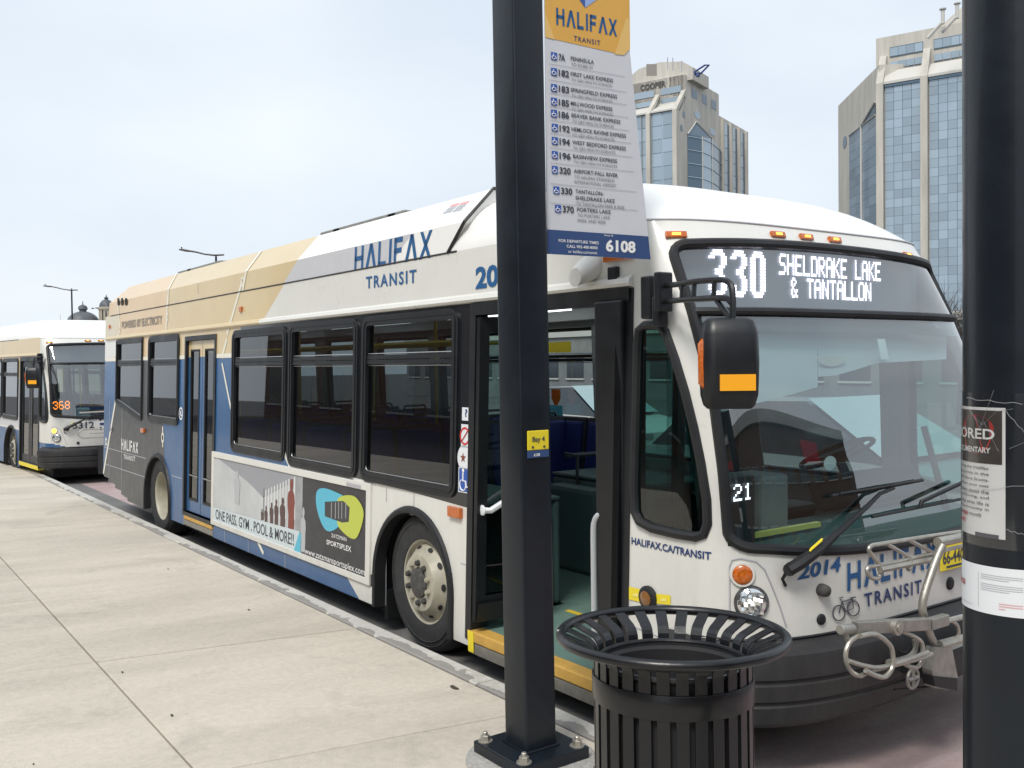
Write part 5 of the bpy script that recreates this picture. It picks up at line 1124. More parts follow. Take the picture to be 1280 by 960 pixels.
def bike_rack(bus):
    m = MB(); x = 3.2
    T = lambda l, xx: smooth_pts([PX(u, v, xx) for u, v in l])
    def arc3(c, r, a0, a1, n, xx): return [PX(c[0]+r[0]*math.cos(math.radians(a0+(a1-a0)*k/n)), c[1]+r[1]*math.sin(math.radians(a0+(a1-a0)*k/n)), xx) for k in range(n+1)]
    # folded upper tray
    rk = MB(); R_ = .0102
    rk.tube(T([(1205, 664), (1150, 672), (1100, 680), (1090, 682), (1086, 687), (1090, 694), (1099, 706), (1101, 716), (1097, 723), (1089, 722), (1084, 715), (1086, 709), (1096, 707), (1130, 700), (1205, 682)], 3.18), R_, 8)
    rk.tube(T([(1100, 712), (1150, 702), (1165, 699)], 3.19), .016, 6)
    for a, b in (((1109, 680), (1139, 698)), ((1136, 675), (1168, 692))): rk.tube(T([a, b], 3.18), .010, 6)
    rk.tube(T([(1138, 698), (1138, 708), (1135, 712)], 3.19), .012, 6)
    rack = rk.build('bike_rack', 'steel', bus, smooth=True)
    m = MB(); m.tube(T([(1172, 678), (1215, 669)], 3.22), .024, 10); m.tube(T([(1178, 682), (1170, 700), (1158, 735), (1153, 757), (1156, 775), (1164, 797), (1172, 811)], 3.24), .019, 10); m.build('swing_arm', 'steel', rack, smooth=True)
    m = MB(); m.tube(T([(1050, 787), (1066, 786)], 3.3), .023, 10); m.tube(T([(1056, 789), (1060, 802)], 3.3), .013, 8); m.obox(PX(1116, 782, 3.3), (.0, (PX(1160, 780, 3.3)-PX(1070, 785, 3.3)).y/2, (PX(1160, 780, 3.3)-PX(1070, 785, 3.3)).z/2), (.02, 0, 0), (0, 0, .028)); m.obox(PX(1172, 777, 3.3), (0, .07, .0), (.02, 0, 0), (0, 0, .026)); m.build('pivot_beam', 'dull_steel', rack, bevel=.005)
    m = MB(); p = PX(1121, 784, 3.33); m.lathe([(.035, -.012), (.035, .012), (.02, .014), (.02, .02), (0, .02)], p, 'x', 16); m.build('pivot_bolt', 'steel', rack, smooth=True)
    m = MB()
    m.tube(arc3((1076, 820), (19, 25), -90, -270, 10, 3.32)[:11]+T([(1084, 840), (1120, 831), (1150, 823), (1165, 817)], 3.32), R_, 8)
    m.tube(T([(1076, 795), (1095, 793), (1112, 806), (1116, 820), (1115, 835), (1106, 846), (1094, 844), (1082, 838)], 3.34), .011, 8)
    m.tube(T([(1060, 826), (1080, 832), (1100, 834), (1130, 826), (1160, 815)], 3.33), .010, 8)
    m.tube(T([(1125, 788), (1145, 797), (1153, 806), (1152, 826), (1146, 834), (1134, 832), (1128, 826)], 3.30), .010, 8)
    m.tube(T([(1144, 800), (1143, 812), (1134, 822), (1110, 828)], 3.26), .014, 8)
    m.tube(T([(1174, 806), (1205, 798)], 3.26), .022, 8); m.tube(T([(1170, 818), (1215, 800)], 3.22), .018, 8); m.tube(T([(1190, 776), (1197, 783), (1198, 795), (1190, 800)], 3.26), .010, 6); m.tube(T([(1180, 777), (1215, 768)], 3.26), .014, 8)
    m.build('tray_hoop', 'steel', rack, smooth=True)
    m = MB(); pl = [PX(u, v, 3.28) for u, v in [(1170, 810), (1190, 809), (1197, 845), (1196, 864), (1168, 860), (1165, 838)]]; m.prism(pl, (-.05, 0, 0)); m.build('pivot_plate', 'dull_steel', rack)
    m = MB(); pl = [PX(u, v, 3.286) for u, v in [(1166, 845), (1197, 848), (1196, 864), (1169, 858)]]; m.prism(pl, (-.06, 0, 0)); m.box(3.0, 3.26, PX(1150, 830, 3.2).y, PX(1150, 830, 3.2).y+.9, .50, .60); m.build('mount_block', 'rubber', rack)
    m = MB(); c = PX(1141, 848, 3.25); m.tube([c+Vector((0, .045*math.cos(a), .045*math.sin(a))) for a in [k*math.pi/8 for k in range(16)]], .008, 6, closed=True); m.tube([c-Vector((0, .04, 0)), c+Vector((0, .04, 0))], .011, 6); m.tube([c-Vector((0, 0, .04)), c+Vector((0, 0, .04))], .011, 6); m.build('lock_knob', 'dull_steel', rack)
    m = MB(); m.tube(T([(1120, 812), (1132, 816), (1145, 805), (1150, 812)], 3.25), .008, 6); m.build('cable', 'rubber', rack); m = MB(); m.tube(T([(1118, 862), (1168, 858)], 3.2), .006, 5); m.build('cable', 'rubber', rack)
def bus_b():
    bus, G2, bnd, w = make_bus('B', (-16.05, -.18, -.16), .066)
    for w_ in WINS[1:]: window(bus, rrect(*w_, .10), side_pt, gl='glass_rear_bus')
    window(bus, rrect(*WINS[0], .1), side_pt, gl='glass_rear_bus')
    for w_ in WINL[2:]: window(bus, rrect(*w_, .09), left_pt, gl='glass_far')
    m = MB(); x0, x1 = DOOR
    ring(m, [(x0-.03, .30), (x1+.02, .30), (x1+.02, 2.40), (x0-.03, 2.40)], [(x0+.03, .36), (x1-.04, .36), (x1-.04, 2.32), (x0+.03, 2.32)], side_pt, -.05, .012); m.build('door_frame', 'frame_black', bus)
    xm = (x0+x1)/2
    for a, b in ((x0+.03, xm-.01), (xm+.01, x1-.04)):
        m = MB(); ring(m, [(a, .36), (b, .36), (b, 2.31), (a, 2.31)], [(a+.12, .50), (b-.12, .50), (b-.12, 2.2), (a+.12, 2.2)], side_pt, -.05, -.02); lf = m.build('door_leaf', 'frame_black', bus)
        m = MB(); m.poly([side_pt(x, z, -.03) for x, z in [(a+.12, .5), (b-.12, .5), (b-.12, 2.2), (a+.12, 2.2)]]); m.build('pane', 'glass_green', lf)
    m = MB(); m.box(x0, x1, -.012, .1, .27, .345); m.build('step_edge', 'yellow', bus)
    rear_door(bus, RDOOR[0], RDOOR[1], 2.33, .385)
    def fw(s, y0, z0, w, h, mt, word=False, name='lettering'):
        v, f = (stroke_word(s, h, w, .19) if word else text2d(s, h, w, .02)); m = MB(); m.add([(FX(y0+a, z0+b)+.005, y0+a, z0+b) for a, b in v], f); m.build(name, mt, bus)
    fw('5312', .40, 1.06, .36, .12, 'dark_text', name='fleet_number'); fw('HALIFAX', .86, 1.02, 1.1, .22, 'navy_text', True, 'logo_lettering'); fw('NOVA BUS', .62, 1.205, .62, .032, 'dark_text', name='maker_lettering')
    # rounded grey fairing on the forward roof of the older bus
    m = MB(); V = []
    for i, (x, h) in enumerate([(1.05, .0), (.95, .16), (.7, .25), (.3, .28), (-2.5, .28), (-8.5, .24)]):
        for k in range(9): t = -1+2*k/8; V.append((x, YC+t*1.13, 2.80+h*(1-abs(t)**4*.6)))
    m.add(V, [(i*9+k, i*9+k+1, (i+1)*9+k+1, (i+1)*9+k) for i in range(5) for k in range(8)]+[(i*9, (i+1)*9, (i+1)*9) for i in range(0)]); m.build('roof_fairing', 'roof_white', bus, smooth=True)
    # folded bike rack, its bars across the nose
    m = MB(); R_ = .013
    m.tube([(3.2, .50, 1.05), (3.2, .44, 1.02), (3.2, .42, .95), (3.2, .5, .9), (3.2, 1.9, .9)], R_, 6); m.tube([(3.2, .5, 1.05), (3.2, 1.9, 1.05)], R_, 6); m.tube([(3.18, .95, 1.06), (3.18, .95, .5)], .02, 6); m.tube([(3.2, .62, .98), (3.2, 1.9, .98)], .01, 6); m.tube([(3.2, .45, 1.46-.1), (3.2, 1.8, 1.38)], .018, 6); m.build('bike_rack', 'steel', bus, smooth=True)
    m = MB(); m.box(3.1, 3.2, .78, .88, .22, .72); m.build('rack_mount', 'dash_dark', bus)
bus_a(); bus_b()
# ------------------------------------------------------------------ stop post with its sign
def stop_post():
    cx, cy = 2.2565, -.7052; zg = walk_z(cx, cy)
    m = MB(); m.lathe([(.30, -.1), (.30, .012), (.285, .022), (0, .022)], (cx, cy, zg), 'z', 40); ft = m.build('concrete_footing', 'conc_base', smooth=True); tag(ft, 'round rough concrete footing under the bolted base of the square bus stop post', 'footing')
    root = empty('stop_post', (cx, cy, zg), 'square black steel bus stop post with a yellow Bay 4 plate, bolted beside the kerb', 'post')
    def B(m, *a, **k): m.v = [(x-cx, y-cy, z-zg) for x, y, z in m.v]; return m.build(*a, parent=root, **k)
    hw_ = .19; a = .0
    m = MB(); m.box(cx-hw_, cx+hw_, cy-hw_, cy+hw_, zg+.022, zg+.075); B(m, 'base_plate', 'pole_paint', bevel=.006)
    s = .0859
    m = MB(); lean = lambda z: ((z-zg)*-.0165, (z-zg)*.0042)
    prof = rrect(-s, s, -s, s, .014, 4); V = []
    for z in (zg+.07, zg+4.6):
        lx, ly = lean(z); V += [(cx+p[0]+lx, cy+p[1]+ly, z) for p in prof]
    n = len(prof); m.add(V, [(j, (j+1) % n, n+(j+1) % n, n+j) for j in range(n)]+[tuple(range(n, 2*n))]); B(m, 'shaft', 'pole_paint', smooth=True, ang=.5)
    m = MB(); P = [(cx-s-.004, cy-s-.004), (cx+s+.004, cy-s-.004), (cx+s+.004, cy+s+.004), (cx-s-.004, cy+s+.004)]
    m.tube([(x, y, zg+.079) for x, y in P], .0075, 6, closed=True); B(m, 'weld_bead', 'pole_paint', smooth=True)
    for sx, sy in ((-1, -1), (1, -1), (1, 1), (-1, 1)):
        x, y = cx+sx*.15, cy+sy*.15; m = MB(); m.lathe([(.034, .075), (.034, .079), (.012, .079)], (x, y, zg), 'z', 24); m.lathe([(.022, .079), (.022, .101), (.020, .104), (0, .104)], (x, y, zg), 'z', 6); m.lathe([(.0115, .104), (.0115, .117), (.009, .120), (0, .120)], (x, y, zg), 'z', 12); B(m, 'anchor_bolt', 'steel')
    # Bay 4 plate on the side facing the camera
    zf = lambda v: hit(672, v, (1, 0, 0), cx+s+.0).z
    px_ = cx+s-.0165*1.5; L_ = PX(658, 540, px_); R_ = PX(684.5, 540, px_); zt_, zm, zb_ = zf(538.5), zf(563), zf(572.5); x = px_+.009
    m = MB(); m.box(x-.006, x, L_.y, R_.y, zm, zt_); pl = B(m, 'bay_plate', 'yellow', bevel=.003)
    m = MB(); v, f = text2d('Bay 4', .030, .07, .02); yy = (L_.y+R_.y)/2-.035; m.add([(x+.002, yy+p, zm+.031+q) for p, q in v], f); B(m, 'lettering', 'dark_text')
    m = MB(); m.box(x-.006, x-.001, L_.y, R_.y, zb_, zm-.001); B(m, 'number_plate', 'sign_blue')
    m = MB(); v, f = text2d('6108', .014, .034, .02); m.add([(x+.001, yy+.008+p, zb_+.006+q) for p, q in v], f); B(m, 'lettering', 'white_text')
    for dy in (.02, -.02): m = MB(); m.lathe([(.006, 0), (.005, .004), (0, .004)], (x, (L_.y+R_.y)/2+dy*1.6, zm+.014), 'x', 10); B(m, 'screw', 'hub_dirty')
    # ---- hanging sign
    a_ = math.radians(6); c_, s_ = math.cos(a_), math.sin(a_); O = Vector((2.285, -.60, 0)); nrm = Vector((c_, -s_, 0)); k = nrm.dot(O); e = Vector((s_, c_, 0))
    def SG(u, v): p = hit(u, v, nrm, k); return ((p-O).dot(e), p.z)
    sg = empty('stop_sign', (O.x, O.y, 2.5), 'tall white, gold and blue bus stop sign listing routes, hung on the square post', 'sign')
    def at(s, z, o=0): return O+e*s+nrm*o+Vector((0, 0, z))-Vector((O.x, O.y, 2.5))
    def poly(name, P, mt, o, parent=sg):
        m = MB(); m.poly([at(p[0], p[1], o) for p in P]); return m.build(name, mt, parent)
    w1 = SG(787, 30)[0]; top = 3.95; zc = SG(787.5, 64)[1]; BR = SG(813, 321); BL = SG(686, 321); wB = BR[0]; zB = (BR[1]+BL[1])/2
    out = [(0, zB), (wB, zB), (w1, zc), (w1, top), (0, top)]
    m = MB(); m.prism([at(p[0], p[1], 0) for p in out], nrm*-.004); m.build('sign_panel', 'sign_face', sg)
    zh = SG(684, 47)[1]; kx = SG(780, 69)
    poly('gold_header', [(0, zh), kx, (w1-.0, zc+.01), (w1, top), (0, top)], 'sign_gold', .0015)
    poly('header_facet', [(0, zh), (SG(693, 49)[0], zh-.003), (0, SG(681, 15)[1])], 'sign_gold_pale', .0025); poly('header_facet', [kx, (w1, zc+.01), (w1, zc+.14), (w1-.02, zc+.16), (SG(768, 66)[0], zh-.02)], 'sign_gold_pale', .0025)
    zn = SG(745, 291)[1]; wN = w1+(wB-w1)*(zc-zn)/(zc-zB); poly('blue_footer', [(0, zB), (wB, zB), (wN, zn), (0, zn)], 'sign_blue', .0015)
    def txt(s, u0, v0, u1, v1, h_px, mt, bold=.01, name='lettering', vf=None):
        a = SG(u0, v0); b = SG(u1, v1); h = h_px; z0 = (a[1]+b[1])/2 if abs(a[1]-b[1]) < .03 else a[1]; v, f = vf or text2d(s, h, b[0]-a[0], bold)
        m = MB(); m.add([at(a[0]+p, z0+q, .003) for p, q in v], f); m.build(name, mt, sg)
    a = SG(695, 31); b = SG(771, 48); v, f = stroke_word('HALIFAX', .078, b[0]-a[0], .2); zz = SG(695, 31)[1]; m = MB(); m.add([at(a[0]+p, zz+q, .003) for p, q in v], f); m.build('logo_lettering', 'logo_blue', sg)
    a = SG(717, 50.5); b = SG(750, 57); v, f = text2d('TRANSIT', .023, b[0]-a[0], .01, sp=1.25); m = MB(); m.add([at(a[0]+p, a[1]+q-.002, .003) for p, q in v], f); m.build('logo_lettering', 'navy_text', sg)
    cu = SG(731, 10); poly('emblem_half', [(cu[0], cu[1]), (cu[0], cu[1]+.2), (cu[0]-.075, cu[1]+.2), (cu[0]-.075, cu[1]+.075)], 'cube_dark', .003); poly('emblem_half', [(cu[0], cu[1]), (cu[0]+.095, cu[1]+.07), (cu[0]+.095, cu[1]+.2), (cu[0], cu[1]+.2)], 'cube_light', .003)
    rows = [('7A', ['PENINSULA'], ['TO ROBIE ST'], 698, 706, 713, 742, 741), ('182', ['FIRST LAKE EXPRESS'], ['TO QEII HEALTH SCIENCES'], 698, 711, 713, 766, 765), ('183', ['SPRINGFIELD EXPRESS'], ['TO QEII HEALTH SCIENCES'], 698, 711, 713, 771, 765),
            ('185', ['MILLWOOD EXPRESS'], ['TO QEII HEALTH SCIENCES'], 698, 711, 713, 765, 766), ('186', ['BEAVER BANK EXPRESS'], ['TO QEII HEALTH SCIENCES'], 698, 711, 714, 775, 767), ('192', ['HEMLOCK RAVINE EXPRESS'], ['TO QEII HEALTH SCIENCES'], 699, 712, 714, 782, 768),
            ('194', ['WEST BEDFORD EXPRESS'], ['TO QEII HEALTH SCIENCES'], 699, 712, 715, 782, 769), ('196', ['BASINVIEW EXPRESS'], ['TO QEII HEALTH SCIENCES'], 699, 713, 716, 771, 771), ('320', ['AIRPORT-FALL RIVER'], ['TO HALIFAX STANFIELD', 'INTERNATIONAL AIRPORT'], 699, 713, 717, 772, 770),
            ('330', ['TANTALLON-', 'SHELDRAKE LAKE'], ['TO TANTALLON PARK & RIDE'], 701, 715, 719, 768, 780), ('370', ['PORTERS LAKE'], ['TO PORTERS LAKE', 'PARK AND RIDE'], 703, 717, 721, 763, 762)]
    vy = [71.5, 91, 111, 128, 143, 160.5, 177, 194.5, 213, 238.5, 261.5]; seps = [81.5, 101.5, 118, 134.5, 151.5, 168, 186, 205, 231, 255.5]
    for (num, names, subs, ua, ub, uc, ud, ue), v0 in zip(rows, vy):
        a, b = SG(ua, v0), SG(ub, v0); h = .031; z0 = a[1]-h/2
        v, f = text2d(num, h, b[0]-a[0], .03); m = MB(); m.add([at(a[0]+p, z0+q, .003) for p, q in v], f); m.build('route_number', 'dark_text', sg)
        x_ = SG(ua-9.6, v0)[0]; w_ = .033; poly('wheelchair_tile', [(x_, z0-.002), (x_+w_, z0-.002), (x_+w_, z0+h+.002), (x_, z0+h+.002)], 'wheel_blue', .003)
        m = MB(); q = lambda s, t: at(x_+w_*s, z0+h*t, .0045); m.tube([q(.35, .85), q(.4, .5), q(.68, .5), q(.82, .15)], .0021, 4); m.tube([q(.42+.27*math.cos(t), .34+.27*math.sin(t)) for t in [math.radians(k) for k in range(140, 350, 30)]], .0019, 4); m.build('wheelchair_symbol', 'white_text', sg)
        c0 = SG(uc, v0+2)[0]; zz = z0+h-.0205; wn = SG(ud, v0+8)[0]-c0
        n0 = max(len(t) for t in names)
        for t in names:
            v, f = text2d(t, .0185, wn*len(t)/n0, .014); m = MB(); m.add([at(c0+p, zz+q_, .003) for p, q_ in v], f); m.build('lettering', 'dark_text', sg); zz -= .030
        c1 = c0+.003; ws_ = SG(ue, v0+14)[0]-c1; n1 = max(len(t) for t in subs); zz += .0055
        for t in subs:
            v, f = text2d(t, .0145, ws_*len(t)/n1, .0); m = MB(); m.add([at(c1+p, zz+q_, .003) for p, q_ in v], f); m.build('lettering', 'faint_text', sg); zz -= .0235
    for v0 in seps:
        z = SG(686, v0-1.5)[1]; m = MB(); w_ = w1+(wB-w1)*max(0, (zc-z))/(zc-zB)-.05; m.add([at(.02, z, .0025), at(w_, z, .0025), at(w_, z+.0022, .0025), at(.02, z+.0022, .0025)], [(0, 1, 2, 3)]); m.build('row_line', 'sign_line', sg)
    def ft(s, u0, u1, v, h, mt='white_text', bold=.01):
        a, b = SG(u0, v), SG(u1, v); vv, f = text2d(s, h, b[0]-a[0], bold); m = MB(); m.add([at(a[0]+p, a[1]+q, .003) for p, q in vv], f); m.build('lettering', mt, sg)
    ft('FOR DEPARTURE TIMES', 698, 748, 302.5, .0135); ft('CALL 902-480-8000', 708, 746.5, 309.5, .0135); ft('or halifax.ca/transit', 710, 746, 316, .0135, bold=0); ft('6108', 757, 794, 314.5, .058, bold=.04); ft('Stop #', 755, 766, 295.5, .009)
stop_post()
# ------------------------------------------------------------------ litter bin
def bin_():
    c = CAM+ray(842, 797)*2.9; cx, cy, zr = c.x, c.y, c.z; zg = walk_z(cx, cy); N = 28
    root = empty('litter_bin', (cx, cy, zg), 'round black slatted metal litter bin with a flared rim, beside the post', 'litter bin')
    root.rotation_mode = 'AXIS_ANGLE'; root.rotation_axis_angle = (math.radians(-1.9), _r0.x, _r0.y, 0)
    T = lambda m: setattr(m, 'v', [(x-cx, y-cy, z-zg) for x, y, z in m.v])
    RR, rb = .340, .237; zb2 = PZ(0, 0, 1).z and (CAM+ray(842, 880)*2.655).z; zb1 = (CAM+ray(842, 912)*2.655).z
    m = MB(); m.tube([(cx+RR*math.cos(a), cy+RR*math.sin(a), zr) for a in [2*math.pi*k/72 for k in range(72)]], .0155, 12, closed=True); T(m); rim = m.build('rim', 'bin_paint', root, smooth=True)
    m = MB(); r0 = random.Random(3)
    for k in range(9):
        a = math.atan2(-1, .0)+r0.uniform(-.12, .12)-.42-math.radians(20); q = r0.uniform(.2, 1.2); p = Vector((cx+(RR+.0160*math.cos(q))*math.cos(a), cy+(RR+.0160*math.cos(q))*math.sin(a), zr+.0160*math.sin(q)))
        t = Vector((-math.sin(a), math.cos(a), 0)); nn_ = Vector((math.cos(q)*math.cos(a), math.cos(q)*math.sin(a), math.sin(q))); b = nn_.cross(t); R_ = r0.uniform(.003, .008)
        m.poly([p+nn_*.0006+t*R_*1.4*math.cos(s)*r0.uniform(.6, 1.1)+b*R_*.8*math.sin(s)*r0.uniform(.6, 1.1) for s in [j*math.pi/4 for j in range(8)]])
    T(m); m.build('paint_chips', 'chipped', rim)
    # slats: upright, then bent outwards to the rim
    ztop = zr-.004; prof = [(rb, zg+.055), (rb, zr-.066), (rb+.002, zr-.055), (rb+.007, zr-.044), (rb+.015, zr-.035), (rb+.028, zr-.027), (rb+.05, zr-.018), (rb+.072, zr-.008), (RR-.010, zr+.0), (RR-.002, zr+.006)]
    W_ = .0185; th = .003; first = None
    m = MB(); V = []
    for i, (r, z) in enumerate(prof):
        a = Vector(prof[max(0, i-1)]); b = Vector(prof[min(len(prof)-1, i+1)]); t = (b-a).normalized(); nr, nz_ = t.y, -t.x
        for s in (-1, 1):
            for o_ in (-1, 1): V.append((r+nr*th*o_, s*W_, z+nz_*th*o_-zg))
    Fs = []
    for i in range(len(prof)-1):
        b = i*4; n = b+4; Fs += [(b, b+1, n+1, n), (b+2, n+2, n+3, b+3), (b, n, n+2, b+2), (b+1, b+3, n+3, n+1)]
    Fs += [(0, 2, 3, 1), tuple((len(prof)-1)*4+j for j in (0, 1, 3, 2))]
    m.add(V, Fs); first = m.build('slat', 'bin_paint', root, bevel=.0012)
    for k in range(1, N): o = first.copy(); C.objects.link(o); o.parent = root; o.rotation_euler = (0, 0, 2*math.pi*k/N)
    for za, zb_ in ((zb1, zb2), (zg+.13, zg+.20), (zg+.03, zg+.06)):
        m = MB(); m.lathe([(rb+.003, za), (rb+.0075, za), (rb+.0085, za+.002), (rb+.0085, zb_-.002), (rb+.0075, zb_), (rb+.003, zb_), (rb+.003, za)], (cx, cy, 0), 'z', 72); T(m); m.build('band', 'bin_paint', root, smooth=True, ang=.5)
    m = MB(); zl = zr-.078
    m.lathe([(rb-.018, zg+.06), (rb-.018, zl), (rb-.006, zl+.004), (rb-.004, zl+.0), (rb-.012, zl-.006), (rb-.03, zl-.02), (rb-.032, zg+.10), (0, zg+.10)], (cx, cy, 0), 'z', 56); T(m); m.build('liner', 'bin_inside', root, smooth=True)
    m = MB(); m.tube([(cx+(rb-.012)*math.cos(a), cy+(rb-.012)*math.sin(a), zl+.003) for a in [2*math.pi*k/64 for k in range(64)]], .008, 8, closed=True); T(m); m.build('liner_rim', 'bin_paint', root, smooth=True)
bin_()
# ------------------------------------------------------------------ round post with notices
def round_post():
    R_ = .112; c = CAM+ray(1276, 600)*2.03; cx, cy = c.x, c.y; zg = walk_z(cx, cy)
    root = empty('round_post', (cx, cy, zg), 'thick round black steel post at the right, taped with paper notices', 'post')
    T = lambda m: setattr(m, 'v', [(x-cx, y-cy, z-zg) for x, y, z in m.v])
    m = MB(); prof = [(R_+.06, zg-.02), (R_+.06, zg+.02), (R_+.01, zg+.03), (R_, zg+.05)]+[(R_, zg+.05+.25*k) for k in range(1, 19)]; m.lathe(prof, (cx, cy, 0), 'z', 72); T(m); m.build('shaft', 'pole_paint', root, smooth=True)
    # angles on the shaft, measured from the silhouette edge at the left
    v = (CAM-Vector((cx, cy, CAM.z))).normalized(); base = math.atan2(v.y, v.x); a_left = base-math.acos(R_/ (CAM-Vector((cx, cy, CAM.z))).length)
    def P(s, z, o=0): a = a_left+s/R_; return (cx+(R_+o)*math.cos(a), cy+(R_+o)*math.sin(a), z)
    def sheet(name, s0, s1, z0, z1, mt, o, slope=0, parent=root, n=24):
        m = MB(); V = []
        for k in range(n+1):
            s = s0+(s1-s0)*k/n
            for z in (z0, z1): V.append(P(s, z+slope*s, o))
        m.add(V, [(2*k, 2*k+2, 2*k+3, 2*k+1) for k in range(n)]); T(m); return m.build(name, mt, parent, smooth=True)
    def us(u, v):                     # pixel to arc length and height on the shaft
        d = ray(u, v); dx, dy = d.x, d.y; ox, oy = CAM.x-cx, CAM.y-cy; A_ = dx*dx+dy*dy; B_ = ox*dx+oy*dy; D = B_*B_-A_*(ox*ox+oy*oy-R_*R_)
        t = (-B_-math.sqrt(max(0, D)))/A_; p = CAM+d*t; a = math.atan2(p.y-cy, p.x-cx); return (((a-a_left+math.pi) % (2*math.pi)-math.pi)*R_, p.z)
    sR, zt_ = us(1257, 510); _, zb_ = us(1258, 675); _, zmid = us(1250, 581); s0 = sR-.216
    po = sheet('notice', s0, sR, zb_, zt_, 'paper', .0012)
    sheet('notice_picture', s0+.01, sR-.006, zmid, zt_-.006, 'poster_dark', .0018, parent=po)
    c0 = us(1222, 545); m = MB(); m.poly([P(c0[0]-.005+.042*math.cos(q)*(1+.12*math.sin(3*q)), c0[1]+.004+.045*math.sin(q)*(1+.1*math.cos(2*q)), .0022) for q in [2*math.pi*k/28 for k in range(28)]]); T(m); m.build('notice_blot', 'poster_red', po)
    def tx(s, sa, za, w, h, mt, bold=0, par=None):
        vv, f = text2d(s, h, w, bold); m = MB(); m.add([P(sa+p, za+q, .0028) for p, q in vv], f); T(m); m.build('lettering', mt, par or po)
    a = us(1244, 550); tx('CHORED', a[0]-.155, a[1], .155, .022, 'paper', .02)
    a = us(1239, 567); tx('A DOCUMENTARY', a[0]-.13, a[1], .13, .012, 'paper', .02)
    r1 = random.Random(5); L_ = ['documentary covering the Halifax', 'housing and tenting crisis in the', 'city of HRM, Nova Scotia.', 'Watching it from your seat', 'hears conversations about the', 'lack of affordable housing, and', 'what others examine what life is', 'like for the tenant community in', 'Canada this month']
    z = zmid-.014
    for k, t in enumerate(L_): w = .195*len(t)/33; tx(t, sR-.032-w if k < 8 else sR-.15, z, w, .0075, 'dark_text', .008); z -= .0122
    sheet('notice_strip', *[us(1220, 668)[0], us(1249, 668)[0]], us(1235, 672)[1], us(1235, 667)[1], 'dark_text', .0024, parent=po)
    a = us(1201+3, 641); tx('EVENT', us(1206, 640)[0]-.0, us(1206, 642)[1], .022, .009, 'red_text', .02); tx('JANUARY', us(1203, 652)[0]-.01, us(1206, 652)[1], .055, .011, 'red_text', .02)
    wr = sheet('plastic_wrap', s0-.03, us(1278, 600)[0]+.03, zb_-.02, zt_+.03, 'plastic_wrap', .0032)
    m = MB()
    for k in range(5):
        za = r1.uniform(zb_, zt_+.02); sa = r1.uniform(0.01, .2); m.tube([P(sa+t*.03, za+r1.uniform(-.012, .012)+t*r1.uniform(-.02, .02), .0034) for t in range(4)], .0003, 4)
    for (ua, va, ub, vb) in ((1210, 497, 1278, 505), (1200, 614, 1280, 607), (1258, 662, 1280, 668), (1256, 512, 1280, 540)): a, b = us(ua, va), us(ub, vb); m.tube([P(a[0]+(b[0]-a[0])*k/8, a[1]+(b[1]-a[1])*k/8+.002*math.sin(k*2), .0034) for k in range(9)], .0004, 4)
    T(m); m.build('tape_crease', 'tape', root)
    z1a, z2a = us(1215, 703)[1], us(1278, 712.5)[1]; z1b, z2b = us(1215, 761)[1], us(1278, 773)[1]; s1_, s2_ = us(1215, 703)[0], us(1278, 712)[0]; sl_ = (z2a-z1a)/(s2_-s1_)
    w = sheet('label_band', -.08, .32, z1b-sl_*s1_, z1a-sl_*s1_, 'paper_white', .0015, slope=sl_, n=40)
    def ln(u0, v0, u1, hh, mt): a, b = us(u0, v0), us(u1, v0); m = MB(); V = []; n = 6; [V.extend([P(a[0]+(b[0]-a[0])*k/n, a[1]+sl_*(b[0]-a[0])*k/n, .0022), P(a[0]+(b[0]-a[0])*k/n, a[1]+hh+sl_*(b[0]-a[0])*k/n, .0022)]) for k in range(n+1)]; m.add(V, [(2*k, 2*k+2, 2*k+3, 2*k+1) for k in range(n)]); T(m); m.build('print_line', mt, w)
    for v_ in (717, 719.5, 722, 728.5, 731, 733.5, 736): ln(1227, v_, 1279 if v_ not in (722, 736) else 1262, .0011, 'grey_text')
    for v_ in (755, 758): ln(1249, v_, 1279, .0016, 'red_faint')
    ln(1249, 761.5, 1257, .0016, 'red_faint'); ln(1204, 748, 1216, .0011, 'grey_text')
    a, b = us(1223.5, 714), us(1223.5, 758); m = MB(); m.add([P(a[0], b[1], .0022), P(a[0]+.0012, b[1], .0022), P(a[0]+.0012, a[1], .0022), P(a[0], a[1], .0022)], [(0, 1, 2, 3)]); T(m); m.build('print_line', 'grey_text', w)
    a = us(1204, 725); tx('CHANGE', a[0]-.03, a[1]-.004, .055, .012, 'poster_red', .03, w)
round_post()
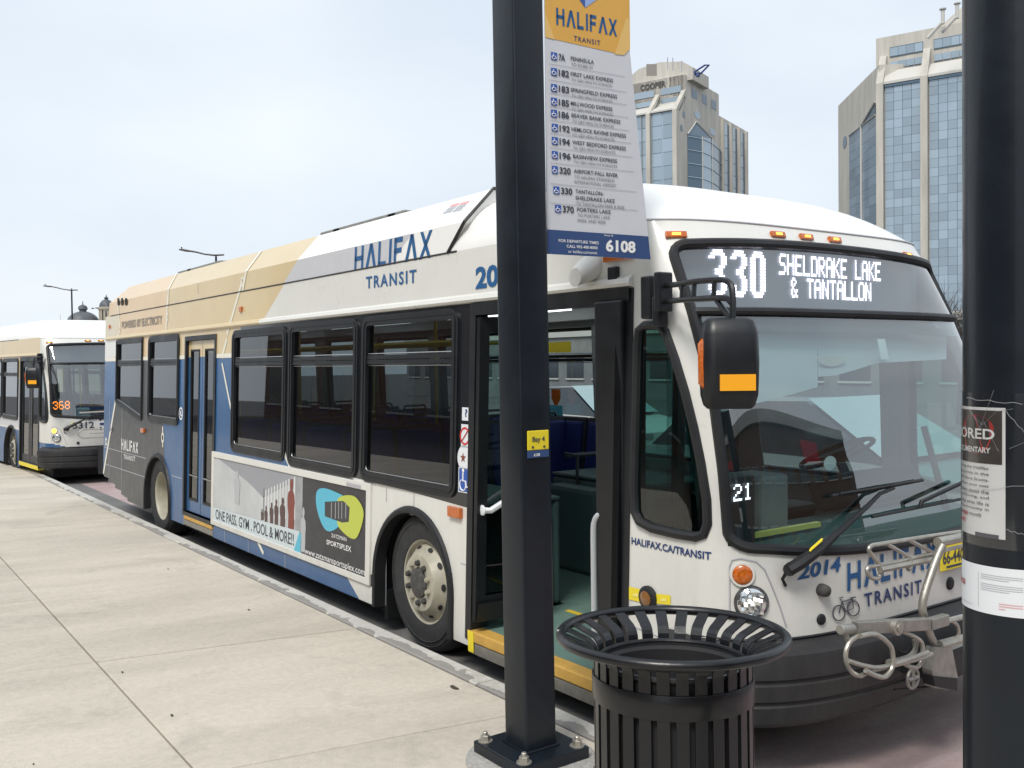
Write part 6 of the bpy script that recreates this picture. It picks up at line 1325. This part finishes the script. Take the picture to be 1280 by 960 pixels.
# ------------------------------------------------------------------ towers
def tower(name, O, az, label, build):
    root = empty(name, O, label, 'tower', None, 0); e = Vector((math.cos(math.radians(az)), math.sin(math.radians(az)), 0)); n = Vector((-e.y, e.x, 0))   # e to the right, n away
    G = lambda s, d, z: Vector((0, 0, 0))+e*s+n*d+Vector((0, 0, z))
    build(root, G); return root
def blk(root, G, name, s0, s1, d0, d1, z0, z1, mt, bevel=0):
    m = MB(); V = [G(s, d, z) for z in (z0, z1) for d in (d0, d1) for s in (s0, s1)]; m.add(V, [(0, 2, 3, 1), (4, 5, 7, 6), (0, 1, 5, 4), (2, 6, 7, 3), (0, 4, 6, 2), (1, 3, 7, 5)]); return m.build(name, mt, root)
def panes(root, G, s0, s1, z0, z1, nc, rh, d, mt='curtain_wall', gap=.09, fn=None, top=None):
    w = (s1-s0)/nc; rows = int((z1-z0)/rh); protos = {}
    for r in range(rows):
        for c in range(nc):
            zt_ = z1-r*rh; s = s0+c*w
            if top and zt_ > top(s+w/2): continue
            key = 'p'
            o0 = protos.get(key)
            if o0 is None:
                m = MB(); V = [G(ss, dd, zz) for zz in (-rh+gap*.6, 0) for dd in (d, d+.15) for ss in (gap/2, w-gap/2)]; m.add(V, [(0, 2, 3, 1), (4, 5, 7, 6), (0, 1, 5, 4), (2, 6, 7, 3), (0, 4, 6, 2), (1, 3, 7, 5)]); o0 = m.build('pane', mt, root); protos[key] = o0; o = o0
            else: o = o0.copy(); C.objects.link(o); o.parent = root
            o.location = G(s, 0, zt_)-G(0, 0, 0); o.rotation_euler = (random.uniform(-.004, .004), random.uniform(-.004, .004), 0)
def t2(root, G):
    zt_ = 79.3; W_ = 46
    blk(root, G, 'wall', .6, W_, 1.0, 30, 0, 68, 'tower_concrete'); blk(root, G, 'crown', -1.5, W_, 4.2, 28, 67.9, zt_+1.3, 'tower_concrete')
    # left flank swings back at an angle
    fl = math.radians(121); L_ = 35
    G2 = lambda s, d, z: G(0, 1, 0)+(G(math.cos(fl), math.sin(fl), 0)-G(0, 0, 0))*s+(G(math.sin(fl), -math.cos(fl), 0)-G(0, 0, 0))*d+Vector((0, 0, z))
    m = MB(); V = [G2(0, 0, 0), G2(L_, 0, 0), G2(L_, 0, 72.5), G2(0, 0, 73.2), G2(0, 14, 0), G2(L_, 14, 0), G2(L_, 14, 72.5), G2(0, 14, 73.2)]; m.add(V, [(0, 1, 2, 3), (3, 2, 6, 7), (1, 5, 6, 2), (0, 4, 5, 1), (4, 7, 6, 5), (0, 3, 7, 4)]); m.build('flank_wall', 'tower_concrete', root)
    return G2, L_
def concrete_fin(root, G, s, zb_, zt_, w=1.6, lean=3.4):
    m = MB(); V = [G(s, -.6, zb_), G(s+w, -.6, zb_), G(s+w, -.6, zt_-11), G(s, -.6, zt_-11), G(s, lean, zt_-3.5), G(s+w, lean, zt_-3.5), G(s, 1.2, zb_), G(s+w, 1.2, zb_), G(s, 1.2, zt_-11), G(s+w, 1.2, zt_-11), G(s, lean+1, zt_-3.5), G(s+w, lean+1, zt_-3.5)]
    m.add(V, [(0, 1, 2, 3), (3, 2, 5, 4), (0, 3, 8, 6), (1, 7, 9, 2), (3, 4, 10, 8), (2, 9, 11, 5), (4, 5, 11, 10)]); m.build('fin', 'tower_concrete', root)
def towers():
    O = Vector((-131., 206., -1.4))
    def b(root, G):
        dz = 1.4; G_ = lambda s, d, z: G(s, d, z+dz)
        G2, L_ = t2(root, G_)
        for k, s in enumerate((-.4, 9.6, 20.2, 30.8, 41.4)): concrete_fin(root, G_, s, 0, 79.3)
        for s in (1.4, 11.4, 22.0, 32.6):
            panes(root, G_, s, s+8.1, 9, 67.9, 4, 2.12, .55)
            blk(root, G_, 'glazing_bed', s, s+8.2, .72, 1.1, 2, 68, 'curtain_dark')
            # sloped sill, band of windows, upper band
            m = MB(); V = [G_(s-.2, 0, 68.6), G_(s+8.4, 0, 68.6), G_(s+8.4, 3.3, 71.9), G_(s-.2, 3.3, 71.9), G_(s-.2, 0, 68.0), G_(s+8.4, 0, 68.0), G_(s+8.4, 3.3, 68.0), G_(s-.2, 3.3, 68.0)]; m.add(V, [(0, 1, 2, 3), (0, 4, 5, 1), (4, 7, 6, 5), (0, 3, 7, 4), (1, 5, 6, 2)]); m.build('sill', 'tower_sill', root)
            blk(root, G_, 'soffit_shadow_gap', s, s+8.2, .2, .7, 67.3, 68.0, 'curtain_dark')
            for za, zb_ in ((72.6, 74.2), (75.6, 77.6)):
                if za > 74: blk(root, G_, 'crown_window', s+.4, s+8, 4.0, 4.6, za-.2, zb_+.2, 'curtain_dark')
                for c in range(4): blk(root, G_, 'pane', s+.5+c*1.87, s+.5+c*1.87+1.78, 3.95, 4.1, za, zb_, 'curtain_wall')
        # glass of the flank under its slanting head
        panes(root, G2, 2.0, 24, 9, 61.5, 4, 2.4, -.25)
        m = MB(); m.add([G2(2, -.3, 61.6), G2(13, -.3, 61.6), G2(2, -.3, 64.6)], [(0, 1, 2)]); m.build('prism_head', 'curtain_dark', root)
        m = MB(); m.tube([G2(13, -.4, 5), G2(13, -.4, 61.6), G2(2, -.4, 64.8)], .28, 4); m.tube([G2(2, -.4, 61.6), G2(24, -.4, 61.6)], .2, 4); m.build('mullion', 'tower_sill', root)
        m = MB(); m.poly([G2(28.5+1.9*math.cos(k*math.pi/10), -.12, 61+1.6*math.sin(k*math.pi/10)) for k in range(20)]); m.build('round_window', 'curtain_wall', root)
        # plant roof, flues and braces
        m = MB(); V = [G_(10, 8, 80), G_(50, 8, 80), G_(50, 10, 92), G_(23, 10, 90.5), G_(10, 24, 80), G_(50, 24, 80), G_(50, 22, 92), G_(23, 22, 90.5)]; m.add(V, [(0, 1, 2, 3), (3, 2, 6, 7), (0, 3, 7, 4), (4, 7, 6, 5), (1, 5, 6, 2)]); m.build('plant_room', 'tower_concrete', root)
        for u, v in ((1178.5, 12), (1196.5, 5)):
            p = CAM+ray(u, v)*214; q = p-O; m = MB(); m.cyl((q.x, q.y, q.z-3.2), q, .42, 12); m.cyl(q, (q.x, q.y, q.z+.25), .75, 12); m.tube([(q.x, q.y, q.z-2.6), q+Vector((-2.8, -1.4, -5.8))], .38, 6); m.build('flue', 'tower_sill', root)
    tower('glass_tower', O, 20, 'nearer tall concrete and blue glass office tower, partly hidden by the round post', b)
    O1 = Vector((-203.7, 211.5, -2.2))
    def b1(root, G):
        dz = 2.2; G_ = lambda s, d, z: G(s, d, z+dz)
        az = math.radians(90)
        blk(root, G_, 'wall', -40, -2.0, 1.0, 30, 0, 79, 'tower_concrete'); blk(root, G_, 'crown', -40, -.4, 7.2, 26, 78.9, 91.4, 'tower_concrete')
        G2 = lambda s, d, z: G_(-d, s, z)                      # right-hand face runs away from the camera
        m = MB(); V = [G2(0, 0, 0), G2(59, 0, 0), G2(59, 0, 83.8), G2(8, 0, 84.4), G2(2.5, 0, 79), G2(0, 0, 79), G2(0, 12, 0), G2(59, 12, 0), G2(59, 12, 83.8), G2(8, 12, 84.4), G2(2.5, 12, 79), G2(0, 12, 79)]
        m.add(V, [(0, 1, 2, 3, 4, 5), (6, 11, 10, 9, 8, 7), (0, 6, 7, 1), (1, 7, 8, 2), (2, 8, 9, 3), (3, 9, 10, 4), (4, 10, 11, 5)]); m.build('side_wall', 'tower_concrete', root)
        m = MB(); V = [G2(7.2, .3, 84), G2(35, .3, 84), G2(35, .3, 91.4), G2(7.2, .3, 91.4), G2(7.2, 20, 84), G2(35, 20, 84), G2(35, 20, 91.45), G2(7.2, 20, 91.45)]; m.add(V, [(0, 1, 2, 3), (4, 7, 6, 5), (3, 2, 6, 7), (1, 5, 6, 2), (0, 3, 7, 4)]); m.build('upper_storey', 'tower_concrete', root)
        for s in (12.5, 20.5, 28.5): blk(root, G2, 'crown_window', s, s+4, .2, .6, 85.5, 88.4, 'curtain_dark')
        for s in (-1.2, -10.2, -19.5, -29): concrete_fin(root, G_, s, 0, 90, 1.4, 6.6)
        for s in (-8.8, -18.1, -27.6):
            panes(root, G_, s, s+7.5, 30, 79, 2, 4.2, .6, gap=.35); blk(root, G_, 'glazing_bed', s, s+7.6, .76, 1.1, 2, 79.2, 'tower_spandrel')
            m = MB(); V = [G_(s-.2, 0, 79.6), G_(s+7.7, 0, 79.6), G_(s+7.7, 6.9, 83.0), G_(s-.2, 6.9, 83.0), G_(s-.2, 0, 79.1), G_(s+7.7, 0, 79.1), G_(s+7.7, 6.9, 79.1), G_(s-.2, 6.9, 79.1)]; m.add(V, [(0, 1, 2, 3), (0, 4, 5, 1), (4, 7, 6, 5), (0, 3, 7, 4), (1, 5, 6, 2)]); m.build('sill', 'tower_sill', root)
            for za, zb_ in ((83.4, 84.9), (86.2, 88.2)): blk(root, G_, 'crown_window', s+.3, s+7.2, 7.0, 7.4, za, zb_, 'curtain_wall')
        # folded glass bay on the right-hand face with a pointed head
        m = MB(); A_, B_, C_, D_ = 4, 13, 22, 34; zA, zB = 72.5, 72.5
        V = [G2(A_, -.1, 0), G2(A_, -.1, zA), G2(B_-4, -3.2, zA), G2(B_-4, -3.2, 0)]
        m.add([G2(8, -.1, 0), G2(14, -2.4, 0), G2(14, -2.4, 73), G2(8, -.1, 73)], [(0, 1, 2, 3)], 1); m.add([G2(14, -2.4, 0), G2(22, -2.4, 0), G2(22, -2.4, 74), G2(14, -2.4, 73)], [(0, 1, 2, 3)], 0); m.add([G2(22, -2.4, 0), G2(36, -.1, 0), G2(36, -.1, 72.5), G2(22, -2.4, 74)], [(0, 1, 2, 3)], 1); m.add([G2(8, -.1, 73), G2(14, -2.4, 73), G2(22, -2.4, 74), G2(14.5, -.1, 78)], [(0, 1, 2, 3)], 1)
        m.build('folded_bay', ['curtain_wall', 'curtain_dark'], root)
        for k in range(17): m = MB(); z = 5+k*4.2; m.tube([G2(8, -.2, z), G2(14, -2.5, z), G2(22, -2.5, z), G2(36, -.2, z)], .13, 4); m.build('transom', 'tower_spandrel', root)
        m = MB(); m.tube([G2(14, -2.5, 0), G2(14, -2.5, 73), G2(22, -2.5, 74), G2(22, -2.5, 0)], .22, 4); m.tube([G2(8, -.2, 73), G2(14.5, -.2, 78), G2(22, -2.5, 74)], .25, 4); m.build('mullion', 'tower_sill', root)
        for s in (37, 44.5, 52): 
            panes(root, G2, s, s+4.6, 30, 82.5, 1, 4.2, -.15, gap=.4); blk(root, G2, 'glazing_bed', s+4.6, s+6, -.12, .1, 2, 82.5, 'curtain_dark')
        for s in (35.6, 43.1, 50.6, 57.8): blk(root, G2, 'pier', s, s+1.2, -1.0, .2, 0, 83.2, 'tower_concrete')
        for s, z in ((16, 80.5), (28.5, 77.5)): m = MB(); m.poly([G2(s+2.4*math.cos(k*math.pi/10), -.1, z+1.2*math.sin(k*math.pi/10)) for k in range(20)]); m.build('round_window', 'curtain_wall', root)
        for s, z in ((5.4, 78.5), (3.6, 74)): m = MB(); m.poly([G2(s+.9*math.cos(k*math.pi/6), -.1, z+1.1*math.sin(k*math.pi/6)) for k in range(12)]); m.build('round_window', 'curtain_dark', root)
        # drum on the roof with its louvre, masts and a small crane
        m = MB(); r_ = 15; pr = [(-22, 90), (-22, 92), (-14, 96.6), (-7, 97.4), (1, 96.2), (4.5, 93.8), (4.5, 90)]; V = [G_(s-3, 9, z) for s, z in pr]+[G_(s-3, 22, z) for s, z in pr]; k = len(pr)
        m.add(V, [tuple(range(k))[::-1], tuple(range(k, 2*k))]+[(i, (i+1) % k, k+(i+1) % k, k+i) for i in range(k)]); m.build('roof_drum', 'tower_concrete', root)
        p0, p1 = CAM+ray(808, 95)*222, CAM+ray(821, 80)*222; p0 -= O1; p1 -= O1; m = MB(); x_ = (p1-p0); h_ = Vector((p1.x-p0.x, p1.y-p0.y, 0)); m.add([p0, p0+h_, p1, p1-h_], [(0, 1, 2, 3)]); m.build('louvre', 'livery_grey', root)
        for u, v0, v1 in ((834.5, 86, 72), (841, 88, 72), (852, 90, 76)): a = CAM+ray(u, v0)*222-O1; b = CAM+ray(u, v1)*222-O1; m = MB(); m.tube([a, b], .12, 4); m.build('mast', 'grey_text', root)
        m = MB(); cr = [CAM+ray(*q)*235-O1 for q in ((869, 94), (868, 90), (881, 81.5), (886.5, 81), (876, 92), (871, 93))]; m.tube(cr, .22, 4, closed=True); m.tube([cr[1], cr[5]], .2, 4); m.tube([CAM+ray(872, 96)*235-O1, CAM+ray(873, 91)*235-O1], .5, 5); m.build('roof_crane', 'navy_text', root)
        a, b = CAM+ray(793, 110)*226-O1, CAM+ray(821, 104)*226-O1
        zb_ = 88.3-.6; v, f = text2d('COOPER', 2.6, 8.8, .03); m = MB(); m.add([G_(-15.6+p, 6.95, 88.7+q*.75) for p, q in v], f); m.build('lettering', 'hub_dirty', root)
    tower('office_tower', O1, 20, 'farther concrete and glass tower between the sign and the bus roof, lettered COOPER', b1)
towers()
# ------------------------------------------------------------------ lamps, domes and the rest
def street_lamp(u_pole, v_top, dist, ends, label):
    p = CAM+ray(u_pole, v_top)*dist; zg = gz(p.x); root = empty('street_lamp', (p.x, p.y, zg), label, 'street lamp', 'street lamps beyond the buses'); q = lambda a: (CAM+ray(*a)*dist)-Vector((p.x, p.y, zg))
    m = MB(); m.cyl((0, 0, 0), (0, 0, p.z-zg), .085, 10, .06); m.cyl((0, 0, 0), (0, 0, .5), .14, 10); m.build('pole', 'frame_black', root, smooth=True)
    k = dist/F_PX; m = MB(); m.tube([q(e) for e in ends], [.05, .06, .055, .05, .06, .05][:len(ends)], 6); m.tube([(0, 0, p.z-zg-.0), q((u_pole, v_top-2.5))], .05, 6); m.build('arm', 'frame_black', root, smooth=True)
    a = q(ends[0]); b = q(ends[1]); m = MB(); d = (b-a); m.obox(a+d*.45-Vector((0, 0, .03)), d*.5, Vector((0, .14, 0)), (0, 0, .035)); m.build('lamp_head', 'hub_dirty', root); m = MB(); m.obox(a+d*.45-Vector((0, 0, .07)), d*.42, Vector((0, .11, 0)), (0, 0, .006)); m.build('lens', 'paper', root)
    m = MB(); m.cyl(a+Vector((0, 0, .03)), a+Vector((0, 0, .12)), .04, 8); m.build('sensor', 'frame_black', root)
street_lamp(270, 321, 55, [(227, 311.5), (236, 313.5), (245, 315), (256, 317.8), (268, 319), (280, 318.5)], 'dark street lamp head and arm rising above the near bus roof')
street_lamp(89.5, 363, 78, [(56.5, 357), (64, 358), (71, 359.5), (79, 361.5), (88, 362.7), (97, 362.5)], 'dark street lamp with its pole in view above the rear bus')
def domes():
    d = 150; k = d/F_PX
    def P(u, v): return CAM+ray(u, v)*d
    b = P(104, 404); base = Vector((b.x, b.y, gz(b.x))); root = empty('domed_hall', base, 'grey domed building top showing above the waiting rear bus', 'building'); zb_ = b.z-base.z; R_ = 19*k
    m = MB(); m.box(-9, 9, -9, 9, 0, zb_-1.2); m.build('wall', 'stone_cream', root)
    m = MB(); m.lathe([(R_*1.02, zb_-2), (R_*1.02, zb_-.2), (R_, zb_)]+[(R_*math.cos(a), zb_+R_*.78*math.sin(a)) for a in [math.pi/2*j/12 for j in range(1, 12)]]+[(.35, zb_+R_*.785)], (0, 0, 0), 'z', 32); m.build('dome', 'dome_copper', root, smooth=True)
    m = MB(); h = zb_+R_*.77; m.lathe([(.55, h-.1), (.55, h+.25), (.75, h+.35), (.62, h+.8), (.3, h+1.0), (.08, h+1.1), (.05, h+1.6), (0, h+1.6)], (0, 0, 0), 'z', 12); m.build('finial', 'dome_copper', root, smooth=True)
    for j in range(7): 
        for s in (-1, 1): m = MB(); m.box(-7.5+j*2.3, -6.4+j*2.3, -9.05*1, -8.95, 3, 5.5); m.build('window', 'window_dark', root) if s > 0 else None
    b = P(133.5, 403); base = Vector((b.x, b.y, gz(b.x))); root = empty('cupola', base, 'small cream cupola under a grey dome, half hidden by the near bus tail', 'cupola'); zb_ = b.z-base.z; zd = (P(133.5, 384)).z-base.z; R_ = 9.5*k
    m = MB(); m.lathe([(R_*.8, 0), (R_*.8, zb_), (R_*.8, zd-.4)], (0, 0, 0), 'z', 16); m.build('drum', 'window_dark', root)
    for j in range(12): a = 2*math.pi*j/12; m = MB(); m.cyl((R_*.85*math.cos(a), R_*.85*math.sin(a), zb_-1), (R_*.85*math.cos(a), R_*.85*math.sin(a), zd-.4), .16, 8); m.build('column', 'stone_cream', root)
    m = MB(); m.lathe([(R_*.8, zd-.5), (R_*1.05, zd-.4), (R_*1.12, zd-.1), (R_*.9, zd)], (0, 0, 0), 'z', 24); m.lathe([(R_*1.0, zb_-1.6), (R_*1.0, zb_-1), (R_*.8, zb_-1)], (0, 0, 0), 'z', 24); m.build('cornice', 'stone_cream', root, smooth=True, ang=.5)
    m = MB(); m.lathe([(R_*.9*math.cos(a), zd+R_*1.05*math.sin(a)) for a in [math.pi/2*j/10 for j in range(0, 10)]]+[(.25, zd+R_*1.05), (.35, zd+R_*1.2), (.1, zd+R_*1.4), (0, zd+R_*1.75)], (0, 0, 0), 'z', 20); m.build('dome', 'dome_copper', root, smooth=True)
    a = P(75.5, 404); t = P(75.5, 392.5); m = MB(); m.cyl((0, 0, 0), (0, 0, t.z-gz(a.x)), .06, 6, .03); m.box(-.3, .3, -.03, .03, t.z-gz(a.x)-.9, t.z-gz(a.x)-.84); o = m.build('antenna_mast', 'grey_text', loc=(a.x, a.y, gz(a.x))); tag(o, 'thin grey antenna mast left of the dome above the rear bus', 'mast')
    r1 = random.Random(1)
    for u, v in ((116, 385.5), (121, 385), (74, 395)):
        p = CAM+ray(u, v)*80; m = MB(); m.obox((0, 0, 0), (.12, .05, 0), (0, .04, 0), (0, 0, .04)); m.add([(-.02, 0, .02), (.06, 0, .02), (-.02, .32, .10), (-.02, -.32, .10)], [(0, 1, 2), (0, 3, 1)])
        if u != 74: o = m.build('bird', 'frame_black', loc=tuple(p)); tag(o, 'tiny dark bird flying by the cupola, '+('nearer the dome' if u < 118 else 'closest to the cupola'), 'bird')
domes()
def facade(name, cx, cy, w, dpt, h, rz, mt, label, rows, cols, wmt='window_dark', z0=0):
    root = empty(name, (cx, cy, gz(cx)), label, 'building', None, rz); m = MB(); m.box(-w/2, w/2, 0, dpt, -1, h); m.build('wall', mt, root); m = MB(); m.box(-w/2-.1, w/2+.1, -.15, dpt+.1, h, h+.4); m.build('parapet', 'tower_sill', root)
    first = None
    for r in range(rows):
        for c in range(cols):
            x = -w/2+w*(c+.5)/cols; z = 1.2+(h-1.6)*r/rows; ww = w/cols*.32; hh = (h-1.6)/rows*.6
            if first is None:
                m = MB(); m.box(-ww, ww, -.04, .0, 0, hh); first = m.build('window', wmt, root); f = MB(); f.box(-ww-.08, ww+.08, -.08, -.0, hh, hh+.1); f.box(-ww-.08, ww+.08, -.1, 0, -.1, 0); fr = f.build('frame', 'tower_sill', first); o = first
            else:
                o = first.copy(); C.objects.link(o); o.parent = root; g = fr.copy(); C.objects.link(g); g.parent = o
            o.location = (x, 0, z)
    return root
facade('brick_building', 25, 1, 52, 10, 9.0, math.radians(-90), 'brick_brown', 'brown brick block ahead of the near bus, seen only as a reflection in its windscreen', 2, 12)
bb = [o for o in C.objects if o.name == 'brick_building'][0]
for a, b, z0_, z1_ in ((-24, -17, 6.9, 8.3), (12, 17, 7.2, 8.6)):
    m = MB(); m.box(-b, -a, -.3, -.02, z0_, z1_); m.build('wall_sign', 'red_neon', bb, bevel=.05)
facade('ferry_terminal', -22, -20, 64, 10, 11, math.radians(180), 'brick_brown', 'long brown brick hall behind the pavement, seen only reflected in the bus windows', 2, 16)
facade('street_block', -32, 38, 70, 12, 4.0, 0, 'block_grey', 'long low grey building beyond the buses, glimpsed through the bus windows', 1, 26, 'window_dark')
def car(x, y, rz, mt, label):
    root = empty('parked_car', (x, y, gz(x)), label, 'car', None, rz)
    secs = [(-2.2, .45, .85, .78), (-2.1, .4, 1.0, .86), (-1.5, .35, 1.05, .9), (.9, .35, 1.02, .9), (1.8, .38, .92, .86), (2.2, .42, .75, .74)]
    m = MB(); V = []
    for x_, zl, zh, w in secs: V += [(x_, -w, zl), (x_, -w*1.0, (zl+zh)/2), (x_, -w*.95, zh), (x_, w*.95, zh), (x_, w, (zl+zh)/2), (x_, w, zl)]
    m.add(V, [(i*6+j, i*6+(j+1) % 6, (i+1)*6+(j+1) % 6, (i+1)*6+j) for i in range(5) for j in range(6)]+[tuple(range(6)), tuple(range(30, 36))]); m.build('body', mt, root, smooth=True, ang=.6)
    m = MB(); P = [(-2.0, 1.02), (-1.4, 1.55), (.1, 1.58), (1.05, 1.03)]; V = [(a, -.82+.14*(b > 1.2), b) for a, b in P]+[(a, .82-.14*(b > 1.2), b) for a, b in P]; m.add(V, [(0, 1, 5, 4), (2, 3, 7, 6), (0, 3, 2, 1), (4, 5, 6, 7)], 0); m.add(V, [(1, 2, 6, 5)], 1); m.build('cabin', ['window_dark', mt], root); m = MB(); k = Vector((.03, 0, .03)); m.poly([Vector(V[2])+k, Vector(V[3])+k, Vector(V[7])+k, Vector(V[6])+k]); m.build('windscreen', 'car_screen', root)
    for sx in (-1.35, 1.35):
        for sy in (-.8, .8):
            m = MB(); m.lathe([(.2, -.11), (.33, -.1), (.335, .1), (.2, .11)], (sx, sy, .335), 'y', 24); w = m.build('wheel', 'tyre', root, smooth=True); m = MB(); m.lathe([(0, -.09), (.21, -.1), (.2, .1), (0, .09)], (sx, sy, .335), 'y', 16); m.build('rim', 'aluminium', w)
    for s in (-.6, .6): m = MB(); m.box(2.15, 2.22, s-.18, s+.18, .62, .76); m.build('headlight', 'chrome', root, bevel=.02); m = MB(); m.box(-2.23, -2.16, s-.18, s+.18, .72, .86); m.build('tail_light', 'poster_red', root, bevel=.02)
car(-.5, 5.5, 0, 'car_silver', 'silver car standing beyond the near bus, seen through its windscreen')
car(-9.5, 9.8, 0, 'white_paint', 'white car beyond the near bus, glimpsed through its open door')
def tree(x, y, h):
    root = empty('bare_tree', (x, y, gz(x)), 'bare brown street tree in the gap between windscreen and round post', 'tree'); r2 = random.Random(9)
    m = MB(); m.tube([(0, 0, 0), (.05, 0, h*.3), (-.05, .1, h*.6)], [.16, .12, .07], 8); m.build('trunk', 'bark', root, smooth=True); m = MB()
    for k in range(60):
        a = r2.uniform(0, 6.28); z0 = h*r2.uniform(.3, .62); L_ = h*r2.uniform(.2, .45); p = Vector((0, 0, z0)); pts = [p.copy()]; d = Vector((math.cos(a)*.6, math.sin(a)*.6, .75))
        for j in range(4): p = p+d*L_/4; d = (d+Vector((r2.uniform(-.4, .4), r2.uniform(-.4, .4), r2.uniform(-.1, .3)))).normalized(); pts.append(p.copy())
        m.tube(pts, [.035, .025, .015, .01, .006], 4)
        for q in pts[1:]:
            for _ in range(3): e_ = q+Vector((r2.uniform(-.5, .5), r2.uniform(-.5, .5), r2.uniform(.1, .6))); m.tube([q, e_], [.008, .003], 3)
    m.build('crown', 'twig', root)
p = CAM+ray(1201, 440)*30; tree(p.x, p.y, 4.2)
